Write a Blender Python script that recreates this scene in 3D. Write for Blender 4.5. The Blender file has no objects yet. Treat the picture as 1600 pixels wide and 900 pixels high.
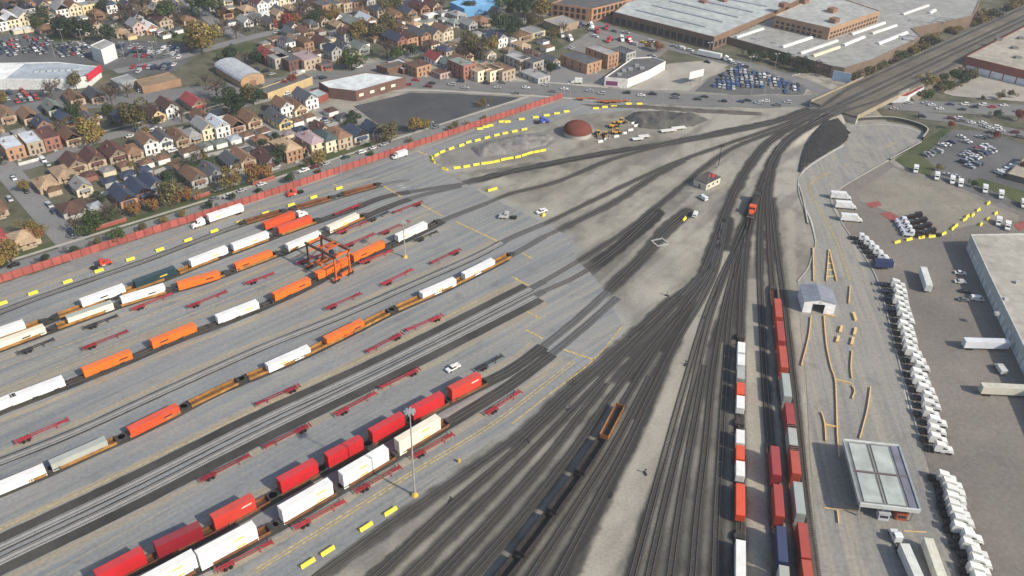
import bpy, math, random
import numpy as np
from mathutils import Vector, Matrix
R = math.radians
scene = bpy.context.scene
COL = scene.collection

# ------------------------------------------------------------------ camera
FPX, PITCH, ROLL, CAMH = 1354.0, R(34.0), R(1.48), 191.5
cam = bpy.data.cameras.new('camera'); camo = bpy.data.objects.new('camera', cam); COL.objects.link(camo)
cam.sensor_width = 36.0; cam.lens = 36.0*FPX/1600.0; cam.clip_start = 5.0; cam.clip_end = 9000.0
_c, _s, _ct, _st = math.cos(ROLL), math.sin(ROLL), math.cos(PITCH), math.sin(PITCH)
_r = Vector((_c, _s*_st, _s*_ct)); _u = Vector((-_s, _c*_st, _c*_ct)); _b = -Vector((0, _ct, -_st))
camo.matrix_world = Matrix(((_r.x,_u.x,_b.x,0),(_r.y,_u.y,_b.y,0),(_r.z,_u.z,_b.z,CAMH),(0,0,0,1)))
scene.camera = camo

# ------------------------------------------------------------------ sky, sun, exposure
SUN_AZ, SUN_EL = R(-32.0), R(36.0)          # direction TO the sun, angle in the XY plane
world = bpy.data.worlds.new('World'); scene.world = world; world.use_nodes = True
wn = world.node_tree.nodes; wl = world.node_tree.links
sky = wn.new('ShaderNodeTexSky'); sky.sky_type = 'NISHITA'; sky.sun_disc = False
sky.sun_elevation = SUN_EL; sky.sun_rotation = math.pi/2 - SUN_AZ
sky.air_density = 1.0; sky.dust_density = 2.0
bg = wn['Background']; bg.inputs['Strength'].default_value = 0.125
wl.new(sky.outputs[0], bg.inputs[0])
sd = bpy.data.lights.new('sun', 'SUN'); sd.energy = 3.9; sd.angle = R(1.2); sd.color = (1.0, 0.915, 0.78)
so = bpy.data.objects.new('sun', sd); COL.objects.link(so)
so.rotation_euler = Vector((math.cos(SUN_AZ)*math.cos(SUN_EL), math.sin(SUN_AZ)*math.cos(SUN_EL), math.sin(SUN_EL))).to_track_quat('Z','Y').to_euler()
scene.view_settings.view_transform = 'Standard'; scene.view_settings.look = 'None'
scene.view_settings.gamma = 1.0; scene.view_settings.exposure = 0.3; scene.view_settings.use_curve_mapping = False
scene.cycles.max_bounces = 4; scene.cycles.diffuse_bounces = 2; scene.cycles.glossy_bounces = 2
scene.cycles.transparent_max_bounces = 4; scene.cycles.caustics_reflective = False; scene.cycles.caustics_refractive = False

random.seed(11); rng = np.random.default_rng(5)
# ------------------------------------------------------------------ survey: photo pixel -> ground point
def G0(x, y, z=0.0):
    u = x-800.0; v = 450.0-y
    u, v = _c*u-_s*v, _s*u+_c*v
    dx, dy, dz = u, FPX*_ct+v*_st, -FPX*_st+v*_ct
    t = (CAMH-z)/-dz
    return (dx*t, dy*t)
# ground heights: the yard and streets are level, the street dips under the railway bridge
_ctrl = [(1330,165,-4.6),(1370,168,-4.6),(1420,162,-4.3),(1300,168,-4.6),(1262,155,-3.6),(1380,200,-4.2),(1340,195,-4.5),(1430,205,-4.2),(1480,165,-4.0),
 (1600,165,-3.6),(1540,190,-3.6),(1600,215,-3.2),(1400,225,-3.2),(1330,250,-1.8),(1290,270,-.8),(1270,290,0),(1268,330,0),(1400,255,-1.6),(1500,215,-3),(1560,240,-2),
 (1450,120,-4.5),(1520,110,-4.3),(1600,110,-4),(1400,135,-4.5),(1330,120,-4),(1400,90,-4),(1480,50,-4),(1560,20,-4),(1250,110,-2.5),(1180,130,-1.2),(1200,160,-1.8),(1100,155,0),(1120,180,0),(1000,160,0),
 (1180,190,0),(1080,110,0),(1150,90,-.6),(1300,80,-3),(1000,60,0),(1100,60,0),(1200,60,-1),(1300,20,-2),(900,100,0),(850,40,0),(1100,20,0),
 (1350,300,0),(1450,290,-.4),(1600,320,-.8),(1550,290,-1.2),(1500,350,0),(1600,400,0),(1400,400,0),(1300,400,0),(1200,250,0),(1100,250,0),(1000,300,0),(1500,500,0),(1200,400,0)]
CX, CY, CZ = [], [], []
for x, y, z in _ctrl:
    a = G0(x, y, z); CX.append(a[0]); CY.append(a[1]); CZ.append(z)
CX, CY, CZ = map(np.array, (CX, CY, CZ))
def hgt(X, Y):
    X = np.asarray(X, float); Y = np.asarray(Y, float)
    w = 1.0/((X[...,None]-CX)**2+(Y[...,None]-CY)**2+16.0)**2
    h = (w*CZ).sum(-1)/w.sum(-1)
    # fades out away from the underpass
    return np.where(np.abs(h) < .02, 0, h)*np.clip((X-60)/60, 0, 1)
def G(x, y, z=None, dz=0.0):
    """ground point under a photo pixel (z given: on that level)"""
    if z is not None:
        a = G0(x, y, z); return Vector((a[0], a[1], z))
    if x < 1000: a = G0(x, y, dz); return Vector((a[0], a[1], dz))
    h = 0.0
    for _ in range(12):
        a = G0(x, y, h+dz); h = .5*h+.5*float(hgt(a[0], a[1]))
    return Vector((a[0], a[1], h+dz))
YAW = R(42.0)                                   # the street grid
E1 = Vector((math.cos(YAW), math.sin(YAW), 0)); E2 = Vector((math.sin(YAW), -math.cos(YAW), 0))

# ------------------------------------------------------------------ materials
MATS = {}
def newmat(name):
    m = bpy.data.materials.new(name); m.use_nodes = True
    nt = m.node_tree; b = nt.nodes['Principled BSDF']; MATS[name] = m
    return m, nt, b
def N(nt, t, **k):
    n = nt.nodes.new(t)
    for a, v in k.items():
        if a in n.inputs: n.inputs[a].default_value = v
        else: setattr(n, a, v)
    return n
def mixc(nt, fac, a, b, mode='MIX'):
    n = nt.nodes.new('ShaderNodeMix'); n.data_type = 'RGBA'; n.blend_type = mode
    for s, v in ((n.inputs[0], fac), (n.inputs[6], a), (n.inputs[7], b)):
        if hasattr(v, 'links'): nt.links.new(v, s)
        elif isinstance(v, (tuple, list)): s.default_value = (*v, 1) if len(v) == 3 else v
        else: s.default_value = v
    return n.outputs[2]
def ramp(nt, src, a, b, va=0.0, vb=1.0):
    n = nt.nodes.new('ShaderNodeMapRange'); n.inputs[1].default_value = a; n.inputs[2].default_value = b
    n.inputs[3].default_value = va; n.inputs[4].default_value = vb; nt.links.new(src, n.inputs[0]); return n.outputs[0]
def wpos(nt, scale=(1,1,1), rot=0.0):
    g = nt.nodes.new('ShaderNodeNewGeometry'); m = nt.nodes.new('ShaderNodeMapping')
    m.inputs['Scale'].default_value = scale; 
    r = nt.nodes.new('ShaderNodeVectorRotate'); r.rotation_type = 'Z_AXIS'; r.inputs['Angle'].default_value = -rot
    nt.links.new(g.outputs['Position'], r.inputs['Vector']); nt.links.new(r.outputs[0], m.inputs[0]); return m.outputs[0]
def noise(nt, vec, scale, detail=4.0, rough=.6):
    n = nt.nodes.new('ShaderNodeTexNoise'); n.inputs['Scale'].default_value = scale; n.inputs['Detail'].default_value = detail
    n.inputs['Roughness'].default_value = rough; nt.links.new(vec, n.inputs['Vector']); return n.outputs[0]
def objmat(name, rough=.6, metal=0.0, var=.25, scale=.6, coat=0.0, spec=.4, big=.12):
    """takes its colour from the object's own colour, with dirt and wear"""
    m, nt, b = newmat(name); oi = nt.nodes.new('ShaderNodeObjectInfo'); p = wpos(nt)
    n1 = ramp(nt, noise(nt, p, scale, 5), .3, .7, 1-var, 1+var*.45)
    n2 = ramp(nt, noise(nt, p, big, 2), .3, .7, 1-var*.5, 1+var*.3)
    mm = nt.nodes.new('ShaderNodeMath'); mm.operation = 'MULTIPLY'; nt.links.new(n1, mm.inputs[0]); nt.links.new(n2, mm.inputs[1])
    cmb = nt.nodes.new('ShaderNodeCombineColor')
    for i in range(3): nt.links.new(mm.outputs[0], cmb.inputs[i])
    nt.links.new(mixc(nt, 1.0, oi.outputs['Color'], cmb.outputs[0], 'MULTIPLY'), b.inputs['Base Color'])
    b.inputs['Roughness'].default_value = rough; b.inputs['Metallic'].default_value = metal
    b.inputs['Coat Weight'].default_value = coat; b.inputs['Specular IOR Level'].default_value = spec
    return m
def flat(name, col, rough=.7, metal=0.0, var=.2, scale=.5):
    m, nt, b = newmat(name); p = wpos(nt)
    f = ramp(nt, noise(nt, p, scale, 5), .3, .7)
    nt.links.new(mixc(nt, f, tuple(c*(1-var) for c in col), tuple(c*(1+var*.6) for c in col)), b.inputs['Base Color'])
    b.inputs['Roughness'].default_value = rough; b.inputs['Metallic'].default_value = metal
    b.inputs['Specular IOR Level'].default_value = .3
    return m
def ground_mat(name, c0, c1, big=.03, fine=.8, streak=None, c2=None, stain=.0, rough=.9, bump=0.0):
    m, nt, b = newmat(name); p = wpos(nt)
    f = ramp(nt, noise(nt, p, big, 6, .65), .32, .68)
    c = mixc(nt, f, c0, c1)
    if streak is not None:                       # worn lanes running with the traffic
        ps = wpos(nt, (.008, .35, 1), streak)
        s = ramp(nt, noise(nt, ps, 1.0, 5, .7), .42, .7)
        c = mixc(nt, s, c, c2)
        ps2 = wpos(nt, (.012, .75, 1), streak)
        s2 = ramp(nt, noise(nt, ps2, 1.0, 3, .6), .5, .78, 0, .4)
        c = mixc(nt, s2, c, tuple(v*.62 for v in c0))
    if stain > 0:
        s = ramp(nt, noise(nt, p, .11, 7, .7), .56, .74, 0, stain)
        c = mixc(nt, s, c, tuple(v*.45 for v in c0))
    ff = ramp(nt, noise(nt, p, fine, 6, .75), .25, .75, .72, 1.22)
    cmb = nt.nodes.new('ShaderNodeCombineColor')
    for i in range(3): nt.links.new(ff, cmb.inputs[i])
    c = mixc(nt, 1.0, c, cmb.outputs[0], 'MULTIPLY')
    nt.links.new(c, b.inputs['Base Color']); b.inputs['Roughness'].default_value = rough; b.inputs['Specular IOR Level'].default_value = .2
    return m
objmat('paint', .55, var=.2); objmat('boxpaint', .5, var=.1, scale=.35); objmat('gloss', .3, var=.1, coat=.3, spec=.5); objmat('wall', .85, var=.28, scale=1.3, spec=.2)
objmat('roofing', .9, var=.3, scale=.9, spec=.15); objmat('metal', .45, .4, var=.25); objmat('membrane', .85, var=.28, scale=.22, spec=.2, big=.05)
objmat('rusty', .8, var=.5, scale=.5); objmat('barrier', .7, var=.12, scale=1.2)
flat('glass', (.035,.045,.055), .12, var=.4); flat('tyre', (.018,.018,.019), .9); flat('dark', (.035,.034,.033), .8)
flat('steel', (.22,.21,.20), .35, .6); flat('tie', (.085,.075,.064), .9, var=.35, scale=1.0); flat('tie_pale', (.38,.375,.36), .9, var=.25)
flat('bark', (.09,.07,.055), .9); flat('concrete', (.40,.385,.35), .85); flat('galvanised', (.42,.43,.43), .45, .3)
ground_mat('terrain', (.06,.07,.035), (.17,.155,.115), .07, .6, stain=.5)
ground_mat('yard_pave', (.165,.182,.198), (.262,.275,.28), .012, .9, streak=R(45), c2=(.33,.31,.262), stain=.5)
ground_mat('lane_tan', (.30,.265,.20), (.37,.33,.25), .03, .9, streak=R(45), c2=(.26,.245,.21), stain=.3); ground_mat('pale_ballast', (.25,.255,.25), (.36,.36,.35), .05, 1.5)
ground_mat('asphalt', (.095,.098,.10), (.15,.15,.148), .03, .9, stain=.35)
ground_mat('street_asphalt', (.15,.152,.155), (.215,.212,.205), .04, 1.0, streak=R(-4), c2=(.20,.195,.185), stain=.3)
ground_mat('side_street', (.19,.19,.19), (.25,.245,.235), .05, 1.0, stain=.25)
ground_mat('dark_asphalt', (.055,.058,.062), (.10,.10,.102), .035, .7, stain=.3)
ground_mat('gate_pave', (.215,.215,.205), (.285,.28,.262), .02, .8, streak=R(-97), c2=(.35,.325,.265), stain=.5)
ground_mat('lot_pave', (.155,.143,.125), (.235,.215,.188), .02, .7, stain=.4)
ground_mat('stained_slab', (.205,.19,.155), (.29,.27,.22), .06, .9, stain=.6)
ground_mat('slab', (.30,.285,.245), (.40,.375,.325), .05, .9, stain=.5)
ground_mat('lawn', (.045,.068,.026), (.105,.115,.05), .06, .9)
ground_mat('sidewalk', (.36,.345,.31), (.45,.43,.385), .1, 1.2, stain=.2)
ground_mat('ballast', (.035,.034,.032), (.085,.082,.074), .05, 1.5)
ground_mat('black_slope', (.02,.02,.021), (.045,.043,.042), .2, 1.5)
ground_mat('grey_gravel', (.17,.165,.155), (.26,.25,.23), .1, 1.2, stain=.3)
ground_mat('rubble_mat', (.14,.135,.13), (.27,.26,.245), .25, 1.4)
flat('line_yellow', (.52,.39,.15), .8, var=.55, scale=.9); flat('line_white', (.62,.62,.6), .8, var=.3, scale=.7)
m, nt, b = newmat('yard_ground'); at = nt.nodes.new('ShaderNodeAttribute'); at.attribute_name = 'soil'
p = wpos(nt); ff = ramp(nt, noise(nt, p, 1.1, 7, .75), .25, .75, .7, 1.25)
cmb = nt.nodes.new('ShaderNodeCombineColor')
for i in range(3): nt.links.new(ff, cmb.inputs[i])
nt.links.new(mixc(nt, 1.0, at.outputs['Color'], cmb.outputs[0], 'MULTIPLY'), b.inputs['Base Color']); b.inputs['Roughness'].default_value = .95; b.inputs['Specular IOR Level'].default_value = .15
m, nt, b = newmat('leaf'); oi = nt.nodes.new('ShaderNodeObjectInfo'); ge = nt.nodes.new('ShaderNodeNewGeometry')
v = ramp(nt, ge.outputs['Random Per Island'], 0, 1, .45, 1.5)
hs = nt.nodes.new('ShaderNodeHueSaturation'); nt.links.new(oi.outputs['Color'], hs.inputs['Color']); nt.links.new(v, hs.inputs['Value'])
h2 = ramp(nt, noise(nt, wpos(nt), .35, 2), .3, .7, .465, .535); nt.links.new(h2, hs.inputs['Hue'])
nt.links.new(hs.outputs[0], b.inputs['Base Color']); b.inputs['Roughness'].default_value = .8; b.inputs['Specular IOR Level'].default_value = .15

# ------------------------------------------------------------------ mesh helpers
class MB:
    def __init__(s): s.v = []; s.f = []
    def add(s, vs, fs):
        o = len(s.v); s.v += [tuple(p) for p in vs]; s.f += [tuple(i+o for i in f) for f in fs]; return s
    def box(s, x0, x1, y0, y1, z0, z1):
        return s.add([(x0,y0,z0),(x1,y0,z0),(x1,y1,z0),(x0,y1,z0),(x0,y0,z1),(x1,y0,z1),(x1,y1,z1),(x0,y1,z1)],
                     [(3,2,1,0),(4,5,6,7),(0,1,5,4),(1,2,6,5),(2,3,7,6),(3,0,4,7)])
    def cbox(s, x, y, z, lx, ly, lz): return s.box(x-lx/2, x+lx/2, y-ly/2, y+ly/2, z, z+lz)
    def prism(s, pts, z0, z1, cap0=True):       # pts counter-clockwise; z0/z1 numbers or lists
        n = len(pts); a = z0 if isinstance(z0, (list, tuple)) else [z0]*n; c = z1 if isinstance(z1, (list, tuple)) else [z1]*n
        vs = [(p[0],p[1],a[i]) for i, p in enumerate(pts)]+[(p[0],p[1],c[i]) for i, p in enumerate(pts)]
        fs = [(i,(i+1)%n,n+(i+1)%n,n+i) for i in range(n)]+[tuple(range(n,2*n))]
        if cap0: fs.append(tuple(range(n-1,-1,-1)))
        return s.add(vs, fs)
    def xprof(s, prof, x0, x1):                  # profile in (y,z), extruded along x
        n = len(prof); vs = [(x0,y,z) for y, z in prof]+[(x1,y,z) for y, z in prof]
        return s.add(vs, [(i,n+i,n+(i+1)%n,(i+1)%n) for i in range(n)]+[tuple(range(n)), tuple(range(2*n-1,n-1,-1))])
    def yprof(s, prof, y0, y1, taper=0.0):       # profile in (x,z), extruded along y
        n = len(prof); vs = [(x,y0,z) for x, z in prof]+[(x,y1,z) for x, z in prof]
        return s.add(vs, [((i+1)%n,n+(i+1)%n,n+i,i) for i in range(n)]+[tuple(range(n-1,-1,-1)), tuple(range(n,2*n))])
    def cyl(s, x, y, z0, z1, r0, r1=None, n=8, ax='z'):
        r1 = r0 if r1 is None else r1; vs = []
        for z, r in ((z0,r0),(z1,r1)):
            for i in range(n):
                a = 2*math.pi*i/n; p, q = r*math.cos(a), r*math.sin(a)
                vs.append((x+p,y+q,z) if ax == 'z' else ((x+p,z,y+q) if ax == 'y' else (z,x+p,y+q)))
        return s.add(vs, [(i,(i+1)%n,n+(i+1)%n,n+i) for i in range(n)]+[tuple(range(n-1,-1,-1)), tuple(range(n,2*n))])
    def bar(s, a, b, w, h=None):
        a, b = Vector(a), Vector(b); d = (b-a).normalized(); h = w if h is None else h
        t = Vector((0,0,1)) if abs(d.z) < .9 else Vector((1,0,0))
        x = d.cross(t).normalized()*w/2; y = x.cross(d).normalized()*h/2
        vs = [a-x-y,a+x-y,a+x+y,a-x+y,b-x-y,b+x-y,b+x+y,b-x+y]
        return s.add(vs, [(3,2,1,0),(4,5,6,7),(0,1,5,4),(1,2,6,5),(2,3,7,6),(3,0,4,7)])
    def mesh(s, name, mat):
        me = bpy.data.meshes.new(name); me.from_pydata(s.v, [], s.f); me.materials.append(MATS[mat]); return me
    def build(s, name, mat, parent=None, color=None, loc=None, yaw=0.0, **k):
        return put(name, s.mesh(name, mat), parent, color, loc, yaw, **k)
CACHE = {}
def cached(key, fn, name, mat):
    if key not in CACHE: CACHE[key] = fn().mesh(name, mat)
    return CACHE[key]
def put(name, me, parent=None, color=None, loc=None, yaw=0.0, scale=None, **props):
    o = bpy.data.objects.new(name, me); COL.objects.link(o)
    if color is not None: o.color = (*color[:3], 1.0)
    if loc is not None: o.location = loc
    if yaw: o.rotation_euler = (0, 0, yaw)
    if scale is not None: o.scale = scale
    if parent is not None: o.parent = parent
    for a, v in props.items(): o[a] = v
    return o
def thing(name, label, cat, loc, yaw=0.0, group=None):
    o = bpy.data.objects.new(name, None); COL.objects.link(o); o.location = loc; o.rotation_euler = (0, 0, yaw)
    o['label'] = label; o['category'] = cat
    if group: o['group'] = group
    return o
def clone(root, loc, yaw, label=None, colors=None, group=None):
    r = root.copy(); COL.objects.link(r); r.location = loc; r.rotation_euler = (0, 0, yaw)
    if label: r['label'] = label
    if group: r['group'] = group
    for ch in root.children:
        c = ch.copy(); COL.objects.link(c); c.parent = r
        if colors and c.name.split('.')[0] in colors: c.color = (*colors[c.name.split('.')[0]], 1)
        for g in ch.children:
            d = g.copy(); COL.objects.link(d); d.parent = c
            if colors and d.name.split('.')[0] in colors: d.color = (*colors[d.name.split('.')[0]], 1)
    return r
def tint(c, a=.85, b=1.1):
    f = random.uniform(a, b); return tuple(v*f for v in c)
def area2(p): return sum(p[i][0]*p[(i+1)%len(p)][1]-p[(i+1)%len(p)][0]*p[i][1] for i in range(len(p)))
from mathutils.geometry import tessellate_polygon
def sheet(name, pix, mat, z=.01, kind='structure', world_pts=False, step=None, parent=None, jit=0.0, **props):
    """a thin ground sheet; pix in photo pixels"""
    P = [Vector(p) for p in pix] if world_pts else [G(x, y) for x, y in pix]
    if step:
        Q = []
        for i, a in enumerate(P):
            b = P[(i+1)%len(P)]; n = max(1, int((b-a).length/step))
            for k in range(n): Q.append(a.lerp(b, k/n))
        P = [q+Vector((random.uniform(-jit,jit),random.uniform(-jit,jit),0)) for q in Q]
    if area2(P) < 0: P = P[::-1]
    V = [(p.x, p.y, p.z+z) for p in P]
    T = tessellate_polygon([[Vector((p.x, p.y, 0)) for p in P]])
    F = []
    for t in T:
        a, b, c = (P[i] for i in t); F.append(t if (b-a).xy.cross((c-a).xy) > 0 else t[::-1])
    m = MB(); m.add(V, F); o = m.build(name, mat, parent)
    if parent is None: o['kind'] = kind
    for a, v in props.items(): o[a] = v
    return o
def smooth(pts, step=4.0):
    """Catmull-Rom through world points, resampled"""
    P = [Vector(p) for p in pts]; P = [2*P[0]-P[1]]+P+[2*P[-1]-P[-2]]; out = []
    for i in range(1, len(P)-2):
        n = max(2, int((P[i+1]-P[i]).length/step))
        for k in range(n):
            t = k/n; a, b, c, d = P[i-1], P[i], P[i+1], P[i+2]
            out.append(.5*((2*b)+(c-a)*t+(2*a-5*b+4*c-d)*t*t+(3*b-a-3*c+d)*t*t*t))
    out.append(P[-2]); return out
def normals(L):
    out = []
    for i in range(len(L)):
        d = (L[min(i+1,len(L)-1)]-L[max(i-1,0)]); d.z = 0; d.normalize(); out.append(Vector((-d.y, d.x, 0)))
    return out
def ribbon(mb, L, o0, o1, z0=0.0, jit=0.0):
    Nn = normals(L); vs = []
    for p, n in zip(L, Nn):
        a = o0+random.uniform(-jit, jit); c = o1+random.uniform(-jit, jit)
        vs += [p+n*a+Vector((0,0,z0)), p+n*c+Vector((0,0,z0))]
    # n points left of travel: o0 < o1
    return mb.add(vs, [(2*i, 2*i+2, 2*i+3, 2*i+1) for i in range(len(L)-1)])
def strip(name, pix, w, mat, z=.015, kind='structure', step=6.0, parent=None, **props):
    L = smooth([G(x, y) for x, y in pix], step); m = MB(); Nn = normals(L); K = 7; vs = []
    for p, n in zip(L, Nn):
        for k in range(K):
            q = p+n*(-w/2+w*k/(K-1)); vs.append((q.x, q.y, float(hgt(q.x, q.y))+z))
    m.add(vs, [(K*i+k, K*(i+1)+k, K*(i+1)+k+1, K*i+k+1) for i in range(len(L)-1) for k in range(K-1)]); o = m.build(name, mat, parent)
    if parent is None: o['kind'] = kind
    for a, v in props.items(): o[a] = v
    return o
def ext_bar(mb, L, off, w, h, z):
    """a rail or kerb swept along a line"""
    Nn = normals(L); vs = []
    for p, n in zip(L, Nn):
        for a, c in ((off-w/2, z), (off+w/2, z), (off+w/2, z+h), (off-w/2, z+h)): vs.append(p+n*a+Vector((0,0,c)))
    fs = []
    for i in range(len(L)-1):
        a, c = 4*i, 4*i+4
        fs += [(a+1,c+1,c+2,a+2),(a+2,c+2,c+3,a+3),(a+3,c+3,c,a)]
    return mb.add(vs, fs)
# ================================================================== GROUND AND TRACKS
tn = MB(); tn.add([(-4000,-1500,-7),(4000,-1500,-7),(4000,5000,-7),(-4000,5000,-7)], [(0,1,2,3)])
tn.build('terrain', 'terrain', kind='structure', label='open ground stretching beyond the city')

# tracks: photo-pixel centre lines, darkness of the bed, half width of the bed
TRACKS = {
 'T1': [(-60,512),(0,488),(75,460),(225,408),(372,353),(480,322),(597,289),(640,282)],
 'T2': [(-60,550),(0,529),(60,508),(165,469),(265,433),(330,407),(395,383),(462,358),(540,331),(600,308),(660,297),(720,288)],
 'T3': [(-60,568),(0,546),(95,511),(146,493),(227,465),(313,443),(400,411),(478,381),(538,353),(610,322),(660,305),(720,291)],
 'T4': [(-60,668),(0,642),(63,618),(172,575),(276,531),(375,494),(459,458),(525,424),(583,396),(650,366),(700,341),(760,318)],
 'T5a': [(-60,792),(25,760),(125,716),(240,664),(345,610),(450,567),(540,524),(615,486),(688,455),(752,424),(800,399),(850,370)],
 'T5b': [(-60,744),(0,722),(120,674),(260,610),(400,547),(530,495),(650,442),(740,402),(800,371),(850,350)],
 'T6': [(-60,886),(0,855),(200,760),(400,660),(600,567),(800,466),(850,440)],
 'T7': [(-60,912),(0,878),(200,782),(400,680),(600,583),(800,482),(850,455)],
 'T8': [(100,950),(195,897),(283,856),(368,812),(468,755),(540,717),(607,679),(670,645),(728,614),(800,577),(857,535),(900,500),(950,455)],
 'T9': [(170,965),(268,908),(355,866),(480,795),(570,741),(655,690),(720,650),(800,600),(870,547),(920,505),(965,465)],
 'K1': [(720,288),(800,268),(930,242),(1040,224),(1130,206),(1215,188),(1262,170)],
 'K2': [(760,318),(800,302),(870,284),(950,251),(1030,229),(1120,212),(1210,192),(1275,170)],
 'K3': [(850,350),(880,336),(975,290),(1050,256),(1130,227),(1220,196),(1280,171)],
 'K3b': [(850,370),(880,356),(960,316),(1020,277),(1065,252)],
 'K4': [(850,440),(925,395),(985,356),(1040,312),(1100,262),(1150,229),(1225,200),(1287,172)],
 'K4b': [(850,455),(905,430),(965,388),(1025,332)],
 'K5': [(950,455),(1000,405),(1040,360),(1075,330)],
 'D1': [(440,940),(500,898),(650,793),(800,690),(880,617),(950,557),(1045,475),(1088,440),(1112,392),(1132,335),(1151,292),(1172,256),(1196,226),(1235,199),(1290,170)],
 'D2': [(540,945),(590,900),(700,795),(800,708),(900,612),(980,540),(1055,468),(1098,425),(1122,370)],
 'D3': [(595,945),(640,900),(740,800),(830,708),(915,620),(1000,530),(1067,463),(1104,420),(1126,362)],
 'D4': [(645,945),(688,900),(785,795),(855,715),(905,650),(948,598)],
 'D7': [(800,945),(832,898),(905,785),(955,705),(990,640),(1016,588)],
 'C3': [(1042,950),(1047,900),(1061,800),(1076,710),(1089,640),(1102,570)],
 'D5': [(695,945),(733,900),(825,795),(895,705),(955,620),(1022,535),(1079,465),(1112,416),(1130,350)],
 'D6': [(752,945),(790,900),(880,780),(940,692),(985,610),(1040,525),(1086,463),(1116,414),(1131,348)],
 'D8': [(845,945),(872,898),(932,785),(975,705),(1020,610),(1060,530),(1098,466),(1121,414),(1134,342)],
 'C1': [(975,950),(988,900),(1015,800),(1042,700),(1070,600),(1100,500),(1126,435),(1148,390),(1168,345),(1187,298)],
 'C2': [(1008,950),(1014,900),(1036,800),(1060,700),(1084,600),(1108,500),(1131,435),(1152,385),(1170,340)],
 'C4': [(1080,950),(1082,900),(1090,800),(1102,700),(1112,600),(1128,500),(1143,435),(1158,385),(1174,335)],
 'C5': [(1116,950),(1117,900),(1120,800),(1126,700),(1132,600),(1140,500),(1150,430),(1163,370),(1186,300)],
 'C6': [(1153,960),(1154,900),(1154,800),(1154,700),(1155,600),(1157,520),(1160,440),(1168,360),(1186,300),(1212,240),(1248,206),(1300,174)],
 'R1': [(1221,960),(1218,900),(1210,780),(1204,700),(1197,620),(1190,500),(1187,430),(1188,360),(1193,305),(1207,250),(1232,215),(1275,188),(1322,165)],
 'R2': [(1262,960),(1254,900),(1241,780),(1232,690),(1222,600),(1212,500),(1205,420),(1201,350),(1201,300),(1212,250),(1237,217),(1280,190),(1326,168)],
 'R3': [(1283,960),(1276,900),(1260,780),(1250,690),(1240,600),(1229,500),(1220,430),(1212,370),(1206,310)],
}
DARK = {'K1':(1.0,2.6),'K2':(.7,1.5),'K3':(.7,1.5),'K3b':(.8,2.4),'K4':(.75,1.9),'K4b':(1.0,4.0),'K5':(.9,3.4),'D1':(.92,2.7),'D2':(.88,1.9),'D3':(.85,1.6),'D5':(.85,1.7),'D4':(.85,1.3),'D7':(.9,1.5),'C3':(.85,1.4),
 'D6':(1.0,2.7),'D8':(.97,3.4),'C1':(.95,2.6),'C2':(.9,2.2),'C4':(.9,2.2),'C5':(.85,1.9),'C6':(1.0,2.3),'R1':(.95,1.8),'R2':(.95,1.8),'R3':(.9,1.7)}
TL = {}
for k, pts in TRACKS.items(): TL[k] = smooth([G(x, y, 0.0) for x, y in pts], 3.0)

# --- ground of the yard: gravel, cinders and ballast follow the tracks
def fbm(X, Y, sc, oct=4, seed=0):
    r = np.random.default_rng(seed); out = np.zeros_like(X); amp = 1.0; tot = 0
    for o in range(oct):
        n = 64; tab = r.random((n, n)); x = X*sc+r.random()*50; y = Y*sc+r.random()*50
        xi = np.floor(x).astype(int); yi = np.floor(y).astype(int); fx = x-xi; fy = y-yi
        fx = fx*fx*(3-2*fx); fy = fy*fy*(3-2*fy)
        a = tab[xi%n, yi%n]; b_ = tab[(xi+1)%n, yi%n]; c = tab[xi%n, (yi+1)%n]; d = tab[(xi+1)%n, (yi+1)%n]
        out += amp*((a*(1-fx)+b_*fx)*(1-fy)+(c*(1-fx)+d*fx)*fy); tot += amp; amp *= .55; sc *= 2.1
    return out/tot
def sstep(a, b, x): t = np.clip((x-a)/(b-a), 0, 1); return t*t*(3-2*t)
RES = .85; GX0, GX1, GY0, GY1 = -140.0, 215.0, 118.0, 545.0
nx = int((GX1-GX0)/RES)+1; ny = int((GY1-GY0)/RES)+1
gx = GX0+np.arange(nx)*RES; gy = GY0+np.arange(ny)*RES
XX, YY = np.meshgrid(gx, gy, indexing='ij')
def dist_field(L, reach):
    D = np.full(XX.shape, 1e3)
    for a, b_ in zip(L[:-1], L[1:]):
        i0 = max(0, int((min(a.x,b_.x)-reach-GX0)/RES)); i1 = min(nx, int((max(a.x,b_.x)+reach-GX0)/RES)+2)
        j0 = max(0, int((min(a.y,b_.y)-reach-GY0)/RES)); j1 = min(ny, int((max(a.y,b_.y)+reach-GY0)/RES)+2)
        if i0 >= i1 or j0 >= j1: continue
        x = XX[i0:i1,j0:j1]; y = YY[i0:i1,j0:j1]; dx, dy = b_.x-a.x, b_.y-a.y
        t = np.clip(((x-a.x)*dx+(y-a.y)*dy)/(dx*dx+dy*dy+1e-9), 0, 1)
        D[i0:i1,j0:j1] = np.minimum(D[i0:i1,j0:j1], np.hypot(x-a.x-t*dx, y-a.y-t*dy))
    return D
n1 = fbm(XX, YY, .05, 5, 1); n2 = fbm(XX, YY, .22, 4, 2); n3 = fbm(XX, YY, .02, 4, 3)
tan_a = np.array((.35,.332,.285)); tan_b = np.array((.27,.258,.225)); cinder = np.array((.036,.035,.033)); earth = np.array((.17,.155,.125))
mixv = sstep(.35,.65,n1)[...,None]; soil = tan_a*(1-mixv)+tan_b*mixv
mixv = (sstep(.5,.72,n3)*.55+sstep(.55,.75,n2)*.35)[...,None].clip(0,1); soil = soil*(1-mixv)+earth*mixv
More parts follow.
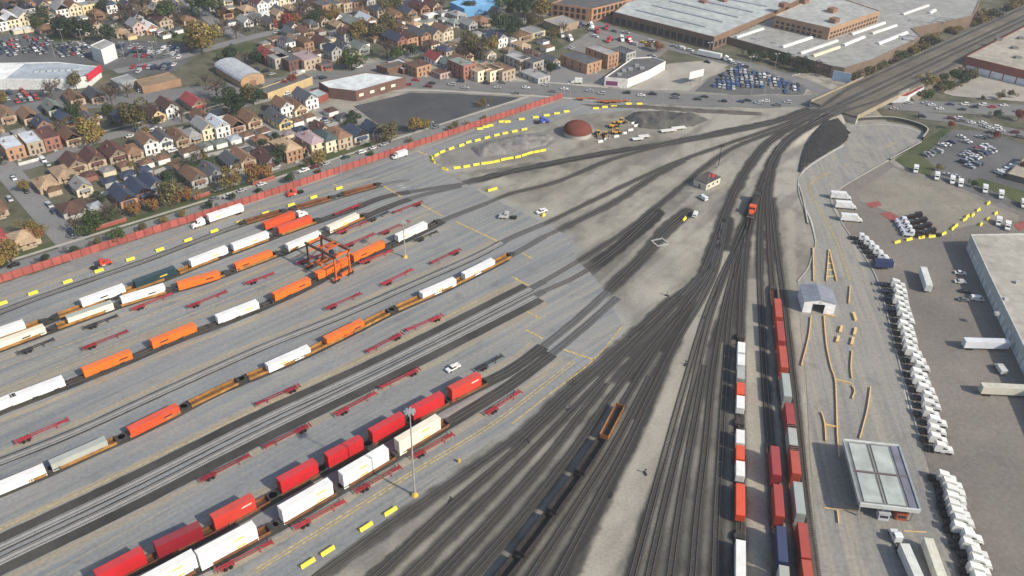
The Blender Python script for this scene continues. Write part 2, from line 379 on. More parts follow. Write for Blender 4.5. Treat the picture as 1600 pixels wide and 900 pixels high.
_a = R(52); n4 = fbm((XX*math.cos(_a)+YY*math.sin(_a))*.11, (-XX*math.sin(_a)+YY*math.cos(_a))*1.1, .16, 5, 7); _b = R(80); n5 = fbm((XX*math.cos(_b)+YY*math.sin(_b))*.1, (-XX*math.sin(_b)+YY*math.cos(_b)), .25, 4, 8)
mixv = (.7*sstep(.48,.7,n4)+.3*sstep(.5,.7,n5))[...,None].clip(0,1)*.75; soil = soil*(1-mixv)+np.array((.15,.142,.125))*mixv
mixv = sstep(.55,.72,fbm(XX, YY, .045, 5, 12))[...,None]*.5; soil = soil*(1-mixv)+np.array((.40,.375,.30))*mixv
dirt = np.zeros(XX.shape)
for k, (dk, w) in DARK.items():
    D = dist_field(TL[k], w+5)
    D = D+(n2-.5)*1.8+(n1-.5)*1.8
    core = dk*sstep(w+.9, w-.7, D); halo = .3*dk*sstep(w+4.5, w, D)*sstep(.3,.7,n1)
    dirt = np.maximum(dirt, np.maximum(core, halo))
# cinders lie thick between the yard tracks nearest the camera and under the standing trains
for poly, amt in ([(1085,440),(1000,520),(900,620),(760,740),(560,905),(905,905),(1000,690),(1080,510),(1122,420)], .84), ([(1160,420),(1110,500),(1055,680),(985,905),(1158,905),(1158,500)], .9), \
                 ([(1060,300),(990,350),(920,400),(860,470),(905,470),(950,430),(1010,370),(1085,300)], .45), ([(870,245),(780,262),(690,272),(760,300),(830,285),(905,255)], .6):
    W = [G(x, y, 0.0) for x, y in poly]; ins = np.zeros(XX.shape, bool); j = len(W)-1
    for i in range(len(W)):
        xi, yi, xj, yj = W[i].x, W[i].y, W[j].x, W[j].y
        ins ^= ((yi > YY) != (yj > YY)) & (XX < (xj-xi)*(YY-yi)/(yj-yi+1e-12)+xi); j = i
    dirt = np.maximum(dirt, ins*amt*(sstep(.05,.4,n1) if amt > .7 else sstep(.25,.6,n1))*(.8+.4*n4))
# thin paler strips of gravel between neighbouring tracks, then the wide bare strips
for k1, k2, w, am in (('D1','D2',.9,.75),('D2','D3',.8,.7),('D3','D4',.7,.75),('D4','D5',.7,.7),('D5','D6',.9,.75),('D6','D7',.5,.5),('D7','D8',.5,.5),('C1','C2',.6,.6),('C2','C3',.6,.6),('C3','C4',.6,.55),('C4','C5',.7,.5),('C5','C6',.6,.45)):
    La, Lb = TL[k1], TL[k2]; M = []
    for p in La[::3]:
        q = min(Lb, key=lambda v: (v-p).length); g = (q-p).length
        if g > 3.4 and p.y < 262: M.append((p+q)/2)
    if len(M) > 2:
        D = dist_field(M, w+3)+(n2-.5)*1.1; dirt = dirt*(1-am*sstep(w+.7, w-.5, D)*(.45+.55*sstep(.3,.6,n4)))
for pts, w in ([(1135,400),(1105,480),(1068,580),(1025,690),(975,800),(930,905)], 4.6), ([(1178,440),(1176,540),(1180,700),(1188,905)], 2.6), ([(1235,330),(1240,450),(1262,600),(1285,900)], 2.2):
    D = dist_field(smooth([G(x, y, 0.0) for x, y in pts], 4), w+3)+(n2-.5)*2.0
    f = sstep(w+.8, w-1.2, D); dirt = dirt*(1-.92*f)
    soil = soil*(1-.5*f[...,None])+np.array((.37,.345,.285))*(.5*f[...,None])
# dust and gravel drift softly onto the edge of the paved apron
De = dist_field(smooth([G(x, y, 0.0) for x, y in [(700,272),(760,305),(845,347),(892,370),(899,405),(935,440),(955,475),(972,508),(927,562),(870,605),(800,666),(650,772),(480,905)]], 4), 14)+(n1-.5)*9
fe = .75*sstep(9, 0, De)*(.4+.6*sstep(.3,.7,n2)); dirt *= 1-.5*fe; soil = soil*(1-fe[...,None])+np.array((.275,.28,.27))*fe[...,None]
soil = soil*(1-dirt[...,None])+cinder*dirt[...,None]
H = hgt(XX, YY)
# the railway itself stays level on its bank
bank = np.minimum.reduce([dist_field(TL[k], 9) for k in ('R1','R2','C6','D1','K4','K3','K2','K1')])
_sA = G(1297,171,0.0); _al = (XX-_sA.x)*math.cos(R(43.6))+(YY-_sA.y)*math.sin(R(43.6))
fl = sstep(5.5, 2.8, bank)*sstep(3.0, -1.5, _al); H = H*(1-fl)-.02*fl
H[bank < 900] = H[bank < 900]
ids = np.arange(nx*ny).reshape(nx, ny)
Fq = np.stack([ids[:-1,:-1], ids[1:,:-1], ids[1:,1:], ids[:-1,1:]], -1).reshape(-1, 4)
def grid_mesh(name, X, Y, Z, F, mat):
    me = bpy.data.meshes.new(name); me.vertices.add(X.size); me.vertices.foreach_set('co', np.stack([X, Y, Z], -1).astype(np.float32).ravel())
    me.loops.add(F.size); me.loops.foreach_set('vertex_index', F.astype(np.int32).ravel())
    me.polygons.add(len(F)); me.polygons.foreach_set('loop_start', (np.arange(len(F))*4).astype(np.int32)); me.polygons.foreach_set('loop_total', np.full(len(F), 4, np.int32))
    me.update(calc_edges=True); me.materials.append(MATS[mat]); return me
me = grid_mesh('yard_ground', XX.ravel(), YY.ravel(), H.ravel()-.01, Fq, 'yard_ground')
ca = me.color_attributes.new('soil', 'FLOAT_COLOR', 'POINT')
ca.data.foreach_set('color', np.concatenate([soil.reshape(-1,3), np.ones((nx*ny,1))], 1).astype(np.float32).ravel())
put('yard_ground', me, kind='structure', label='tan gravel and black cinder ground of the rail yard')
# ground of the town beyond, in coarser squares
RX = np.arange(-700, 900, 6.0); RY = np.arange(0, 1500, 6.0); TX, TY = np.meshgrid(RX, RY, indexing='ij')
TZ = hgt(TX, TY)-.06
inside = (TX > GX0+8) & (TX < GX1-8) & (TY > GY0+8) & (TY < GY1-8); TZ[inside] -= 6.5
idt = np.arange(TX.size).reshape(TX.shape); Ft = np.stack([idt[:-1,:-1], idt[1:,:-1], idt[1:,1:], idt[:-1,1:]], -1).reshape(-1,4)
put('town_ground', grid_mesh('town_ground', TX.ravel(), TY.ravel(), TZ.ravel(), Ft, 'terrain'), kind='structure', label='brown earth and worn grass under the neighbourhood')

# --- pavements
sheet('yard_pavement', [(-80,470),(0,445),(200,379),(400,316),(660,230),(880,155),(1000,163),(1000,171),(890,181),(800,207),(700,237),(674,247),(678,256),(700,272),(760,305),(845,347),(892,370),(899,405),(935,440),(955,475),(972,508),(927,562),(870,605),(800,666),(650,772),(480,905),(400,960),(-80,960)],
      'yard_pave', .012, step=4.0, jit=.45, label='grey concrete and asphalt apron of the freight yard')
# --- railway tracks: rails, sleepers and, on the apron, a bed of dark ballast
ENDS = {'T1':(597,289),'T2':(640,300),'T3':(640,312),'T4':(690,346),'T5a':(790,405),'T5b':(780,380),'T6':(826,452),'T7':(833,464),'T8':(850,540),'T9':(866,550)}
LANES = {'T6':[(6.6,3.0)],'T7':[(-6.6,2.6)],'T8':[(4.2,2.4)],'T9':[(-4.4,2.6)],'T5b':[(3.9,2.4)],'T4':[(-5.0,2.0),(9.0,3.0)],'T1':[(8.6,2.2)],'T3':[(-6.5,1.6)]}
PAVED = {'T1':(1.9,'tie'),'T2':(2.1,'tie'),'T3':(2.1,'tie'),'T4':(2.6,'tie'),'T5a':(2.3,'tie'),'T5b':(2.0,'tie_pale'),'T6':(2.6,'tie_pale'),'T7':(2.6,'tie_pale'),'T8':(2.4,'tie'),'T9':(2.4,'tie')}
for i, (k, L) in enumerate(TL.items()):
    root = bpy.data.objects.new('railway_track', None); COL.objects.link(root); root['kind'] = 'structure'; root['label'] = 'railway track of steel rails on timber sleepers'
    for s in (-1, 1): ext_bar(MB(), L, s*.7175, .16, .17, .14).build('rail', 'steel', root)
    nend = None
    if k in PAVED:
        ge = G(*ENDS[k], 0.0); nend = min(range(len(L)), key=lambda q: (L[q]-ge).length)
    tb = MB(); Nn = normals(L); acc = 0.0; pale = k in PAVED and PAVED[k][1] == 'tie_pale'
    sp = .62 if k[0] in 'CDR' or pale else .8
    for a, b_, n in (zip(L[:-1], L[1:], Nn) if nend is None else zip(L[:nend], L[1:nend+1], Nn)):
        d = b_-a; ln = d.length; d = d/ln
        while acc < ln:
            c = a+d*acc; hx = d*.13; hy = n*1.3; z1 = Vector((0,0,.135)); z0 = Vector((0,0,.0))
            tb.add([c-hx-hy+z1,c+hx-hy+z1,c+hx+hy+z1,c-hx+hy+z1,c-hx-hy+z0,c+hx-hy+z0,c+hx+hy+z0,c-hx+hy+z0], [(0,1,2,3),(4,5,1,0),(5,6,2,1),(6,7,3,2),(7,4,0,3)])
            acc += sp
        acc -= ln
    tb.build('sleepers', 'tie_pale' if pale else 'tie', root, kind='stuff')
    if k in PAVED:
        # the bed stops where the paved crossing begins
        w = PAVED[k][0]
        n = nend
        if n < len(L)-2 and k not in ('T1',): ribbon(MB(), L[n:], -1.7, 1.7, .05+.002*i, .1).build('crossing_panel', 'asphalt', root)
        o1, o0 = w, -w
        if k == 'T6': o1, o0 = 4.8, -1.9
        if k == 'T7': o1, o0 = 1.9, -5.0
        ribbon(MB(), L[:n+1], o0, o1, .022+.0045*i, .12).build('ballast', 'ballast', root)
        if pale or k == 'T1': ribbon(MB(), L[:n+1], -1.25, 1.25, .10, .08).build('track_bed', 'pale_ballast', root)
        for o, w2 in LANES.get(k, ()): ribbon(MB(), L[:n+1], o-w2/2, o+w2/2, .017+.0009*i, .25).build('lane_strip', 'lane_tan', None, kind='structure', label='tan worn strip of paving beside the tracks')
ORD = ['first','second','third','fourth','fifth','sixth','seventh','eighth','ninth','tenth','eleventh','twelfth','thirteenth','fourteenth','fifteenth','sixteenth','seventeenth','eighteenth','nineteenth','twentieth',
 'twenty-first','twenty-second','twenty-third','twenty-fourth','twenty-fifth','twenty-sixth','twenty-seventh','twenty-eighth','twenty-ninth','thirtieth']
# ================================================================== ROLLING STOCK, CONTAINERS AND TRUCKS
WHITE=(.86,.85,.82); CREAM=(.84,.78,.62); ORANGE=(.80,.17,.02); REDOR=(.72,.085,.025); RED=(.56,.022,.028); DRED=(.27,.015,.025); RED2=(.60,.055,.035); GREY=(.42,.44,.40)
NAVY=(.03,.045,.12); PETROL=(.02,.05,.065); BROWNCAR=(.40,.20,.055); RUST=(.22,.09,.04); TEAL=(.38,.42,.40); CHRED=(.34,.032,.045); YEL=(.80,.66,.06); BLK=(.03,.03,.032)
CNAME={WHITE:'white',CREAM:'cream',ORANGE:'orange',REDOR:'red-orange',RED:'bright red',DRED:'dark red',RED2:'faded red',GREY:'dusty grey',NAVY:'dark blue',PETROL:'dark green',TEAL:'pale grey-green',RUST:'rust-red'}
def near(key, px, py, z=0.0):
    """the spot and heading on a track beside a photo pixel"""
    L = TL[key] if isinstance(key, str) else key
    p = G(px, py, 0.0) if z == 0 else G(px, py, z); best = None
    for a, b in zip(L[:-1], L[1:]):
        d = b-a; t = max(0, min(1, (p-a).xy.dot(d.xy)/(d.xy.dot(d.xy)+1e-9))); q = a+d*t
        dd = (q.xy-p.xy).length
        if best is None or dd < best[0]: best = (dd, Vector((q.x, q.y, 0)), math.atan2(d.y, d.x))
    return best[1], best[2]
def _shell(L, h):
    m = MB(); w = 1.3; m.box(-L/2, L/2, -w+.03, w-.03, .12, h-.04)
    m.box(-L/2, L/2, -w, w, 0, .16); m.box(-L/2, L/2, -w, w, h-.12, h-.03)
    for s in (-1, 1):
        x = -L/2
        while x < L/2-.1:
            m.box(x, x+.16, min(s*w, s*(w-.03)), max(s*w, s*(w-.03)), .16, h-.12); x += .68
        for e in (-1, 1): m.cbox(e*(L/2-.09), s*(w-.07), 0, .2, .16, h+.012)
    return m
def _croof(L, h):
    m = MB(); m.box(-L/2+.14, L/2-.14, -1.22, 1.22, h-.03, h)
    x = -L/2+.5
    while x < L/2-.4: m.box(x, x+.1, -1.2, 1.2, h, h+.02); x += .9
    return m
def _cdoor(h):
    m = MB(); m.box(-.05, .03, .02, 1.2, .18, h-.16)
    for y in (.25, .62, .98): m.cyl(-.07, y, .2, h-.18, .025, n=5)
    return m
def _swoosh(): 
    m = MB(); m.prism([(-1.6,-.25),(1.2,-.25),(1.7,.1),(1.3,.3),(-1.1,.3),(-1.5,.05)], 0, .012); return m
def container(loc, yaw, L, h, col, label, group=None, mark=None, flip=False, roof=None):
    t = thing('shipping_container', label, 'container', loc, yaw+(math.pi if flip else 0), group)
    put('shell', cached(('csh',L,h), lambda: _shell(L, h), 'shell', 'boxpaint'), t, col)
    rc = roof or tuple(c*.9+.03 for c in col)
    put('roof_panel', cached(('crf',L,h), lambda: _croof(L, h), 'roof_panel', 'boxpaint'), t, rc)
    dm = cached(('cdr',h), lambda: _cdoor(h), 'door', 'boxpaint')
    for k in (1, -1):
        put('door', dm, t, tuple(c*.93 for c in col), (-L/2, 0, 0), scale=(1, k, 1))
    if mark:
        mc, xo = mark; s = 1 if flip else -1
        o = put('logo', cached(('sw',), _swoosh, 'logo', 'paint'), t, mc, (xo*(1 if not flip else -1), s*1.302, h*.5)); o.rotation_euler = (R(90)*(1 if s < 0 else -1), 0, 0)
        o.scale = (1.0, 1.0, 1)
    return t
def _sill(L):
    m = MB(); m.box(-L/2, L/2, 1.32, 1.5, .35, 1.25); m.box(-L/2, L/2, 1.28, 1.54, 1.2, 1.3); m.box(-L/2,L/2,1.2,1.5,.3,.4)
    x = -L/2+.6
    while x < L/2: m.box(x, x+.12, 1.5, 1.54, .4, 1.2); x += 1.5
    return m
def _endp():
    m = MB(); m.prism([(-1.5,-1.45),(0,-1.45),(1.5,-.6),(1.5,.6),(0,1.45),(-1.5,1.45)], 1.0, 1.22); m.box(-1.5,-1.3,-1.4,1.4,.4,1.6); m.box(1.2,2.1,-.2,.2,.75,1.0); return m
def _bogie():
    m = MB()
    for s in (-1, 1):
        m.box(-1.2, 1.2, s*1.0-.08, s*1.0+.08, .4, .8)
        for x in (-.85, .85): m.cyl(x, .62, s*.7-.07, s*.7+.07, .45, n=10, ax='y')
    m.box(-.25, .25, -1.1, 1.1, .55, .95); return m
def _wfloor(L): 
    m = MB(); m.box(-L/2, L/2, -1.28, 1.28, .3, .36)
    return m
def well_car(loc, yaw, L, col, label, group=None):
    t = thing('well_car', label, 'rail car', loc, yaw, group)
    for k in (1, -1): put('side_sill', cached(('sill',L), lambda: _sill(L), 'side_sill', 'rusty'), t, col, scale=(1,k,1))
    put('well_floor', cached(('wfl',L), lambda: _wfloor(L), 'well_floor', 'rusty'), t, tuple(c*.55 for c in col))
    for k in (1, -1):
        put('end_platform', cached(('endp',), _endp, 'end_platform', 'rusty'), t, (.06,.055,.05), (k*(L/2+1.5), 0, 0), 0 if k > 0 else math.pi)
        put('bogie', cached(('bog',), _bogie, 'bogie', 'dark'), t, None, (k*(L/2+1.2), 0, 0))
    return t
def _spine(L):
    m = MB(); m.box(-L/2, L/2, -.3, .3, .55, 1.0)
    for x in (-L*.42, -L*.2, L*.2, L*.42): m.box(x-.35, x+.35, -1.25, 1.25, .85, 1.02)
    return m
def spine_car(loc, yaw, L, label, group=None):
    t = thing('spine_car', label, 'rail car', loc, yaw, group)
    put('centre_sill', cached(('spn',L), lambda: _spine(L), 'centre_sill', 'rusty'), t, (.07,.055,.045))
    for k in (1, -1):
        put('end_platform', cached(('endp',), _endp, 'end_platform', 'rusty'), t, (.05,.045,.042), (k*(L/2), 0, 0), 0 if k > 0 else math.pi)
        put('bogie', cached(('bog',), _bogie, 'bogie', 'dark'), t, None, (k*L/2, 0, 0))
    return t
def _wheel(r, w):
    m = MB(); m.cyl(0, r, -w/2, w/2, r, n=12, ax='y'); m.cyl(0, r, -w/2-.01, w/2+.01, r*.45, n=8, ax='y'); return m
def wheel(parent, x, y, r=.5, w=.3, z=0):
    return put('wheel', cached(('whl',r,w), lambda: _wheel(r, w), 'wheel', 'tyre'), parent, None, (x, y, z))
def _chframe(L):
    m = MB()
    for s in (-1, 1): m.box(-L/2, L/2, s*.5-.07, s*.5+.07, 1.0, 1.28)
    for i in range(9): x = -L/2+.3+i*(L-.6)/8; m.box(x-.08, x+.08, -.5, .5, 1.05, 1.22)
    for x in (-L/2+.15, L/2-.15): m.box(x-.15, x+.15, -1.25, 1.25, 1.02, 1.3)
    return m
def chassis(loc, yaw, L, col, label, group=None, flip=False, cat='trailer chassis'):
    t = thing('container_chassis', label, cat, loc, yaw+(math.pi if flip else 0), group)
    put('frame', cached(('chf',L), lambda: _chframe(L), 'frame', 'paint'), t, col)
    put('rear_slider', cached(('chs',), lambda: MB().box(-1.9,1.9,-.62,.62,.8,1.04).box(-1.7,-1.5,-1.2,1.2,.55,1.0).box(1.5,1.7,-1.2,1.2,.55,1.0), 'rear_slider', 'paint'), t, col, (-L/2+3.0,0,0))
    put('gooseneck', cached(('chg',), lambda: MB().box(-1.5,1.3,-.45,.45,1.1,1.36), 'gooseneck', 'paint'), t, col, (L/2-1.5,0,0))
    for k in (1, -1):
        put('landing_leg', cached(('chl',), lambda: MB().box(-.1,.1,-.1,.1,.05,1.05).box(-.2,.2,-.2,.2,0,.06), 'landing_leg', 'paint'), t, col, (L/2-3.8, k*.6, 0))
        for x in (-L/2+2.3, -L/2+3.7): wheel(t, x, k*.95, .5, .5)
    return t
# ---------------------------------------------------------------- motor vehicles (x is forward)
def _cabbody(sl):
    m = MB(); m.yprof([(3.9,.55),(3.9,1.25),(3.6,1.75),(2.0,2.0),(1.45,3.0),(1.1,3.15),(-.2-sl,3.15+.6*(sl>0)),(-.6-sl,3.0),(-.6-sl,.75),(2.2,.75),(2.35,.55)], -1.05, 1.05)
    m.box(2.45,3.5,-1.18,-.8,.95,1.25); m.box(2.45,3.5,.8,1.18,.95,1.25); m.box(3.85,4.05,-1.15,1.15,.45,.85); return m
def tractor(loc, yaw, col, label, group=None, sleeper=1.2, name='truck_tractor', cat='truck'):
    t = thing(name, label, cat, loc, yaw, group)
    put('cab', cached(('cab',sleeper), lambda: _cabbody(sleeper), 'cab', 'gloss'), t, col)
    put('windscreen', cached(('ws',), lambda: MB().add([(2.02,-.92,2.08),(2.02,.92,2.08),(1.5,.86,2.96),(1.5,-.86,2.96)], [(0,1,2,3)]), 'windscreen', 'glass'), t, None, (.02,0,0))
    for k in (1, -1): put('side_window', cached(('sw2',), lambda: MB().prism([(.4,1.055),(1.75,1.055),(1.75,1.07),(.4,1.07)], [2.0]*4, [2.75,2.25,2.25,2.75]), 'side_window', 'glass'), t, None, scale=(1,k,1))
    put('frame', cached(('tfr',sleeper), lambda: MB().box(-4.2,-.5,-.5,.5,.75,1.0).box(-3.6,-1.9,-.55,.55,1.0,1.18).box(-4.25,-4.1,-1.15,1.15,.5,.8), 'frame', 'dark'), t)
    for k in (1, -1):
        wheel(t, 3.0, k*.98, .5, .32)
        for x in (-3.4, -2.1): wheel(t, x, k*.88, .5, .55)
        put('fuel_tank', cached(('ftk',), lambda: MB().cyl(0,.75,-.6,.6,.3,n=8,ax='x'), 'fuel_tank', 'galvanised'), t, None, (.6, k*1.0, 0))
    return t
def _vanbox(L, h): 
    m = MB(); m.box(-L/2, L/2, -1.3, 1.3, 1.15, 1.15+h); m.box(-L/2, L/2, -1.31, 1.31, 1.1, 1.28); return m
def trailer(loc, yaw, L, col, label, group=None, mark=None):
    """box trailer standing on its own wheels, nose towards +x"""
    t = thing('box_trailer', label, 'trailer', loc, yaw, group); h = 2.85
    put('box', cached(('vb',L), lambda: _vanbox(L, h), 'box', 'boxpaint'), t, col)
    put('roof', cached(('vr',L), lambda: MB().box(-L/2+.05,L/2-.05,-1.25,1.25,1.15+h,1.19+h), 'roof', 'paint'), t, tuple(c*.94 for c in col))
    dm = cached(('vd',), lambda: MB().box(-.03,.03,.03,1.22,1.3,3.9), 'door', 'paint')
    for k in (1, -1):
        put('door', dm, t, tuple(c*.9 for c in col), (-L/2-.02,0,0), scale=(1,k,1))
        put('landing_leg', cached(('chl',), lambda: None, 'landing_leg', 'paint'), t, (.1,.1,.1), (L/2-3.0, k*.6, 0))
        for x in (-L/2+1.8, -L/2+3.1): wheel(t, x, k*.95, .5, .5)
    if mark:
        mc, xo, sd = mark
        o = put('logo', cached(('sw',), _swoosh, 'logo', 'paint'), t, mc, (xo, sd*1.315, 2.6)); o.rotation_euler = (R(90)*(1 if sd < 0 else -1), 0, 0)
    return t
CARP = {  # body profile, glass profile, roof x-range, half width
 'sedan': ([(2.25,.35),(2.3,.6),(2.15,.78),(1.0,.92),(-1.5,.97),(-2.2,.92),(-2.3,.6),(-2.25,.35)], [(1.05,.9),(.35,1.38),(-1.0,1.4),(-1.75,.95)], (-.98,.34,1.38,1.44), .9),
 'suv': ([(2.3,.4),(2.35,.75),(2.2,.95),(1.1,1.08),(-2.2,1.12),(-2.3,.8),(-2.28,.4)], [(1.15,1.05),(.55,1.66),(-1.95,1.68),(-2.2,1.1)], (-1.95,.55,1.66,1.75), .95),
 'pickup': ([(2.75,.45),(2.8,.8),(2.65,1.0),(1.4,1.1),(-2.7,1.12),(-2.75,.8),(-2.72,.45)], [(1.4,1.08),(.85,1.72),(-.55,1.74),(-.75,1.1)], (-.56,.85,1.72,1.8), .98),
 'van': ([(2.5,.4),(2.55,.85),(2.3,1.05),(1.9,1.25),(-2.6,1.25),(-2.65,.8),(-2.6,.4)], [(1.9,1.2),(1.2,1.95),(-2.5,2.0),(-2.6,1.2)], (-2.5,1.2,1.94,2.08), .98),
}
def _carbody(k):
    pr, gl, rf, w = CARP[k]; m = MB(); m.yprof(pr, -w, w)
    if k == 'pickup': m.box(-2.7,-.9,-w,-w+.12,1.1,1.28); m.box(-2.7,-.9,w-.12,w,1.1,1.28); m.box(-2.75,-2.63,-w,w,1.1,1.28)
    return m
def _carglass(k):
    pr, gl, rf, w = CARP[k]; m = MB(); n = len(gl); a = w*.95; vs = []
    for s in (-1, 1):
        for x, z in gl: vs.append((x, s*(a if z < 1.3 and (x == gl[0][0] or x == gl[-1][0]) else a*.84), z))
    return m.add(vs, [((i+1)%n,n+(i+1)%n,n+i,i) for i in range(n)]+[tuple(range(n-1,-1,-1)), tuple(range(n,2*n))])
def _carroof(k):
    pr, gl, (x0,x1,z0,z1), w = CARP[k]; a = w*.85
    return MB().add([(x0-.1,-a,z0),(x1+.1,-a,z0),(x1+.1,a,z0),(x0-.1,a,z0),(x0+.1,-a*.9,z1),(x1-.15,-a*.9,z1),(x1-.15,a*.9,z1),(x0+.1,a*.9,z1)], [(3,2,1,0),(4,5,6,7),(0,1,5,4),(1,2,6,5),(2,3,7,6),(3,0,4,7)])
CARCOL = {'white':(.75,.75,.73),'silver':(.42,.43,.44),'grey':(.16,.165,.17),'black':(.018,.018,.02),'dark blue':(.03,.045,.10),'red':(.38,.025,.025),'dark red':(.14,.015,.02),'beige':(.38,.33,.25),'dark green':(.025,.06,.04),'blue':(.05,.12,.30),'yellow':(.7,.5,.05)}
def car(loc, yaw, kind, cn, where, group=None, wheels=True):
    kn = {'sedan':'saloon car','suv':'sport utility car','pickup':'pickup truck','van':'van'}[kind]
    t = thing({'sedan':'saloon_car','suv':'utility_car','pickup':'pickup_truck','van':'delivery_van'}[kind], f'{cn} {kn} {where}', {'sedan':'car','suv':'car','pickup':'pickup','van':'van'}[kind], loc, yaw, group)
    col = CARCOL[cn]
    put('body', cached(('cb',kind), lambda: _carbody(kind), 'body', 'gloss'), t, col)
    put('windows', cached(('cg',kind), lambda: _carglass(kind), 'windows', 'glass'), t)
    put('roof', cached(('cr',kind), lambda: _carroof(kind), 'roof', 'gloss'), t, col)
    if kind == 'van': put('cargo_side', cached(('cvs',), lambda: MB().box(-2.55,.5,-.975,.975,1.2,1.9), 'cargo_side', 'gloss'), t, col)
    if wheels:
        xs = {'sedan':1.4,'suv':1.45,'pickup':1.75,'van':1.6}[kind]; w = CARP[kind][3]
        for x in (xs, -xs):
            for k in (1, -1): wheel(t, x, k*(w-.08), .34, .24)
    return t
def box_truck(loc, yaw, col, label, group=None, L=4.6, h=2.3):
    t = thing('box_truck', label, 'truck', loc, yaw, group)
    put('cab', cached(('btc',), lambda: MB().yprof([(2.9,.5),(2.9,1.1),(2.6,1.35),(1.9,1.5),(1.45,2.3),(.6,2.35),(.6,.5)], -1.0, 1.0), 'cab', 'gloss'), t, col)
    put('windscreen', cached(('btw',), lambda: MB().add([(1.9,-.85,1.55),(1.9,.85,1.55),(1.5,.8,2.22),(1.5,-.8,2.22)], [(0,1,2,3)]), 'windscreen', 'glass'), t, None, (.04,0,.02))
    put('cargo_box', cached(('btb',L,h), lambda: MB().box(.45-L,.45,-1.15,1.15,.85,.85+h).box(.5-L,.4,-1.0,1.0,.55,.85), 'cargo_box', 'paint'), t, col)
    for x in (2.1, .45-L+1.2):
        for k in (1, -1): wheel(t, x, k*.9, .42, .3)
    return t
def _barrier(L):
    m = MB(); m.xprof([(-.32,0),(.32,0),(.32,.1),(.13,.35),(.09,.82),(-.09,.82),(-.13,.35),(-.32,.1)], -L/2, L/2); return m
BN = {}
def barrier(px, py, yaw, col=YEL, L=3.4, where='', group=None, z=None):
    n = {YEL:'yellow'}.get(col, 'white')
    o = put('jersey_barrier', cached(('jb',L), lambda: _barrier(L), 'jersey_barrier', 'barrier'), None, col, G(px, py)+Vector((0,0,.014)), yaw)
    BN[where] = BN.get(where, 0)+1; o['label'] = f'{n} jersey barrier {where}, number {ORD[BN[where]-1]} along it' if False else f'{ORD[BN[where]-1]} {n} jersey barrier {where}'; o['category'] = 'barrier'; o['group'] = group or f'{n} barriers {where}'
    o.scale = (1, 1.9, 1.25)
    return o

# ---------------------------------------------------------------- trains in the freight yard
FT53, FT40 = 16.15, 12.19
LOGO=(.80,.55,.06); INK=(.03,.03,.03)
def load(key, px, py, col, where, L=FT53, h=2.9, base=.38, mark=None, roof=None, lift=0.0):
    p, yw = near(key, px, py, base+1.0); p.z = base+lift
    if math.cos(yw-R(45)) < 0: yw += math.pi
    return container(p, yw, L, h, col, f'{CNAME[col]} {"long" if L > 13 else "short"} container {where}', None, mark, roof=roof), p, yw
def cars(key, a, b, L, col, label, kind='well', end='paved crossing'):
    """a string of articulated cars between two photo pixels on a track"""
    LN = TL[key]; pa, _ = near(key, *a); pb, _ = near(key, *b)
    ia = min(range(len(LN)), key=lambda i: (LN[i]-pa).length); ib = min(range(len(LN)), key=lambda i: (LN[i]-pb).length)
    if ia > ib: ia, ib = ib, ia
    seg = LN[ia:ib+1]; cum = [0]
    for q in range(1, len(seg)): cum.append(cum[-1]+(seg[q]-seg[q-1]).length)
    pitch = L+3.6; m = max(1, int(cum[-1]/pitch)); out = []
    def at(s):
        s = max(0, min(cum[-1], s))
        for q in range(1, len(seg)):
            if cum[q] >= s: return seg[q-1].lerp(seg[q], (s-cum[q-1])/(cum[q]-cum[q-1]+1e-9))
        return seg[-1]
    for i in range(m):
        c = (i+.5)*cum[-1]/m; u, v = at(c-L/2), at(c+L/2); yw = math.atan2(v.y-u.y, v.x-u.x); p = (u+v)/2; p.z = .31-.3
        lb = f'{label}, {ORD[(m-1-i) if pb.y > pa.y else i]} car from the {end}'; out.append((well_car(p, yw, L, col, lb) if kind == 'well' else spine_car(p, yw, L, lb), p, yw))
    return out
cars('T1', (375,352), (596,290), 16.6, RUST, 'empty brown well car beside the fence road')
WT2 = 'orange-brown well car under the barrier-side train'
cars('T2', (-30,541), (505,346), 16.6, BROWNCAR, WT2)
cars('T3', (-30,563), (575,337), 16.6, BROWNCAR, 'orange-brown well car under the second train')
_row = ((0,517,WHITE,None),(162,461,WHITE,(INK,0)),(246,435,PETROL,(LOGO,3.0)),(329,401,WHITE,(LOGO,2.5)),(394,377,WHITE,(LOGO,1.5)),(464,352,REDOR,None)); NN = len(_row)
for ii, (x, y, c, mk) in enumerate(_row):
    load('T2', x, y+3, c, f'in the barrier-side train, {ORD[NN-1-ii]} from the paved crossing', mark=mk, base=1.0)
_row = ((38,533,CREAM,(INK,1.5)),(146,493,CREAM,None),(228,464,WHITE,(INK,3)),(315,443,ORANGE,(INK,4)),(401,409,ORANGE,(INK,-4)),(479,378,WHITE,(LOGO,2)),(539,348,CREAM,(LOGO,0))); NN = len(_row)
for ii, (x, y, c, mk) in enumerate(_row):
    load('T3', x, y+3, c, f'in the second train, {ORD[NN-1-ii]} from the paved crossing', mark=mk, roof=GREY if (x == 146) else None)
cars('T4', (-40,656), (690,347), 16.2, None, 'dark spine car on the gantry crane track', 'spine')
_row = ((-12,640,WHITE,None),(61,610,WHITE,None),(170,567,ORANGE,(INK,5)),(274,524,ORANGE,(INK,-4)),(373,486,WHITE,(LOGO,4)),(458,450,ORANGE,(INK,4)),(523,418,ORANGE,None),(580,392,ORANGE,(INK,-3)),(648,362,WHITE,(LOGO,-4))); NN = len(_row)
for ii, (x, y, c, mk) in enumerate(_row):
    load('T4', x, y+4, c, f'on the gantry crane track, {ORD[NN-1-ii]} from the paved crossing', base=1.03, mark=mk)
cars('T5a', (-40,782), (800,399), 16.6, BROWNCAR, 'worn brown well car beside the empty pale rails')
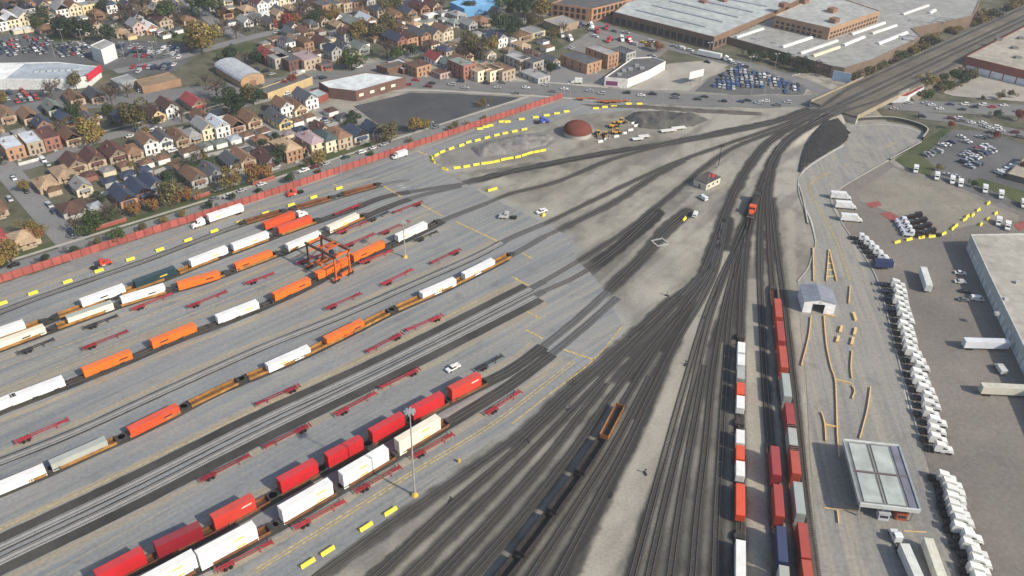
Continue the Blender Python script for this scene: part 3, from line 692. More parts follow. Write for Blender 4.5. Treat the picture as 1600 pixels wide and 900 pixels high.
_row = ((24,750,WHITE,(INK,-6)),(124,707,GREY,None),(241,655,REDOR,(INK,4)),(451,559,WHITE,(LOGO,-2)),(540,519,ORANGE,(INK,5)),(687,451,WHITE,(LOGO,0)),(751,421,WHITE,(LOGO,-2))); NN = len(_row)
for ii, (x, y, c, mk) in enumerate(_row):
    load('T5a', x, y+3, c, f'beside the empty pale rails, {ORD[NN-1-ii]} from the paved crossing', mark=mk)
cars('T8', (150,921), (762,598), 12.6, RUST, 'rust-brown well car under the red stacks')
for x, y, c in ((728,614,RED2),(669,645,RED),(606,678,RED),(540,716,RED),(468,754,RED),(368,811,RED2),(283,856,DRED),(193,898,RED)):
    ii = [728,669,606,540,468,368,283,193].index(x)
    w = f'of the {ORD[ii]} red stack from the paved crossing'
    t, p, yw = load('T8', x, y-2, c, 'at the bottom '+w, FT40, 2.62, .36)
    container(p+Vector((0,0,2.66)), yw, FT40, 2.62, c, f'{CNAME[c]} short freight container on top {w}', None, ((.7,.6,.55), 3.5) if c == RED2 else None)
cars('T9', (180,955), (700,662), 16.6, RUST, 'rust-brown well car under the white stacks')
for x, y, c, mk in ((656,691,CREAM,(LOGO,2)),(571,740,WHITE,(LOGO,-1)),(480,793,WHITE,(LOGO,4)),(357,862,WHITE,(LOGO,3)),(262,912,WHITE,(LOGO,3))):
    ii = [656,571,480,357,262].index(x); w = f'of the {ORD[ii]} white stack from the paved crossing'
    t, p, yw = load('T9', x, y-3, c, 'at the bottom '+w, FT53, 2.86, .36, mark=mk)
    container(p+Vector((0,0,2.9)), yw, FT53, 2.86, c, f'{CNAME[c]} long freight container on top {w}', None, mk)

# ---------------------------------------------------------------- empty chassis parked in the lanes
CH = [(522,335,563,319),(525,365,575,345),(537,385,585,365),(592,366,640,345),(615,332,660,315),(463,412,508,396),(560,412,615,390),(672,412,720,389),(594,446,646,420),(507,483,565,458),
 (572,550,630,520),(633,517,693,492),(520,650,590,612),(592,607,657,575),(400,632,468,602),(310,752,392,710),(410,700,487,662),(458,826,540,782),(552,770,628,728),(643,715,708,678),(757,648,815,610),
 (22,692,108,655),(128,545,200,517),(292,480,355,455),(383,443,428,427),(202,485,272,457),(335,893,428,845)]
def lane_of(p):
    best = [k for k in ('T3','T4','T5b','T6','T8') if (lambda q: (p-q).dot(E2))(near(k, 0, 0)[1] if False else min(TL[k], key=lambda v: abs((v-p).dot(E1)))) > 0]
    return {0:'between the two container trains',1:'between the second train and the crane track',2:'between the crane track and the pale rails',3:'between the brown cars and the pale tracks',4:'between the pale tracks and the red stacks',5:'beside the white stacks'}[len(best)]
CH.sort(key=lambda q: -((G(q[0],q[1])+G(q[2],q[3]))/2).dot(E1)); _lane = {}
for i, (a, b, c, d) in enumerate(CH):
    p, q = G(a, b, 1.0), G(c, d, 1.0); v = q-p; ctr = (p+q)/2; ctr.z = .014; ln = lane_of(ctr); _lane[ln] = _lane.get(ln, 0)+1
    chassis(ctr, math.atan2(v.y, v.x), min(16.0, max(12.2, v.length)), tint(CHRED,.75,1.15), f'empty red chassis {ln}, {ORD[_lane[ln]-1]} from the crossing', 'empty chassis in the freight yard', flip=((a, b) in ((522,335),(615,332),(672,412),(633,517),(592,607),(572,550),(400,632),(410,700))))
for a, b, c, d in ((578,343,602,333),(645,377,685,361),(122,516,192,490),(20,555,92,527),(750,575,779,559)):
    p, q = G(a, b, 1.0), G(c, d, 1.0); v = q-p; ctr = (p+q)/2; ctr.z = .014
    chassis(ctr, math.atan2(v.y, v.x), 12.2, (.04,.04,.045), 'empty black container chassis parked between the tracks', 'black chassis in the freight yard')

# ---------------------------------------------------------------- gantry crane
def gantry_crane():
    nl, nr, fl_ = G(526,441,0.0), G(549,428,0.0), G(500,409,0.0)
    yw = math.atan2(nr.y-nl.y, nr.x-nl.x); wx = 7.4; wy = 16.0; Hh = 11.2
    ex = Vector((math.cos(yw), math.sin(yw), 0)); ey = Vector((-ex.y, ex.x, 0))
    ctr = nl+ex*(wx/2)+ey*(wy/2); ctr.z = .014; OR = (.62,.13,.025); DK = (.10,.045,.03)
    t = thing('gantry_crane', 'orange rubber-tyred gantry crane straddling the container track', 'crane', ctr, yw)
    for sx in (-1, 1):
        for sy in (-1, 1):
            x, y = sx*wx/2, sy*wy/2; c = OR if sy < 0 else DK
            MB().box(x-.3,x+.3,y-.3,y+.3,1.5,Hh).box(x-.6,x+.6,y-.5,y+.5,1.3,2.2).build('leg', 'paint', t, c)
            for k in (-.9, .9): wheel(t, x+k, y, .8, .6)
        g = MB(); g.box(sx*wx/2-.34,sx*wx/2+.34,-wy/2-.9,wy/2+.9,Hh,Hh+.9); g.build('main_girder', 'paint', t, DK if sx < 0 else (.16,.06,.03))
        MB().box(sx*wx/2+.5*sx-.05,sx*wx/2+.5*sx+.35*sx if sx>0 else sx*wx/2-.5,-wy/2,wy/2,Hh+1.1,Hh+1.16).build('walkway', 'paint', t, (.12,.11,.1)) if sx > 0 else None
    for sy in (-1, 1):
        MB().box(-wx/2-1.6,wx/2+1.6,sy*wy/2-.3,sy*wy/2+.3,1.1,1.7).build('sill_beam', 'paint', t, OR)
        MB().box(-wx/2,wx/2,sy*wy/2-.3,sy*wy/2+.3,Hh-.3,Hh+.5).build('cross_beam', 'paint', t, OR)
        MB().box(-wx/2,wx/2,sy*wy/2-.2,sy*wy/2+.2,7.6,8.1).bar((-wx/2,sy*wy/2,4.2),(wx/2,sy*wy/2,7.6),.3).build('brace', 'paint', t, OR)
    MB().box(-1.6,1.6,-wy/2-1.2,-wy/2-.4,1.9,3.4).build('engine_house', 'paint', t, OR)
    tr = MB().box(-wx/2,wx/2,-3.4,-2.6,Hh+1.1,Hh+1.6).box(-wx/2,wx/2,-.6,.2,Hh+1.1,Hh+1.6).box(-1.6,1.6,-2.6,-.4,Hh+1.1,Hh+1.8).build('trolley', 'paint', t, (.5,.11,.03))
    MB().box(-.8,.8,-3.2,-1.6,Hh-2.6,Hh-.4).build('operator_cabin', 'glass', t)
    sp = MB().box(-6.0,6.0,-2.4,-.4,6.6,7.0).box(-6.1,-5.7,-2.7,-.1,6.2,7.0).box(5.7,6.1,-2.7,-.1,6.2,7.0).build('spreader', 'paint', t, (.55,.16,.03))
    for x in (-2,2):
        for y in (-2.2,-.6): MB().bar((x,y,7.0),(x,y,Hh+1.1),.08).build('hoist_cable', 'dark', t)
gantry_crane()

# ---------------------------------------------------------------- vehicles in the freight yard
FY = R(42)
p = G(326,349); tractor(p+E1*-3.5+Vector((0,0,.014)), FY+math.pi, WHITE, 'white sleeper tractor hauling a trailer along the red fence')
trailer(p+E1*8.2+Vector((0,0,.014)), FY+math.pi, 16.15, WHITE, 'long white trailer coupled to the tractor along the red fence', mark=(LOGO, 4, 1))
tractor(G(159,416,dz=.014), FY, (.55,.06,.03), 'red bobtail tractor driving beside the red fence near the houses', sleeper=0)
tractor(G(461,304,dz=.014), FY+math.pi, (.55,.07,.03), 'red bobtail tractor driving beside the red fence past the white trailer', sleeper=0)
p = G(437,352); trailer(p+Vector((0,0,.014)), R(46), 15.0, (.72,.10,.03), 'red-orange box trailer coupled to a white tractor behind the containers')
tractor(p+Vector((math.cos(R(46)),math.sin(R(46)),0))*10+Vector((0,0,.014)), R(46), WHITE, 'white tractor pulling the red-orange trailer', sleeper=0)
box_truck(G(621,247,dz=.014), R(40)+math.pi, (.72,.72,.7), 'white box truck driving along the red fence past the pavement', L=6.0, h=2.4)
car(G(708,577,dz=.014), R(222), 'pickup', 'white', 'parked between the pale rails and the red train', wheels=True)
car(G(846,332,dz=.014), R(215), 'pickup', 'white', 'stopped at the edge of the paved crossing')
tractor(G(793,341,dz=.014), R(180), (.5,.5,.48), 'small grey and white yard tractor on the paved crossing', sleeper=0)
car(G(1086,337,dz=.014), R(70), 'van', 'white', 'parked near the yard office by a yellow barrier')
car(G(1098,311,dz=.014), R(120), 'van', 'white', 'parked right outside the yard office door')
tractor(G(847,192,dz=.014), R(20), (.05,.08,.42), 'blue bobtail tractor driving between the yellow barriers', sleeper=.6)

# ---------------------------------------------------------------- barriers
A42 = R(42)
for x, y in ((4,474),(52,458),(106,440),(155,423),(204,405),(250,390),(294,375),(335,361),(375,347),(415,333),(455,320),(490,308),(530,294)):
    barrier(x, y+1, A42, where='along the fence road, counted from the houses end')
for x, y in ((610,800),(572,824),(512,862),(481,881)): barrier(x, y, R(44), where='on the apron edge by the tall lamp mast', L=4.2)
OV = [(885,175),(870,178),(854,181),(837,184),(815,187),(793,191),(784,191),(766,197),(759,199),(750,202)]
for i, (x, y) in enumerate(OV): barrier(x, y, R(15), where='along the truck loop road, counted from the main street')
OV = [(819,203),(804,206),(789,209),(776,212),(761,216),(746,220),(732,223),(721,228),(705,233),(691,238),(682,243)]
for i, (x, y) in enumerate(OV):
    q = OV[min(i+1,len(OV)-1)]; r_ = OV[max(i-1,0)]; d = G(*r_)-G(*q); barrier(x, y, math.atan2(d.y, d.x), where='round the rubble island, fence side, counted from the dome')
OV = [(675,247),(677,253),(695,265),(714,263),(729,261),(744,258),(757,256),(766,255),(776,253),(787,250),(797,248),(809,246),(819,243),(828,240),(838,238),(848,236)]
for i, (x, y) in enumerate(OV):
    q = OV[min(i+1,len(OV)-1)]; r_ = OV[max(i-1,0)]; d = G(*r_)-G(*q); barrier(x, y, math.atan2(d.y, d.x), where='round the rubble island, track side, counted from its tip')
for x, y in ((931,170),(945,168),(959,167),(982,163),(999,163)): barrier(x, y, R(8), where='by the orange scrap near the main road')
for x, y in ((766,298),(773,296)): barrier(x, y, R(35), where='at the crossing before the dark tracks', L=2.6)
barrier(849,337,R(70),where='beside the pickup at the crossing',L=2.6); barrier(1069,343,R(60),where='beside the van near the yard office')
for x, y in ((938,222),(948,218),(963,214),(975,209),(985,204),(994,197),(990,193)): barrier(x, y, R(25), (.72,.71,.66), 3.0, 'round the machine yard beside the dome')
for a, b in (((1398,379),(1405,377)),((1416,375),(1424,373)),((1434,372),(1444,370)),((1451,370),(1460,369)),((1470,367),(1478,363)),((1485,360),(1491,354)),((1490,355),(1496,350)),((1503,345),(1510,341)),((1508,340),(1514,336)),((1517,338),(1521,334)),((1525,330),(1531,326)),((1540,320),(1547,315)),((1530,353),(1534,348)),((1540,345),(1546,340)),((1552,336),(1558,331))):
    d = G(*b)-G(*a); barrier((a[0]+b[0])/2, (a[1]+b[1])/2+1, math.atan2(d.y, d.x), where='in the bent line across the truck lot, counted from the tractors')
# ================================================================== RIGHT HALF OF THE YARD
from mathutils.geometry import delaunay_2d_cdt
ground_mat('dark_heap_mat', (.06,.06,.058), (.13,.128,.115), .2, 1.2)
def inpoly(x, y, P):
    c = False; j = len(P)-1
    for i in range(len(P)):
        if ((P[i].y > y) != (P[j].y > y)) and x < (P[j].x-P[i].x)*(y-P[i].y)/(P[j].y-P[i].y+1e-12)+P[i].x: c = not c
        j = i
    return c
def drape(name, pix, mat, dz=.06, step=5.0, curve=False, **props):
    """a sheet of paving that follows the ground"""
    P = [G(x, y) for x, y in pix]
    B = []
    for i, a in enumerate(P):
        b_ = P[(i+1)%len(P)]; n = max(1, int((b_-a).length/step))
        B += [a.lerp(b_, k/n) for k in range(n)]
    if area2(B) < 0: B = B[::-1]
    V = [Vector((p.x, p.y)) for p in B]; E_ = [(i,(i+1)%len(B)) for i in range(len(B))]
    x0, x1 = min(p.x for p in B), max(p.x for p in B); y0, y1 = min(p.y for p in B), max(p.y for p in B)
    x = x0+step*.5
    while x < x1:
        y = y0+step*.5
        while y < y1:
            if inpoly(x, y, B): V.append(Vector((x, y)))
            y += step
        x += step
    vs, es, fs, *_r2 = delaunay_2d_cdt(V, E_, [list(range(len(B)))], 1, 1e-4)
    zz = hgt(np.array([v.x for v in vs]), np.array([v.y for v in vs]))
    F = []
    for f in fs:
        a, b_, c = (vs[i] for i in f[:3]); F.append(tuple(f) if (b_-a).cross(c-a) > 0 else tuple(f)[::-1])
    m = MB(); m.add([(v.x, v.y, z+dz) for v, z in zip(vs, zz)], F); o = m.build(name, mat); o['kind'] = 'structure'
    for a, v in props.items(): o[a] = v
    return o
drape('gate_pavement', [(1322,192),(1385,190),(1420,196),(1445,207),(1437,222),(1387,251),(1335,281),(1302,302),(1298,315),(1312,345),(1352,405),(1374,450),(1402,560),(1434,680),(1454,760),(1492,905),(1502,960),(1288,960),(1280,900),(1266,720),(1260,600),(1252,520),(1246,440),(1268,420),(1273,380),(1265,342),(1252,318),(1246,290),(1252,270),(1277,250),(1318,226),(1323,210)], 'gate_pave', .07, label='tan-grey paving of the truck gate and its ramp')
drape('truck_lot', [(1335,281),(1390,252),(1400,260),(1470,282),(1640,345),(1640,960),(1506,960),(1496,905),(1458,760),(1438,680),(1406,560),(1378,450),(1356,405),(1316,345),(1302,315),(1305,303)], 'lot_pave', .05, label='brown-grey asphalt lot where tractors stand')
drape('concrete_lot', [(1343,300),(1395,262),(1470,287),(1592,337),(1590,347),(1515,352),(1462,367),(1425,345),(1345,314)], 'stained_slab', .09, label='stained pale concrete parking slab')
drape('car_park', [(1402,252),(1478,202),(1545,206),(1650,245),(1650,345),(1592,332),(1470,281),(1440,272)], 'asphalt', .05, label='grey asphalt car park beside the ramp')
drape('grass_verge', [(1398,250),(1440,221),(1474,201),(1496,198),(1470,216),(1443,246),(1462,262),(1452,276),(1415,262)], 'lawn', .1, label='green grass verge beside the car park')
drape('grass_verge', [(1510,285),(1530,278),(1640,310),(1640,332),(1600,322),(1545,296)], 'lawn', .1, label='grass strip between the car park and the truck lot')
flat('faded_red', (.30,.085,.075), .85, var=.4, scale=.6)
for P_ in ([(1352,318),(1372,314),(1378,321),(1360,326)], [(1374,334),(1392,331),(1408,343),(1394,347)], [(1584,352),(1600,344),(1612,350),(1592,362)]): drape('red_marking', P_, 'faded_red', .13, label='faded red painted patch on the lot')
# painted lines
def line(pix, w=.35, mat='line_yellow', z=.03, name='painted_line', off=0.0):
    P = [G(x, y) for x, y in pix]; L = smooth(P, 5.0) if len(P) > 2 else P
    o = ribbon(MB(), L, off-w/2, off+w/2, z).build(name, mat); o['kind'] = 'structure'; o['label'] = 'painted line on the paving'
for s in (0, 1.1): line([(400,895),(560,795),(640,744),(765,668),(840,612),(900,565)], .4, off=s)
line([(972,510),(927,563),(870,607),(800,662)], .5)
for a in ([(600,291),(628,308)], [(650,315),(690,337)], [(712,346),(778,377)], [(809,391),(831,404)], [(800,432),(827,447)], [(820,484),(845,498)], [(822,515),(848,529)], [(877,545),(928,562)], [(520,287),(533,294)], [(652,236),(668,243)]): line(a, .9)
for a in ([(622,291),(632,289)], [(626,294),(636,292)]): line(a, .4, 'line_white')
for s in (0, .6): line([(1400,222),(1380,231),(1325,256),(1272,281),(1264,297),(1282,332),(1305,375),(1327,437)], .25, off=s, z=.1)
line([(1437,207),(1420,200),(1385,195),(1328,197)], .35, 'line_white', .1); line([(1318,228),(1277,252),(1253,271),(1248,290),(1254,318),(1267,342),(1275,378)], .35, 'line_white', .1)
for x0, y0, x1, y1 in ((1380,460,1420,640),(1390,460,1432,640)): line([(x0,y0),(x1,y1)], .25, 'line_white', .1)
# lane lines along the yard lanes
for pts in ([(-40,590),(150,522),(320,458),(470,395),(590,345)], [(-40,625),(150,550),(330,478),(480,416)], [(-40,660),(90,612)], [(-40,845),(200,735),(400,640),(600,545),(780,452)]): line(pts, .3, z=.03)

# --- container trains on the right-hand tracks
def stack(key, y, c, L, where, z0=.36, double=True, hh=2.6):
    LN = TL[key]; xs = None
    px = np.interp(y, [q[1] for q in TRACKS[key]][::1] if TRACKS[key][0][1] < TRACKS[key][-1][1] else [q[1] for q in TRACKS[key]][::-1], [q[0] for q in TRACKS[key]] if TRACKS[key][0][1] < TRACKS[key][-1][1] else [q[0] for q in TRACKS[key]][::-1])
    top = z0+(2*hh if double else hh); p = G(float(px), y, top); p, yw = near(LN, *((float(px), y)), z=top); p.z = z0
    if math.sin(yw) < 0: yw += math.pi
    if double:
        container(p.copy(), yw, L, hh, c, f'{CNAME[c]} lower container {where}', None)
        p.z += hh+.05
    container(p, yw, L, hh, c, f'{CNAME[c]} {"top " if double else ""}container {where}', None)
    return p, yw
n = 0
for y, c, L in ((542,WHITE,6.1),(561,WHITE,6.1),(582,GREY,6.1),(606,REDOR,6.1),(627,WHITE,6.1),(681,WHITE,6.1),(706,REDOR,6.1),(731,WHITE,6.1),(779,REDOR,12.19),(880,WHITE,16.15)):
    stack('C6', y, c, L, f'{ORD[n]} from the locomotive end of the short mixed train', 1.05, False); n += 1
for k in cars('C6', (1157,520), (1154,930), 16.2, None, 'dark flat car under the mixed train', 'spine', end='locomotive'): pass
REDS = [(.46,.075,.04),(.40,.05,.035),(.36,.04,.04)]
for c in REDS: CNAME[c] = 'brick-red'
n = 0
for y, c in ((480,REDS[0]),(516,REDS[1]),(556,REDS[0]),(600,TEAL),(648,REDS[2]),(682,GREY),(716,REDS[0]),(776,TEAL),(842,REDS[1]),(903,REDS[0])):
    stack('R2', y, c, FT40, f'{ORD[n]} from the gate shed in the long stack train'); n += 1
n = 0
for y, c in ((718,REDS[2]),(780,REDS[1]),(848,NAVY),(912,GREY)):
    stack('R1', y, c, FT40, f'{ORD[n]} from the head of the train beside the bare gravel strip'); n += 1
cars('R2', (1208,450), (1258,940), 12.6, (.16,.07,.05), 'brown well car under the long stack train', end='gate shed')
cars('R1', (1203,690), (1221,950), 12.6, (.16,.07,.05), 'brown well car beside the bare gravel strip', end='gate shed')
# --- open gondolas
def gondola(p, yw, col, label, L=16.0, load_=None):
    t = thing('gondola_car', label, 'rail car', p, yw)
    for k in (1,-1):
        def side():
            m = MB(); m.box(-L/2,L/2,1.38,1.48,.9,2.5); m.box(-L/2,L/2,1.34,1.54,2.42,2.54)
            x = -L/2+.4
            while x < L/2: m.box(x,x+.14,1.48,1.55,.95,2.42); x += 1.25
            return m
        put('side_panel', cached(('gs',L), side, 'side_panel', 'rusty'), t, col, scale=(1,k,1))
        put('end_panel', cached(('ge',), lambda: MB().box(-.06,.06,-1.38,1.38,.9,2.5).box(.06,.5,-.4,.4,.8,1.05), 'end_panel', 'rusty'), t, col, (k*L/2,0,0), 0 if k > 0 else math.pi)
        put('bogie', cached(('bog',), _bogie, 'bogie', 'dark'), t, None, (k*(L/2-1.8),0,0))
    if load_: put('scrap_load', cached(('gl',L), lambda: MB().prism([(-L/2+.2,-1.3),(L/2-.2,-1.3),(L/2-.2,1.3),(-L/2+.2,1.3)], 1.0, 2.3), 'scrap_load', 'dark_heap_mat'), t)
    put('floor', cached(('gf',L), lambda: MB().box(-L/2,L/2,-1.38,1.38,.88,1.0), 'floor', 'rusty'), t, (.05,.045,.04))
    return t
LN = TL['D6']; pts = []
pa, _ = near('D6', 962, 640); cum = 0; i0 = min(range(len(LN)), key=lambda i: (LN[i]-pa).length)
s = 0.0; nextc = 9.0; k = 0; i = i0
while i > 0 and k < 7:
    d = LN[i-1]-LN[i]; ln = d.length
    if s+ln >= nextc:
        q = LN[i]+d*((nextc-s)/ln); q = Vector((q.x,q.y,.01)); yw = math.atan2(d.y, d.x)
        gondola(q, yw, (.33,.135,.04) if k == 0 else (.035,.03,.03), 'orange empty gondola at the end of the black gondola train' if k == 0 else f'black empty gondola, {ORD[k-1]} behind the orange one')
        k += 1; nextc += 17.6
    s += ln; i -= 1
# --- locomotive
def locomotive(front, tail):
    a, b = G(*front, 0.0), G(*tail, 0.0); yw = math.atan2(a.y-b.y, a.x-b.x); c = (a+b)/2; c, yw0 = near('C6', (front[0]+tail[0])/2, (front[1]+tail[1])/2); L = 21.0
    t = thing('locomotive', 'diesel locomotive with orange-red nose and dark hood on the curving track', 'locomotive', c, yw); OC=(.74,.11,.025); DK=(.03,.035,.035)
    MB().box(-L/2,L/2,-1.5,1.5,1.05,1.5).box(-4,4,-1.2,1.2,.5,1.1).build('underframe', 'paint', t, DK)
    MB().box(-L/2+1.6,4.4,-.95,.95,1.5,3.9).box(-L/2+1.2,-L/2+5.2,-1.5,1.5,3.2,4.35).build('long_hood', 'paint', t, (.045,.05,.045))
    for i in range(6): MB().cyl(-3.2+i*1.15, 0, 3.9, 4.1, .42, n=10).build('roof_fan', 'dark', t)
    cb = MB().box(4.4,7.4,-1.5,1.5,1.5,4.35).build('cab', 'paint', t, OC); MB().box(7.4,7.44,-1.25,1.25,3.1,3.9).build('windscreen', 'glass', cb)
    MB().yprof([(7.4,1.5),(9.6,1.5),(9.6,2.4),(9.1,3.0),(7.4,3.1)], -1.0, 1.0).build('short_hood', 'paint', t, OC)
    MB().box(9.6,10.4,-1.5,1.5,.5,1.05).build('pilot', 'paint', t, (.6,.5,.4))
    MB().box(9.6,9.66,-.35,.35,2.0,2.3).build('headlight', 'line_white', t)
    for k in (1,-1):
        MB().box(-L/2+.6,4.4,k*1.46-.02,k*1.46+.02,2.35,2.42).build('handrail', 'paint', t, OC)
        o = MB()
        for dx in (-1.7,0,1.7):
            for s in (-1,1): o.cyl(dx,.62,s*.75-.08,s*.75+.08,.5,n=10,ax='y')
        for s in (-1,1): o.box(-2.4,2.4,s*1.0-.1,s*1.0+.1,.45,.95)
        o.build('bogie', 'dark', t, None, (k*6.4,0,0))
locomotive((1167,357), (1189,294))

# --- gate shed over the inspection lane
def gate_shed():
    a, b = G(1253,488,0.0), G(1302,492,0.0); w = (b-a).length; yw = math.atan2(b.y-a.y, b.x-a.x); c = (a+b)/2; D = 11.0; h, r = 5.2, 6.3
    t = thing('gate_shed', 'white metal drive-through shed with a grey gable roof over the gate lane', 'shed', c+Vector((0,0,.07)), yw)
    m = MB(); x = w/2; o0, o1, oh = -2.6, 2.0, 4.2
    m.box(-x,o0,0,.2,0,oh); m.box(o1,x,0,.2,0,oh); m.prism([(-x,0),(x,0),(x,.2),(-x,.2)], oh, [h,h,h,h]); m.add([(-x,0,h),(x,0,h),(0,0,r),(-x,.2,h),(x,.2,h),(0,.2,r)], [(0,1,2),(5,4,3)])
    m.box(-x,-x+.2,.2,D-.2,0,h); m.box(x-.2,x,.2,D-.2,0,h); m.box(-x,o0,D-.2,D,0,h); m.box(o1,x,D-.2,D,0,h); m.box(o0,o1,D-.2,D,4.2,h)
    m.build('wall', 'paint', t, (.84,.86,.88))
    for k in (1,-1): MB().add([(k*-x-k*.3,-.35,h-.12),(0,-.35,r+.06),(0,D+.3,r+.06),(k*-x-k*.3,D+.3,h-.12),(k*-x-k*.3,-.35,h-.0),(0,-.35,r+.2),(0,D+.3,r+.2),(k*-x-k*.3,D+.3,h-.0)], [(0,1,2,3),(7,6,5,4),(0,4,5,1),(1,5,6,2),(2,6,7,3),(3,7,4,0)]).build('roof_slope', 'metal', t, (.36,.38,.42))
    MB().box(-.5,.5,-.03,-.005,4.75,5.0).build('vent', 'dark', t)
gate_shed()
# --- inspection canopy
def canopy():
    z = 5.6; q = [G(x, y, z) for x, y in ((1322,688),(1409,698),(1433,797),(1339,787))]
    c = sum(q, Vector())/4; c.z = 0.07; e = ((q[1]-q[0])+(q[2]-q[3])); yw = math.atan2(e.y, e.x); W = e.length/2; f = ((q[0]-q[3])+(q[1]-q[2])).length/2; X, Y = W/2, f/2
    t = thing('inspection_canopy', 'grey steel canopy with four pale roof panels over the gate lanes', 'canopy', c, yw)
    MB().box(-X,X,-Y,Y,z-.7,z-.15).build('roof_deck', 'membrane', t, (.20,.215,.215))
    for x0, x1 in ((-X+1.4,-X+6.4),(X-8.6,X-3.6)):
        for y0, y1 in ((-Y+1.2,-.5),(.5,Y-1.0)): MB().box(x0,x1,y0,y1,z-.15,z+.05).build('roof_panel', 'membrane', t, (.46,.50,.47))
    for y0, y1 in ((-Y+1.2,-.5),(.5,Y-1.0)):
        for i in range(5):
            x = -X+7.0+i*.75; MB().box(x,x+.4,y0,y1,z-.15,z-.02).build('roof_rib', 'membrane', t, (.30,.30,.27))
    MB().box(X-2.7,X-.2,-Y+.3,Y-.3,z-.15,z+.02).build('side_gutter', 'membrane', t, (.20,.20,.25))
    for k in (1,-1):
        MB().box(-X,X,k*Y-.3,k*Y+.3,z-.9,z+.35).build('fascia', 'paint', t, (.58,.61,.58)); MB().box(k*X-.3,k*X+.3,-Y+.3,Y-.3,z-.9,z+.3).build('fascia', 'metal', t, (.46,.48,.47))
    MB().box(-X+.3,X-.3,-.25,.25,z-.1,z+.22).build('ridge_beam', 'metal', t, (.24,.19,.18))
    for x in (-X+.8,-1.2,X-1.0):
        for y in (-Y+1,Y-1): MB().box(x-.2,x+.2,y-.2,y+.2,0,z-.7).build('post', 'metal', t, (.4,.4,.4))
    return c, yw
canopy()
def booth(px, py, w, d, h, col, label, name='gate_booth'):
    t = thing(name, label, 'booth', G(px, py, dz=.07), R(-8))
    MB().box(-w/2,w/2,-d/2,d/2,0,h).build('wall', 'paint', t, col); MB().box(-w/2-.2,w/2+.2,-d/2-.2,d/2+.2,h,h+.15).build('roof', 'paint', t, tuple(c*.8 for c in col))
    MB().box(-w/2+.3,w/2-.3,-d/2-.02,-d/2-.003,1.0,2.0).build('window', 'glass', t)
booth(1378,808,2.9,2.6,2.7,(.62,.66,.70),'white gate booth with a wide window beside the canopy'); booth(1405,806,2.9,3.6,2.9,(.42,.10,.05),'orange-red equipment cabin beside the canopy')
# --- painted guard kerbs round the lanes
YG = (.78,.53,.22)
def guard(pix, label, h=.6, w=.32):
    L = [G(x, y, dz=.065) for x, y in pix]; L = smooth(L, 2.5) if len(L) > 2 else L
    o = ext_bar(MB(), L, 0, w, h, 0)
    n = len(L)
    o.f += [(0,1,2,3), (4*n-1,4*n-2,4*n-3,4*n-4)]
    ob = o.build('guard_rail', 'barrier', None, YG); ob['label'] = label; ob['category'] = 'guard rail'
guard([(1270,388),(1271,440)], 'yellow guard rail leading into the shed, track side'); guard([(1295,391),(1291,440)], 'yellow guard rail leading into the shed, lane side')
guard([(1296,391),(1301,415),(1307,440)], 'yellow guard rail splaying away from the shed entrance'); 
for i in range(4): guard([(1293.5-i*.9,402+i*10),(1298+i*1.9,402+i*10)], 'short yellow rung between the splayed guard rails', .3)
guard([(1267,496),(1263,528),(1252,572)], 'long yellow guard rail flaring out below the shed, track side'); guard([(1287,494),(1291,540),(1299,578),(1305,598),(1308,680),(1311,715)], 'long yellow guard rail curving down from the shed, lane side')
guard([(1289,492),(1306,496)], 'short yellow guard rail across the shed front'); guard([(1328,448),(1326,475)], 'short straight yellow guard rail beside the ramp lane')
guard([(1331,549),(1329,575),(1331,592)], 'yellow guard rail above the lane crossbar'); guard([(1306,594),(1332,601)], 'yellow crossbar between the two lane rails'); guard([(1331,604),(1335,612),(1331,624)], 'stub of yellow guard rail under the lane crossbar')
guard([(1360,606),(1355,640),(1348,668),(1343,686)], 'long bowed yellow guard rail ending at the canopy'); guard([(1283,645),(1288,662),(1290,690)], 'crooked yellow guard rail near the stack train'); guard([(1288,664),(1306,668)], 'thin yellow bar joining two guard rails')
for (x0,y0,x1,y1) in ((1315,511,1312,521),(1310,527,1307,536),(1337,514,1334,525),(1333,529,1330,540),(1333,490,1337,502)): guard([(x0,y0),(x1,y1)], 'short yellow concrete block between the truck lanes', .8, .9)
guard([(1308,799),(1310,818)], 'short yellow post guard beside the canopy lane'); guard([(1288,794),(1340,798)], 'thin yellow chain bar across the canopy lane', .25, .15); guard([(1412,830),(1448,832)], 'thin yellow bar across the outer lane', .25, .15)

# --- standing tractors, trucks and trailers
def row(a, b, n, fn):
    pa, pb = G(*a, dz=.05), G(*b, dz=.05)
    for i in range(n): fn(i, pa.lerp(pb, i/(n-1) if n > 1 else 0))
def jig(a): return a+random.uniform(-.03,.03)
row((1351,375), (1388,412), 6, lambda i, p: tractor(p-Vector((2.2,0,0))+Vector((random.uniform(-.4,.4),0,0)), jig(R(-9)), tint((.74,.75,.76),.88,1.02), f'white day-cab tractor, {ORD[5-i]} from the blue trailer', sleeper=0))
trailer(G(1378,419,dz=.05), R(-4), 7.5, NAVY, 'short dark blue trailer between the two rows of tractors')
def big(i, p): 
    tractor(p-Vector((4.2,0,0))+Vector((random.uniform(-1.1,1.1),0,0)), jig(R(-9)), tint((.78,.79,.76),.8,1.0), f'white sleeper tractor in the long row, {ORD[i]} from the blue trailer', sleeper=random.choice((1.0,1.4,1.8)))
row((1410,449), (1486,706), 24, big)
row((1497,752), (1556,925), 15, lambda i, p: tractor(p-Vector((4.2+random.uniform(-1,1),0,0)), jig(R(-10)), tint((.78,.79,.75),.8,1.0), f'white sleeper tractor in the second row, {ORD[i]} from the gap', sleeper=random.choice((1.0,1.4,1.8))))
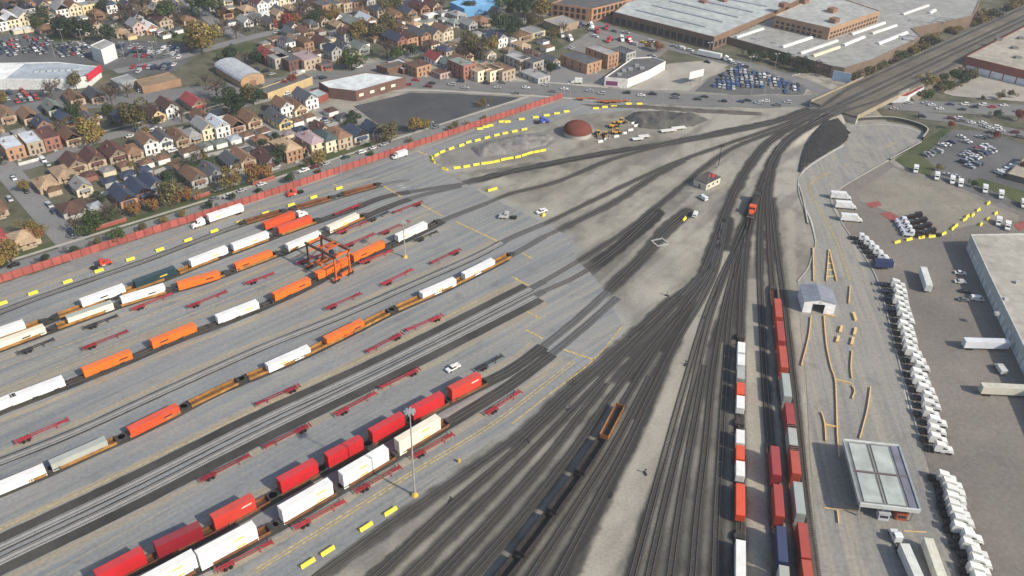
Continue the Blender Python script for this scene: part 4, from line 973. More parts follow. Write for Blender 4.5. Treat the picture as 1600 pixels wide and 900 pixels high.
# flat trailers and frames standing behind the first tractors
for i, (x, y) in enumerate(((1384,447),(1388,458),(1391,470),(1397,487))): chassis(G(x, y, dz=.05), R(-9), 8.5, (.05,.06,.10), 'short dark chassis backed up behind the tractors', 'dark chassis behind the tractor row')
for i, (x, y) in enumerate(((1316,310),(1324,325),(1333,345))): box_truck(G(x+3, y+1, dz=.1), R(-6), (.74,.75,.74), f'long white box truck on the slab, {ORD[2-i]} from the tractor row', L=7.2, h=2.7)
for i, (x, y) in enumerate(((1430,268),(1463,279),(1487,285),(1500,290),(1538,299),(1563,308),(1598,322))): box_truck(G(x, y, dz=.1), R(-112), (.76,.77,.75), f'small white box truck along the verge, {ORD[i]} from the ramp', L=3.4, h=1.9)
for x, y in ((1559,350),(1573,357)): box_truck(G(x, y, dz=.1), R(-115), (.76,.77,.75), 'small white box truck beside the warehouse corner', 'two box trucks by the warehouse', L=3.4, h=1.9)
row((1401,349), (1413,369), 4, lambda i, p: tractor(p+Vector((3.2,0,.05)), R(172), (.72,.74,.78), f'white tractor backed against the dark tractors, {ORD[3-i]} from the barriers', sleeper=0))
row((1424,343), (1444,368), 4, lambda i, p: tractor(p+Vector((3.0,.5,.05)), R(172), (.035,.02,.022), f'dark maroon tractor behind the white ones, {ORD[3-i]} from the barriers', sleeper=.8))
a, b = G(1438,427), G(1449,462); d = b-a; trailer((a+b)/2+Vector((0,0,.05)), math.atan2(-d.y,-d.x), 14.0, (.70,.73,.68), 'white box trailer standing alone in the open lot')
trailer(G(1537,545,dz=.05), R(0), 16.15, (.72,.74,.78), 'white box trailer backed into the warehouse dock'); trailer(G(1566,617,dz=.05), R(-2), 16.15, (.62,.60,.50), 'dirty cream box trailer parked across from the dock')
box_truck(G(1562,580,dz=.05), R(90), (.6,.62,.58), 'small pale truck nosed up to the warehouse wall', L=3.0, h=1.4)
def lean(a, b):
    d = G(*a)-G(*b); return math.atan2(d.y, d.x)
LA, LB = lean((1411,868),(1427,905)), lean((1447,862),(1462,905))
trailer(G(1421,896,dz=.07), LA, 13.5, (.68,.71,.66), 'pale grey box trailer pulled up below the canopy'); tractor(G(1421,896,dz=.07)+Vector((math.cos(LA),math.sin(LA),0))*10.2, LA, (.70,.74,.74), 'white tractor hauling the pale grey trailer', sleeper=0)
trailer(G(1456,889,dz=.07), LB, 14.5, (.72,.70,.58), 'cream box trailer pulled up below the canopy')
for x, y, k, cn in ((1500,428,'sedan','white'),(1500,442,'sedan','white'),(1508,457,'sedan','black'),(1526,469,'van','white'),(1505,470,'sedan','grey')): car(G(x, y, dz=.05), R(-8), k, cn, 'parked along the warehouse side of the lot')

# --- warehouse at the edge
def prism_building(name, cat, label, pix, zb, h, wallc, roofc, parapet=.5, overhang=0, zpix=None, wall_mat='wall', roof_mat='membrane', ground=None):
    """footprint given by photo pixels at ground level (or at level zpix)"""
    P = [G(x, y, zpix) if zpix is not None else G(x, y) for x, y in pix]
    if area2(P) < 0: P = P[::-1]
    base = min(float(hgt(p.x, p.y)) for p in P)-.3 if zb is None else zb
    c = sum(P, Vector())/len(P); c.z = base
    t = thing(name, label, cat, c)
    Q = [(p.x-c.x, p.y-c.y) for p in P]
    n = len(Q); m = MB(); m.prism(Q, 0, h-.02); m.build('wall', wall_mat, t, wallc)
    ins = []
    for i in range(n):
        a, b_, d = Vector(Q[i-1]), Vector(Q[i]), Vector(Q[(i+1)%n]); e = (b_-a).normalized(); f = (d-b_).normalized(); nn = Vector((-e.y-f.y, e.x+f.x)); 
        nn = nn.normalized()*.35/max(.4, math.sqrt(max(.05,(1+e.dot(f))/2))); ins.append(b_+nn)
    MB().prism([tuple(v) for v in ins], h-.02, h+.06, False).build('roof', roof_mat, t, roofc)
    if parapet:
        for i in range(n):
            j = (i+1)%n; m = MB(); m.prism([Q[i], Q[j], tuple(ins[j]), tuple(ins[i])], h-.015, h+parapet); m.build('parapet', wall_mat, t, tuple(min(1, v*1.1) for v in wallc))
    t['_h'] = h
    return t, Q, c, ins
def wall_boxes(t, Q, i, items, mat, col, name, flip=False, depth=.12):
    """windows or doors along wall i: items = (start m, width, z0, z1)"""
    a, b_ = Vector(Q[i]), Vector(Q[(i+1)%len(Q)]); L = (b_-a).length; d = (b_-a)/L; yw = math.atan2(d.y, d.x)
    for s, w, z0, z1 in items:
        if s+w > L: continue
        p = a+d*(s+w/2); put(name, cached((name,mat,round(w,2),round(z1-z0,2),depth), lambda: MB().box(-w/2,w/2,-depth,.02,0,z1-z0), name, mat), t, col, (p.x, p.y, z0), yw)
def roof_unit(t, x, y, z, lx, ly, lz, col=(.5,.5,.48), name='roof_unit', yaw=0.0): MB().box(-lx/2,lx/2,-ly/2,ly/2,0,lz).build(name, 'metal', t, col, (x,y,z), yaw)
def edge_index(Q, c, pa, pb):
    a, b_ = G(*pa)-c, G(*pb)-c; best = min(range(len(Q)), key=lambda i: ((Vector(Q[i])+Vector(Q[(i+1)%len(Q)]))/2-((a+b_)/2).xy).length); return best
t, Q, c, ins = prism_building('warehouse', 'building', 'long warehouse with a pale sandy roof beside the truck lot', [(1509,388),(1540,458),(1600,588),(1700,800),(1850,760),(1700,385)], 0, 6.5, (.50,.52,.50), (.42,.40,.35))
for i, (dx, dy) in enumerate(((-22,30),(-10,18),(-18,8),(0,30),(-2,2),(-8,-12))): roof_unit(t, dx, dy, 6.56, 1.6, 1.4, 1.0, (.6,.6,.57))
for pp in (((1509,388),(1540,458)), ((1540,458),(1600,588))):
    e = edge_index(Q, c, *pp); wall_boxes(t, Q, e, [(2+k*4.6, 3.0, .2, 3.6) for k in range(12)], 'paint', (.66,.68,.68), 'dock_door')

# --- yard office, dome, masts
def yard_office():
    q = [G(x, y, 3.6) for x, y in ((1085,279),(1104,288),(1126,277),(1106,267))]; c = sum(q, Vector())/4; c.z = 0; e = q[2]-q[1]; yw = math.atan2(e.y, e.x); W = e.length; D = (q[1]-q[0]).length
    t = thing('yard_office', 'small cream yard office with a flat dark roof among the tracks', 'building', c, yw)
    MB().box(-W/2,W/2,-D/2,D/2,0,3.4).build('wall', 'wall', t, (.66,.62,.50)); MB().box(-W/2-.25,W/2+.25,-D/2-.25,D/2+.25,3.4,3.65).build('roof', 'membrane', t, (.10,.09,.085))
    for x in (-W*.3,0,W*.3): MB().box(x-.6,x+.6,-D/2-.05,-D/2,1.2,2.3).build('window', 'glass', t)
    MB().box(-W/2-.06,-W/2,-.5,.5,0,2.1).build('door', 'paint', t, (.10,.12,.14))
yard_office()
def flagpole():
    t = thing('flagpole', 'flagpole with a red flag beside the yard office', 'flagpole', G(1104,300)); MB().cyl(0,0,0,10,.09,.05,n=8).build('pole', 'galvanised', t); 
    m = MB(); n = 8
    vs = []
    for i in range(n+1):
        for z in (8.0,9.8): vs.append((.1+i*.34, .18*math.sin(i*1.1), z-.02*i))
    m.add(vs, [(2*i,2*i+2,2*i+3,2*i+1) for i in range(n)]); m.build('flag', 'paint', t, (.55,.06,.06))
flagpole()
def dome():
    t = thing('salt_dome', 'round storage dome with a brown-red shingle roof on a pale concrete ring', 'dome', G(902,210)); r = 7.6
    MB().cyl(0,0,0,2.4,r,r,n=40).build('ring_wall', 'concrete', t)
    m = MB(); n = 40; prof = [(r+.25,2.3)]+[((r+.25)*math.cos(a*math.pi/2/10), 2.4+5.2*math.sin(a*math.pi/2/10)) for a in range(1,10)]
    vs = [(q*math.cos(2*math.pi*i/n), q*math.sin(2*math.pi*i/n), z) for q, z in prof for i in range(n)]+[(0,0,7.65)]
    k = len(prof); m.add(vs, [(j*n+i, j*n+(i+1)%n, (j+1)*n+(i+1)%n, (j+1)*n+i) for j in range(k-1) for i in range(n)]+[((k-1)*n+i,(k-1)*n+(i+1)%n,k*n) for i in range(n)])
    o = m.build('dome_roof', 'roofing', t, (.17,.055,.042)); o.data.polygons.foreach_set('use_smooth', [True]*len(o.data.polygons))
    MB().cyl(0,0,7.6,8.1,.6,.4,n=12).build('vent_cap', 'roofing', t, (.2,.08,.06))
dome()
def mast(px, py, h, label, base=True):
    t = thing('light_mast', label, 'light mast', G(px, py, dz=.014))
    MB().cyl(0,0,.8,h,.34,.14,n=10).build('pole', 'galvanised', t)
    MB().cyl(0,0,0,1.1,1.1,.7,n=8).build('base', 'barrier', t, (.62,.42,.08))
    MB().cyl(0,0,h-.5,h-.2,1.0,1.0,n=14).build('ring', 'galvanised', t)
    for i in range(8):
        a = i*math.pi/4; MB().box(-.35,.35,-.28,.28,-.35,.1).build('floodlight', 'galvanised', t, None, (1.25*math.cos(a),1.25*math.sin(a),h-.4), a)
mast(648,774,33,'tall galvanised light mast beside the double yellow line'); mast(633,402,17,'light mast with a yellow base in the crane lane')
t = thing('bollard_post', 'short yellow marker post at the apron edge', 'bollard', G(717,722)); MB().cyl(0,0,0,1.2,.45,n=8).build('post','barrier',t,(.62,.4,.07)); MB().cyl(0,0,1.2,1.5,.3,.1,n=8).build('cap','barrier',t,(.62,.4,.07))
for i, (x, y) in enumerate(((895,601),(889,640),(983,527),(1101,497),(1071,570),(1042,462),(825,690),(1008,740),(955,775),(704,783))):
    t = thing('switch_stand', 'small dark switch stand beside the fanning tracks', 'switch stand', G(x, y), R(random.uniform(0,180)), 'switch stands among the tracks'); MB().box(-.35,.35,-.9,.9,0,.25).build('base','dark',t); MB().cyl(0,0,.25,1.5,.1,n=6).build('lever','dark',t); MB().box(-.4,.4,-.05,.05,1.5,1.9).build('target','dark',t)
def loader(px, py, yw, label):
    t = thing('wheel_loader', label, 'loader', G(px, py), yw); c = (.60,.34,.05)
    MB().box(-2.6,.4,-.9,.9,.9,2.0).build('body','paint',t,c); MB().box(-.5,.9,-.7,.7,1.6,3.1).build('cab','glass',t); MB().box(-.6,1.0,-.8,.8,3.1,3.25).build('cab_roof','paint',t,c)
    MB().bar((.8,-.5,1.6),(3.0,-.5,.7),.3).bar((.8,.5,1.6),(3.0,.5,.7),.3).build('lift_arm','paint',t,c); MB().prism([(2.9,-1.2),(4.0,-1.2),(4.0,1.2),(2.9,1.2)], .15, [1.3,.3,.3,1.3]).build('bucket','paint',t,(.12,.10,.08))
    for x in (-1.8,1.5):
        for k in (1,-1): wheel(t, x, k*1.05, .75, .5)
for i, (x, y, a) in enumerate(((934,212,-80),(946,214,-80),(958,199,20),(970,193,30),(963,209,10))): loader(x, y, R(a), f'orange wheel loader beside the dome, {ORD[i]} outward from it')
for x, y in ((948,160),(957,161),(966,160),(915,156)): chassis(G(x, y), R(8), 12.2, (.42,.13,.03), 'rusty orange chassis stored near the main road', 'orange chassis stored near the main road')
for x, y, l in ((996,219,6),(1006,215,6),(1044,206,9),(1060,202,8)): 
    t = thing('flatbed_trailer', 'low white flatbed trailer beside the machine yard', 'trailer', G(x,y), R(18), 'white flatbeds beside the machine yard'); MB().box(-l/2,l/2,-1.3,1.3,.8,1.25).build('deck','paint',t,(.72,.71,.67)); 
    for k in (1,-1):
        for dx in (-l/4,l/4-.5): wheel(t, dx, k*1.0, .4, .3)

# --- heaps
def mound(name, pix, hmax, mat, seed, label, step=1.1, rough=1.0):
    P = [G(x, y) for x, y in pix]; x0, x1 = min(p.x for p in P), max(p.x for p in P); y0, y1 = min(p.y for p in P), max(p.y for p in P)
    X, Y = np.meshgrid(np.arange(x0, x1, step), np.arange(y0, y1, step), indexing='ij'); D = np.full(X.shape, 1e3); ins = np.zeros(X.shape, bool); j = len(P)-1
    for i in range(len(P)):
        a, b_ = P[j], P[i]; dx, dy = b_.x-a.x, b_.y-a.y; tt = np.clip(((X-a.x)*dx+(Y-a.y)*dy)/(dx*dx+dy*dy), 0, 1); D = np.minimum(D, np.hypot(X-a.x-tt*dx, Y-a.y-tt*dy))
        ins ^= ((b_.y > Y) != (a.y > Y)) & (X < (a.x-b_.x)*(Y-b_.y)/(a.y-b_.y+1e-12)+b_.x); j = i
    Z = np.where(ins, np.minimum(D/4.0, 1), -.3)*hmax*(.25+1.3*fbm(X, Y, .13*rough, 4, seed)**1.3)+np.where(ins, rng.random(X.shape)*.35*rough, 0)+hgt(X, Y)
    ii = np.arange(X.size).reshape(X.shape); Fm = np.stack([ii[:-1,:-1], ii[1:,:-1], ii[1:,1:], ii[:-1,1:]], -1); ok = ins[:-1,:-1]|ins[1:,:-1]|ins[1:,1:]|ins[:-1,1:]
    o = put(name, grid_mesh(name, X.ravel(), Y.ravel(), Z.ravel(), Fm[ok], mat)); o['kind'] = 'stuff'; o['label'] = label
mound('rubble', [(735,232),(760,222),(800,214),(850,207),(868,215),(850,228),(800,240),(750,246)], 2.2, 'rubble_mat', 3, 'grey heap of broken stone inside the barrier loop', rough=1.6)
ground_mat('cinder_mat', (.07,.065,.06), (.14,.13,.115), .1, 1.2)
mound('spoil', [(975,185),(990,176),(1030,176),(1080,180),(1110,187),(1085,197),(1030,203),(1000,200)], 3.0, 'dark_heap_mat', 9, 'dark overgrown spoil heap behind the machine yard', rough=1.2)
drape('gravel_island', [(690,240),(730,227),(800,210),(870,208),(880,215),(850,233),(790,246),(720,259),(684,255)], 'grey_gravel', .03, label='grey gravel island inside the yellow barriers')
mound('scrub', [(905,163),(1000,164),(1090,170),(1190,176),(1190,181),(1090,176),(1000,169),(930,168)], .9, 'cinder_mat', 5, 'low dark scrub between the yard and the main road')
# pallet frame on the bare ground
t = thing('timber_frame', 'square pale timber frame lying on the bare ground', 'frame', G(1031,379), R(25))
for k in (1,-1): MB().box(-3,3,k*2.4-.3,k*2.4+.3,0,.35).build('beam','tie_pale',t); MB().box(k*2.7-.3,k*2.7+.3,-2.1,2.1,0,.33).build('beam','tie_pale',t)
# ================================================================== RAILWAY BANK, BRIDGE AND ROADS
NE = Vector((math.cos(R(43.6)), math.sin(R(43.6)), 0)); NP = Vector((-NE.y, NE.x, 0))
A0 = G(1297,171,0.0)
def ne(s, d, z=0.0): return A0+NE*s+NP*d+Vector((0,0,z))
BR0, BR1 = 4.0, 62.0                                  # bridge span along the line
Lc = [ne(s, 0) for s in np.arange(BR1, 900, 12.0)]
m = MB(); n = len(Lc); vs = []
for p in Lc:
    for d, z in ((22,-6.0),(14,-.03),(-16,-.03),(-25,-6.0)): vs.append(p+NP*d+Vector((0,0,z)))
m.add(vs, [(4*i+k+1,4*i+4+k+1,4*i+4+k,4*i+k) for i in range(n-1) for k in range(3)]+[(0,1,2,3)])
ground_mat('bank_soil', (.12,.105,.075), (.24,.21,.165), .04, .8, streak=R(43.6), c2=(.11,.10,.09))
m.build('railway_bank', 'bank_soil', None, kind='structure', label='raised railway bank running away from the yard')
for i, d in enumerate((10.5, 6.2, 1.5, -3.0, -7.5, -12.0)):
    root = bpy.data.objects.new('railway_track', None); COL.objects.link(root); root['kind'] = 'structure'; root['label'] = 'railway track crossing the street bridge'
    s0 = -6 if i else -4
    L = [ne(s, d*(1 if s > 40 else max(.45, .45+.55*(s+6)/46))) for s in np.arange(s0, 900, 9.0)]
    ribbon(MB(), L, -1.35, 1.35, .05+.004*i, .1).build('ballast', 'bank_soil' if i in (1,4) else 'ballast', root)
    for sg in (-1, 1): ext_bar(MB(), L, sg*.7175, .16, .17, .14).build('rail', 'steel', root)
def bridge():
    t = thing('railway_bridge', 'concrete railway bridge carrying the tracks over the sunken street', 'bridge', ne((BR0+BR1)/2, 0), R(43.6)); X = (BR1-BR0)/2
    MB().box(-X-2,X+2,-15.5,13.5,-1.1,-.06).build('deck', 'bank_soil', t)
    for y in (-15.9, 13.9): MB().box(-X-2,X+2,y-.35,y+.35,-1.5,.9).build('girder', 'wall', t, (.36,.31,.22))
    for x in (-X-1.2, X+1.2): MB().box(x-1,x+1,-16,14,-7,-1.1).build('abutment', 'concrete', t)
    for x in (-X*.35, X*.35):
        for y in (-13,-6,1,8,12): MB().box(x-.5,x+.5,y-.5,y+.5,-7,-1.1).build('column', 'concrete', t)
bridge()
# the black slope beside the ramp and the walls of the underpass
ta = smooth([G(x, y, .06) for x, y in ((1301,176),(1280,198),(1264,222),(1254,244),(1250,258),(1249,266))], 2.0); tb_ = smooth([G(x, y, dz=.3) for x, y in ((1327,206),(1320,222),(1283,245),(1262,258),(1255,264),(1251,270))], 2.0)
nn_ = 40; vs = []
for k in range(nn_+1):
    a = ta[min(len(ta)-1, round(k/nn_*(len(ta)-1)))]; b = tb_[min(len(tb_)-1, round(k/nn_*(len(tb_)-1)))]
    for f in range(9): p = a.lerp(b, f/8); vs.append(p+Vector((random.uniform(-.2,.2),random.uniform(-.2,.2),random.uniform(0,.25)+.35*math.sin(f/8*math.pi))))
MB().add(vs, [(9*k+f, 9*k+f+1, 9*k+10+f, 9*k+9+f) for k in range(nn_) for f in range(8)]).build('black_bank', 'black_slope', None, kind='structure', label='steep black cinder slope between the tracks and the ramp')
def wall_line(pix, h, th, label, col, top=None, mat='wall'):
    L = smooth([G(x, y, dz=-.1) for x, y in pix], 3.0); t = thing('retaining_wall', label, 'wall', L[0]); o = L[0].copy(); L = [p-o for p in L]
    ext_bar(MB(), L, 0, th, h, 0).build('wall_body', mat, t, col); ext_bar(MB(), L, 0, th+.25, .2, h).build('coping', mat, t, (.46,.43,.37))
for nm_, E_ in (('track', [(1246,440),(1262,420),(1270,395),(1274,378),(1265,342),(1253,318),(1247,290),(1253,270),(1278,250),(1319,226)]), ('lot', [(1437,223),(1387,251),(1335,281),(1303,302),(1299,315),(1313,345),(1353,405),(1375,450),(1403,560),(1435,680)])):
    L = smooth([G(x, y) for x, y in E_], 3.0); ext_bar(MB(), L, 0, .45, .28, .02).build('kerb', 'sidewalk', None, kind='structure', label=f'pale concrete kerb along the {nm_} side of the ramp road')
wall_line([(1296,182),(1312,196),(1328,209)], 1.2, .6, 'pale concrete wing wall running down from the railway bridge', (.44,.41,.34))
wall_line([(1328,189),(1385,187),(1424,194),(1448,205),(1441,219)], 1.9, .5, 'dark curved retaining wall round the end of the ramp', (.07,.072,.065))
wall_line([(1439,224),(1390,251)], 1.0, .35, 'straight low dark wall between the ramp and the grass', (.05,.05,.05))
wall_line([(1262,350),(1256,318),(1249,292)], .5, .3, 'low kerb wall at the foot of the black slope', (.30,.28,.24))
# roads
strip('main_street', [(-40,196),(60,168),(170,158),(280,147),(390,136),(500,122),(560,121),(640,127),(760,134),(880,142),(1000,151),(1100,157),(1180,160),(1250,159),(1330,158),(1400,163),(1480,168),(1560,171),(1680,178)], 19, 'street_asphalt', .11, label='wide asphalt main street busy with traffic', step=4)
strip('service_road', [(1436,180),(1490,187),(1540,198),(1600,211),(1680,230)], 13, 'street_asphalt', .13, label='road full of waiting cars beside the car park', step=4)
strip('factory_street', [(900,28),(960,48),(1030,68),(1120,92),(1200,112),(1270,135),(1300,150)], 13, 'street_asphalt', .1, label='street along the factory wall')
strip('side_street', [(-40,215),(0,255),(40,300),(95,362),(142,412)], 11, 'side_street', .075, label='residential side street leading down to the fence road')
strip('side_street', [(-40,280),(0,268),(68,252),(140,222),(240,197),(320,180),(420,152),(480,140),(520,128)], 9, 'side_street', .06, label='residential street between two rows of houses')
FL = [G(-60,462), G(0,442), G(200,378), G(400,314), G(640,233), G(880,153)]
Lf = smooth([p-E2*8.5 for p in FL], 8); ribbon(MB(), Lf, -3.8, 3.8, .05).build('fence_street', 'side_street', None, kind='structure', label='narrow street behind the red fence')
Lk = smooth([p-E2*14.6 for p in FL], 8); ribbon(MB(), Lk, -.9, .9, .09).build('sidewalk', 'sidewalk', None, kind='structure', label='pale concrete sidewalk in front of the houses')
ext_bar(MB(), smooth([p-E2*4.2 for p in FL], 8), 0, .25, .14, .02).build('kerb', 'concrete', None, kind='structure', label='concrete kerb of the narrow street')
Lv = smooth([p-E2*17.8 for p in FL[:5]], 8); ribbon(MB(), Lv, -2.2, 2.2, .038).build('lawn', 'lawn', None, kind='structure', label='front lawns facing the fence')
strip('alley', [(150,308),(260,263),(350,237),(440,222),(505,200),(560,178)], 4.5, 'sidewalk', .068, label='concrete alley between the garages')
strip('side_street', [(470,158),(525,130),(560,112),(640,86),(714,64),(790,42),(880,12)], 9, 'side_street', .07, label='street of brick houses beyond the main street')
strip('side_street', [(180,112),(260,95),(330,75),(395,58),(470,40),(560,14)], 9, 'side_street', .08, label='street passing the car dealer towards the houses')
strip('side_street', [(278,-10),(318,22),(350,45),(385,64)], 9, 'side_street', .065, label='side street dropping between brown trees')
strip('sidewalk', [(-40,263),(60,240),(140,211),(240,187),(320,170),(420,143)], 1.6, 'sidewalk', .09, label='pale sidewalk along the row of brick houses', step=8)
strip('sidewalk', [(560,150),(640,141),(760,146),(880,153),(960,160)], 2.2, 'sidewalk', .12, label='pale sidewalk along the main street', step=8)
strip('sidewalk', [(620,114),(700,118),(790,124),(880,131),(950,137)], 2.2, 'sidewalk', .12, label='pale sidewalk in front of the brick flats', step=8)
sheet('empty_lot', [(552,166),(590,157),(640,145),(700,146),(812,152),(800,160),(760,169),(700,189),(640,208),(622,211),(585,190)], 'dark_asphalt', .03, label='empty dark asphalt parking lot beside the market')
drape('dealer_lot', [(-40,58),(60,54),(150,60),(290,68),(300,92),(272,112),(200,120),(150,100),(-40,98)], 'asphalt', .04, 9, label='asphalt lots of the car dealer')
drape('dealer_lot', [(-40,140),(70,138),(110,132),(140,150),(90,170),(-40,176)], 'asphalt', .045, 9, label='asphalt lot behind the dealer showroom')
drape('concrete_lot', [(985,140),(1042,100),(1118,94),(1140,101),(1100,125),(1076,142)], 'slab', .08, label='open concrete lot beside the white shop')
drape('blue_car_lot', [(1085,143),(1108,122),(1150,103),(1200,113),(1262,135),(1255,148),(1150,149)], 'asphalt', .1, label='asphalt lot crowded with cars')
drape('gravel_yard', [(880,75),(930,45),(1000,55),(1050,72),(1030,90),(975,97)], 'grey_gravel', .06, label='gravel yard where trucks stand')
drape('side_lot', [(830,118),(882,90),(900,112),(945,118),(930,130),(880,132)], 'side_street', .07, label='grey lot between the shops')
drape('dock_yard', [(1452,140),(1512,112),(1640,140),(1640,162),(1560,156),(1490,150)], 'slab', .1, label='concrete dock yard in front of the brick warehouse')
drape('grass_patch', [(60,60),(100,50),(150,55),(140,62),(90,66)], 'lawn', .06, 8, label='grass behind the dealer lot')
for P_ in ([(270,45),(300,55),(330,62),(300,70),(262,62)], [(330,80),(390,66),(420,72),(400,82),(350,88)], [(830,70),(870,62),(880,74),(850,84)], [(470,250),(540,232),(556,240),(490,260)], [(120,340),(180,330),(200,345),(150,362)], [(160,355),(260,325),(330,305),(345,312),(200,358)], [(560,130),(600,118),(618,120),(575,134)]):
    sheet('lawn', P_, 'lawn', .03, label='patch of lawn between the houses')

# ================================================================== RED FENCE
def red_fence():
    t = thing('noise_fence', 'long red panel fence between the freight yard and the houses', 'fence', G(400,314)); o = t.location
    cum = [0]
    for a, b in zip(FL[:-1], FL[1:]): cum.append(cum[-1]+(b-a).length)
    def at(s):
        for q in range(1, len(FL)):
            if cum[q] >= s: return FL[q-1].lerp(FL[q], (s-cum[q-1])/(cum[q]-cum[q-1]))
        return FL[-1]
    s = 0.0; W = 3.72; k = 0
    pm = cached(('fpan',), lambda: MB().box(-W/2+.12,W/2-.12,-.08,.08,.05,3.3).box(-W/2+.12,W/2-.12,-.12,.12,3.2,3.4).box(-W/2+.12,W/2-.12,-.11,.11,1.7,1.8), 'panel', 'paint'); pp = cached(('fpost',), lambda: MB().box(-.14,.14,-.2,.2,0,3.6), 'post', 'paint')
    while s+W < cum[-1]:
        a, b = at(s), at(s+W); yw = math.atan2(b.y-a.y, b.x-a.x); c = (a+b)/2-o; f = random.uniform(.85,1.12)
        put('panel', pm, t, (.37*f,.10*f,.082*f), (c.x,c.y,0), yw); q = a-o; put('post', pp, t, (.20,.05,.045), (q.x,q.y,0), yw); s += W
red_fence()

# ================================================================== HOUSES
def _hip(x0, x1, w, h, r, ov=.4, ridge=None):
    w += ov; x0 -= ov; x1 += ov; k = min(w, (x1-x0)/2) if ridge is None else ridge
    vs = [(x0,-w,h),(x1,-w,h),(x1,w,h),(x0,w,h),(x0+k,0,h+r),(x1-k,0,h+r)]
    return MB().add(vs, [(0,1,5,4),(1,2,5),(2,3,4,5),(3,0,4),(3,2,1,0)])
def _gslope(x0, x1, w, h, r, ov=.4):
    sl = r/w; m = MB(); y = -(w+ov); z = h-sl*ov; th = .16
    vs = [(x0-ov,y,z),(x1+ov,y,z),(x1+ov,0,h+r),(x0-ov,0,h+r)]; vs += [(a,b,c+th) for a, b, c in vs]
    return m.add(vs, [(3,2,1,0),(4,5,6,7),(0,1,5,4),(1,2,6,5),(2,3,7,6),(3,0,4,7)])
WN = {'tan':(.42,.34,.25),'cream':(.66,.58,.42),'white':(.74,.74,.72),'red brick':(.28,.13,.10),'orange brick':(.40,.24,.15),'grey':(.40,.40,.38),'yellow':(.66,.54,.30),'pink':(.46,.35,.31),'dark brick':(.14,.08,.065),'grey stone':(.38,.35,.30),'brown brick':(.30,.18,.12)}
RN = {'brown':(.19,.115,.075),'dark brown':(.095,.055,.045),'maroon':(.11,.055,.05),'red':(.26,.06,.06),'grey':(.26,.26,.255),'dark grey':(.095,.10,.11),'navy':(.055,.07,.105),'pale blue-grey':(.42,.46,.50),'white':(.66,.67,.66),'green-grey':(.17,.20,.18),'pink':(.30,.23,.24),'tan':(.32,.23,.15),'teal':(.07,.095,.10)}
HY = R(-48)
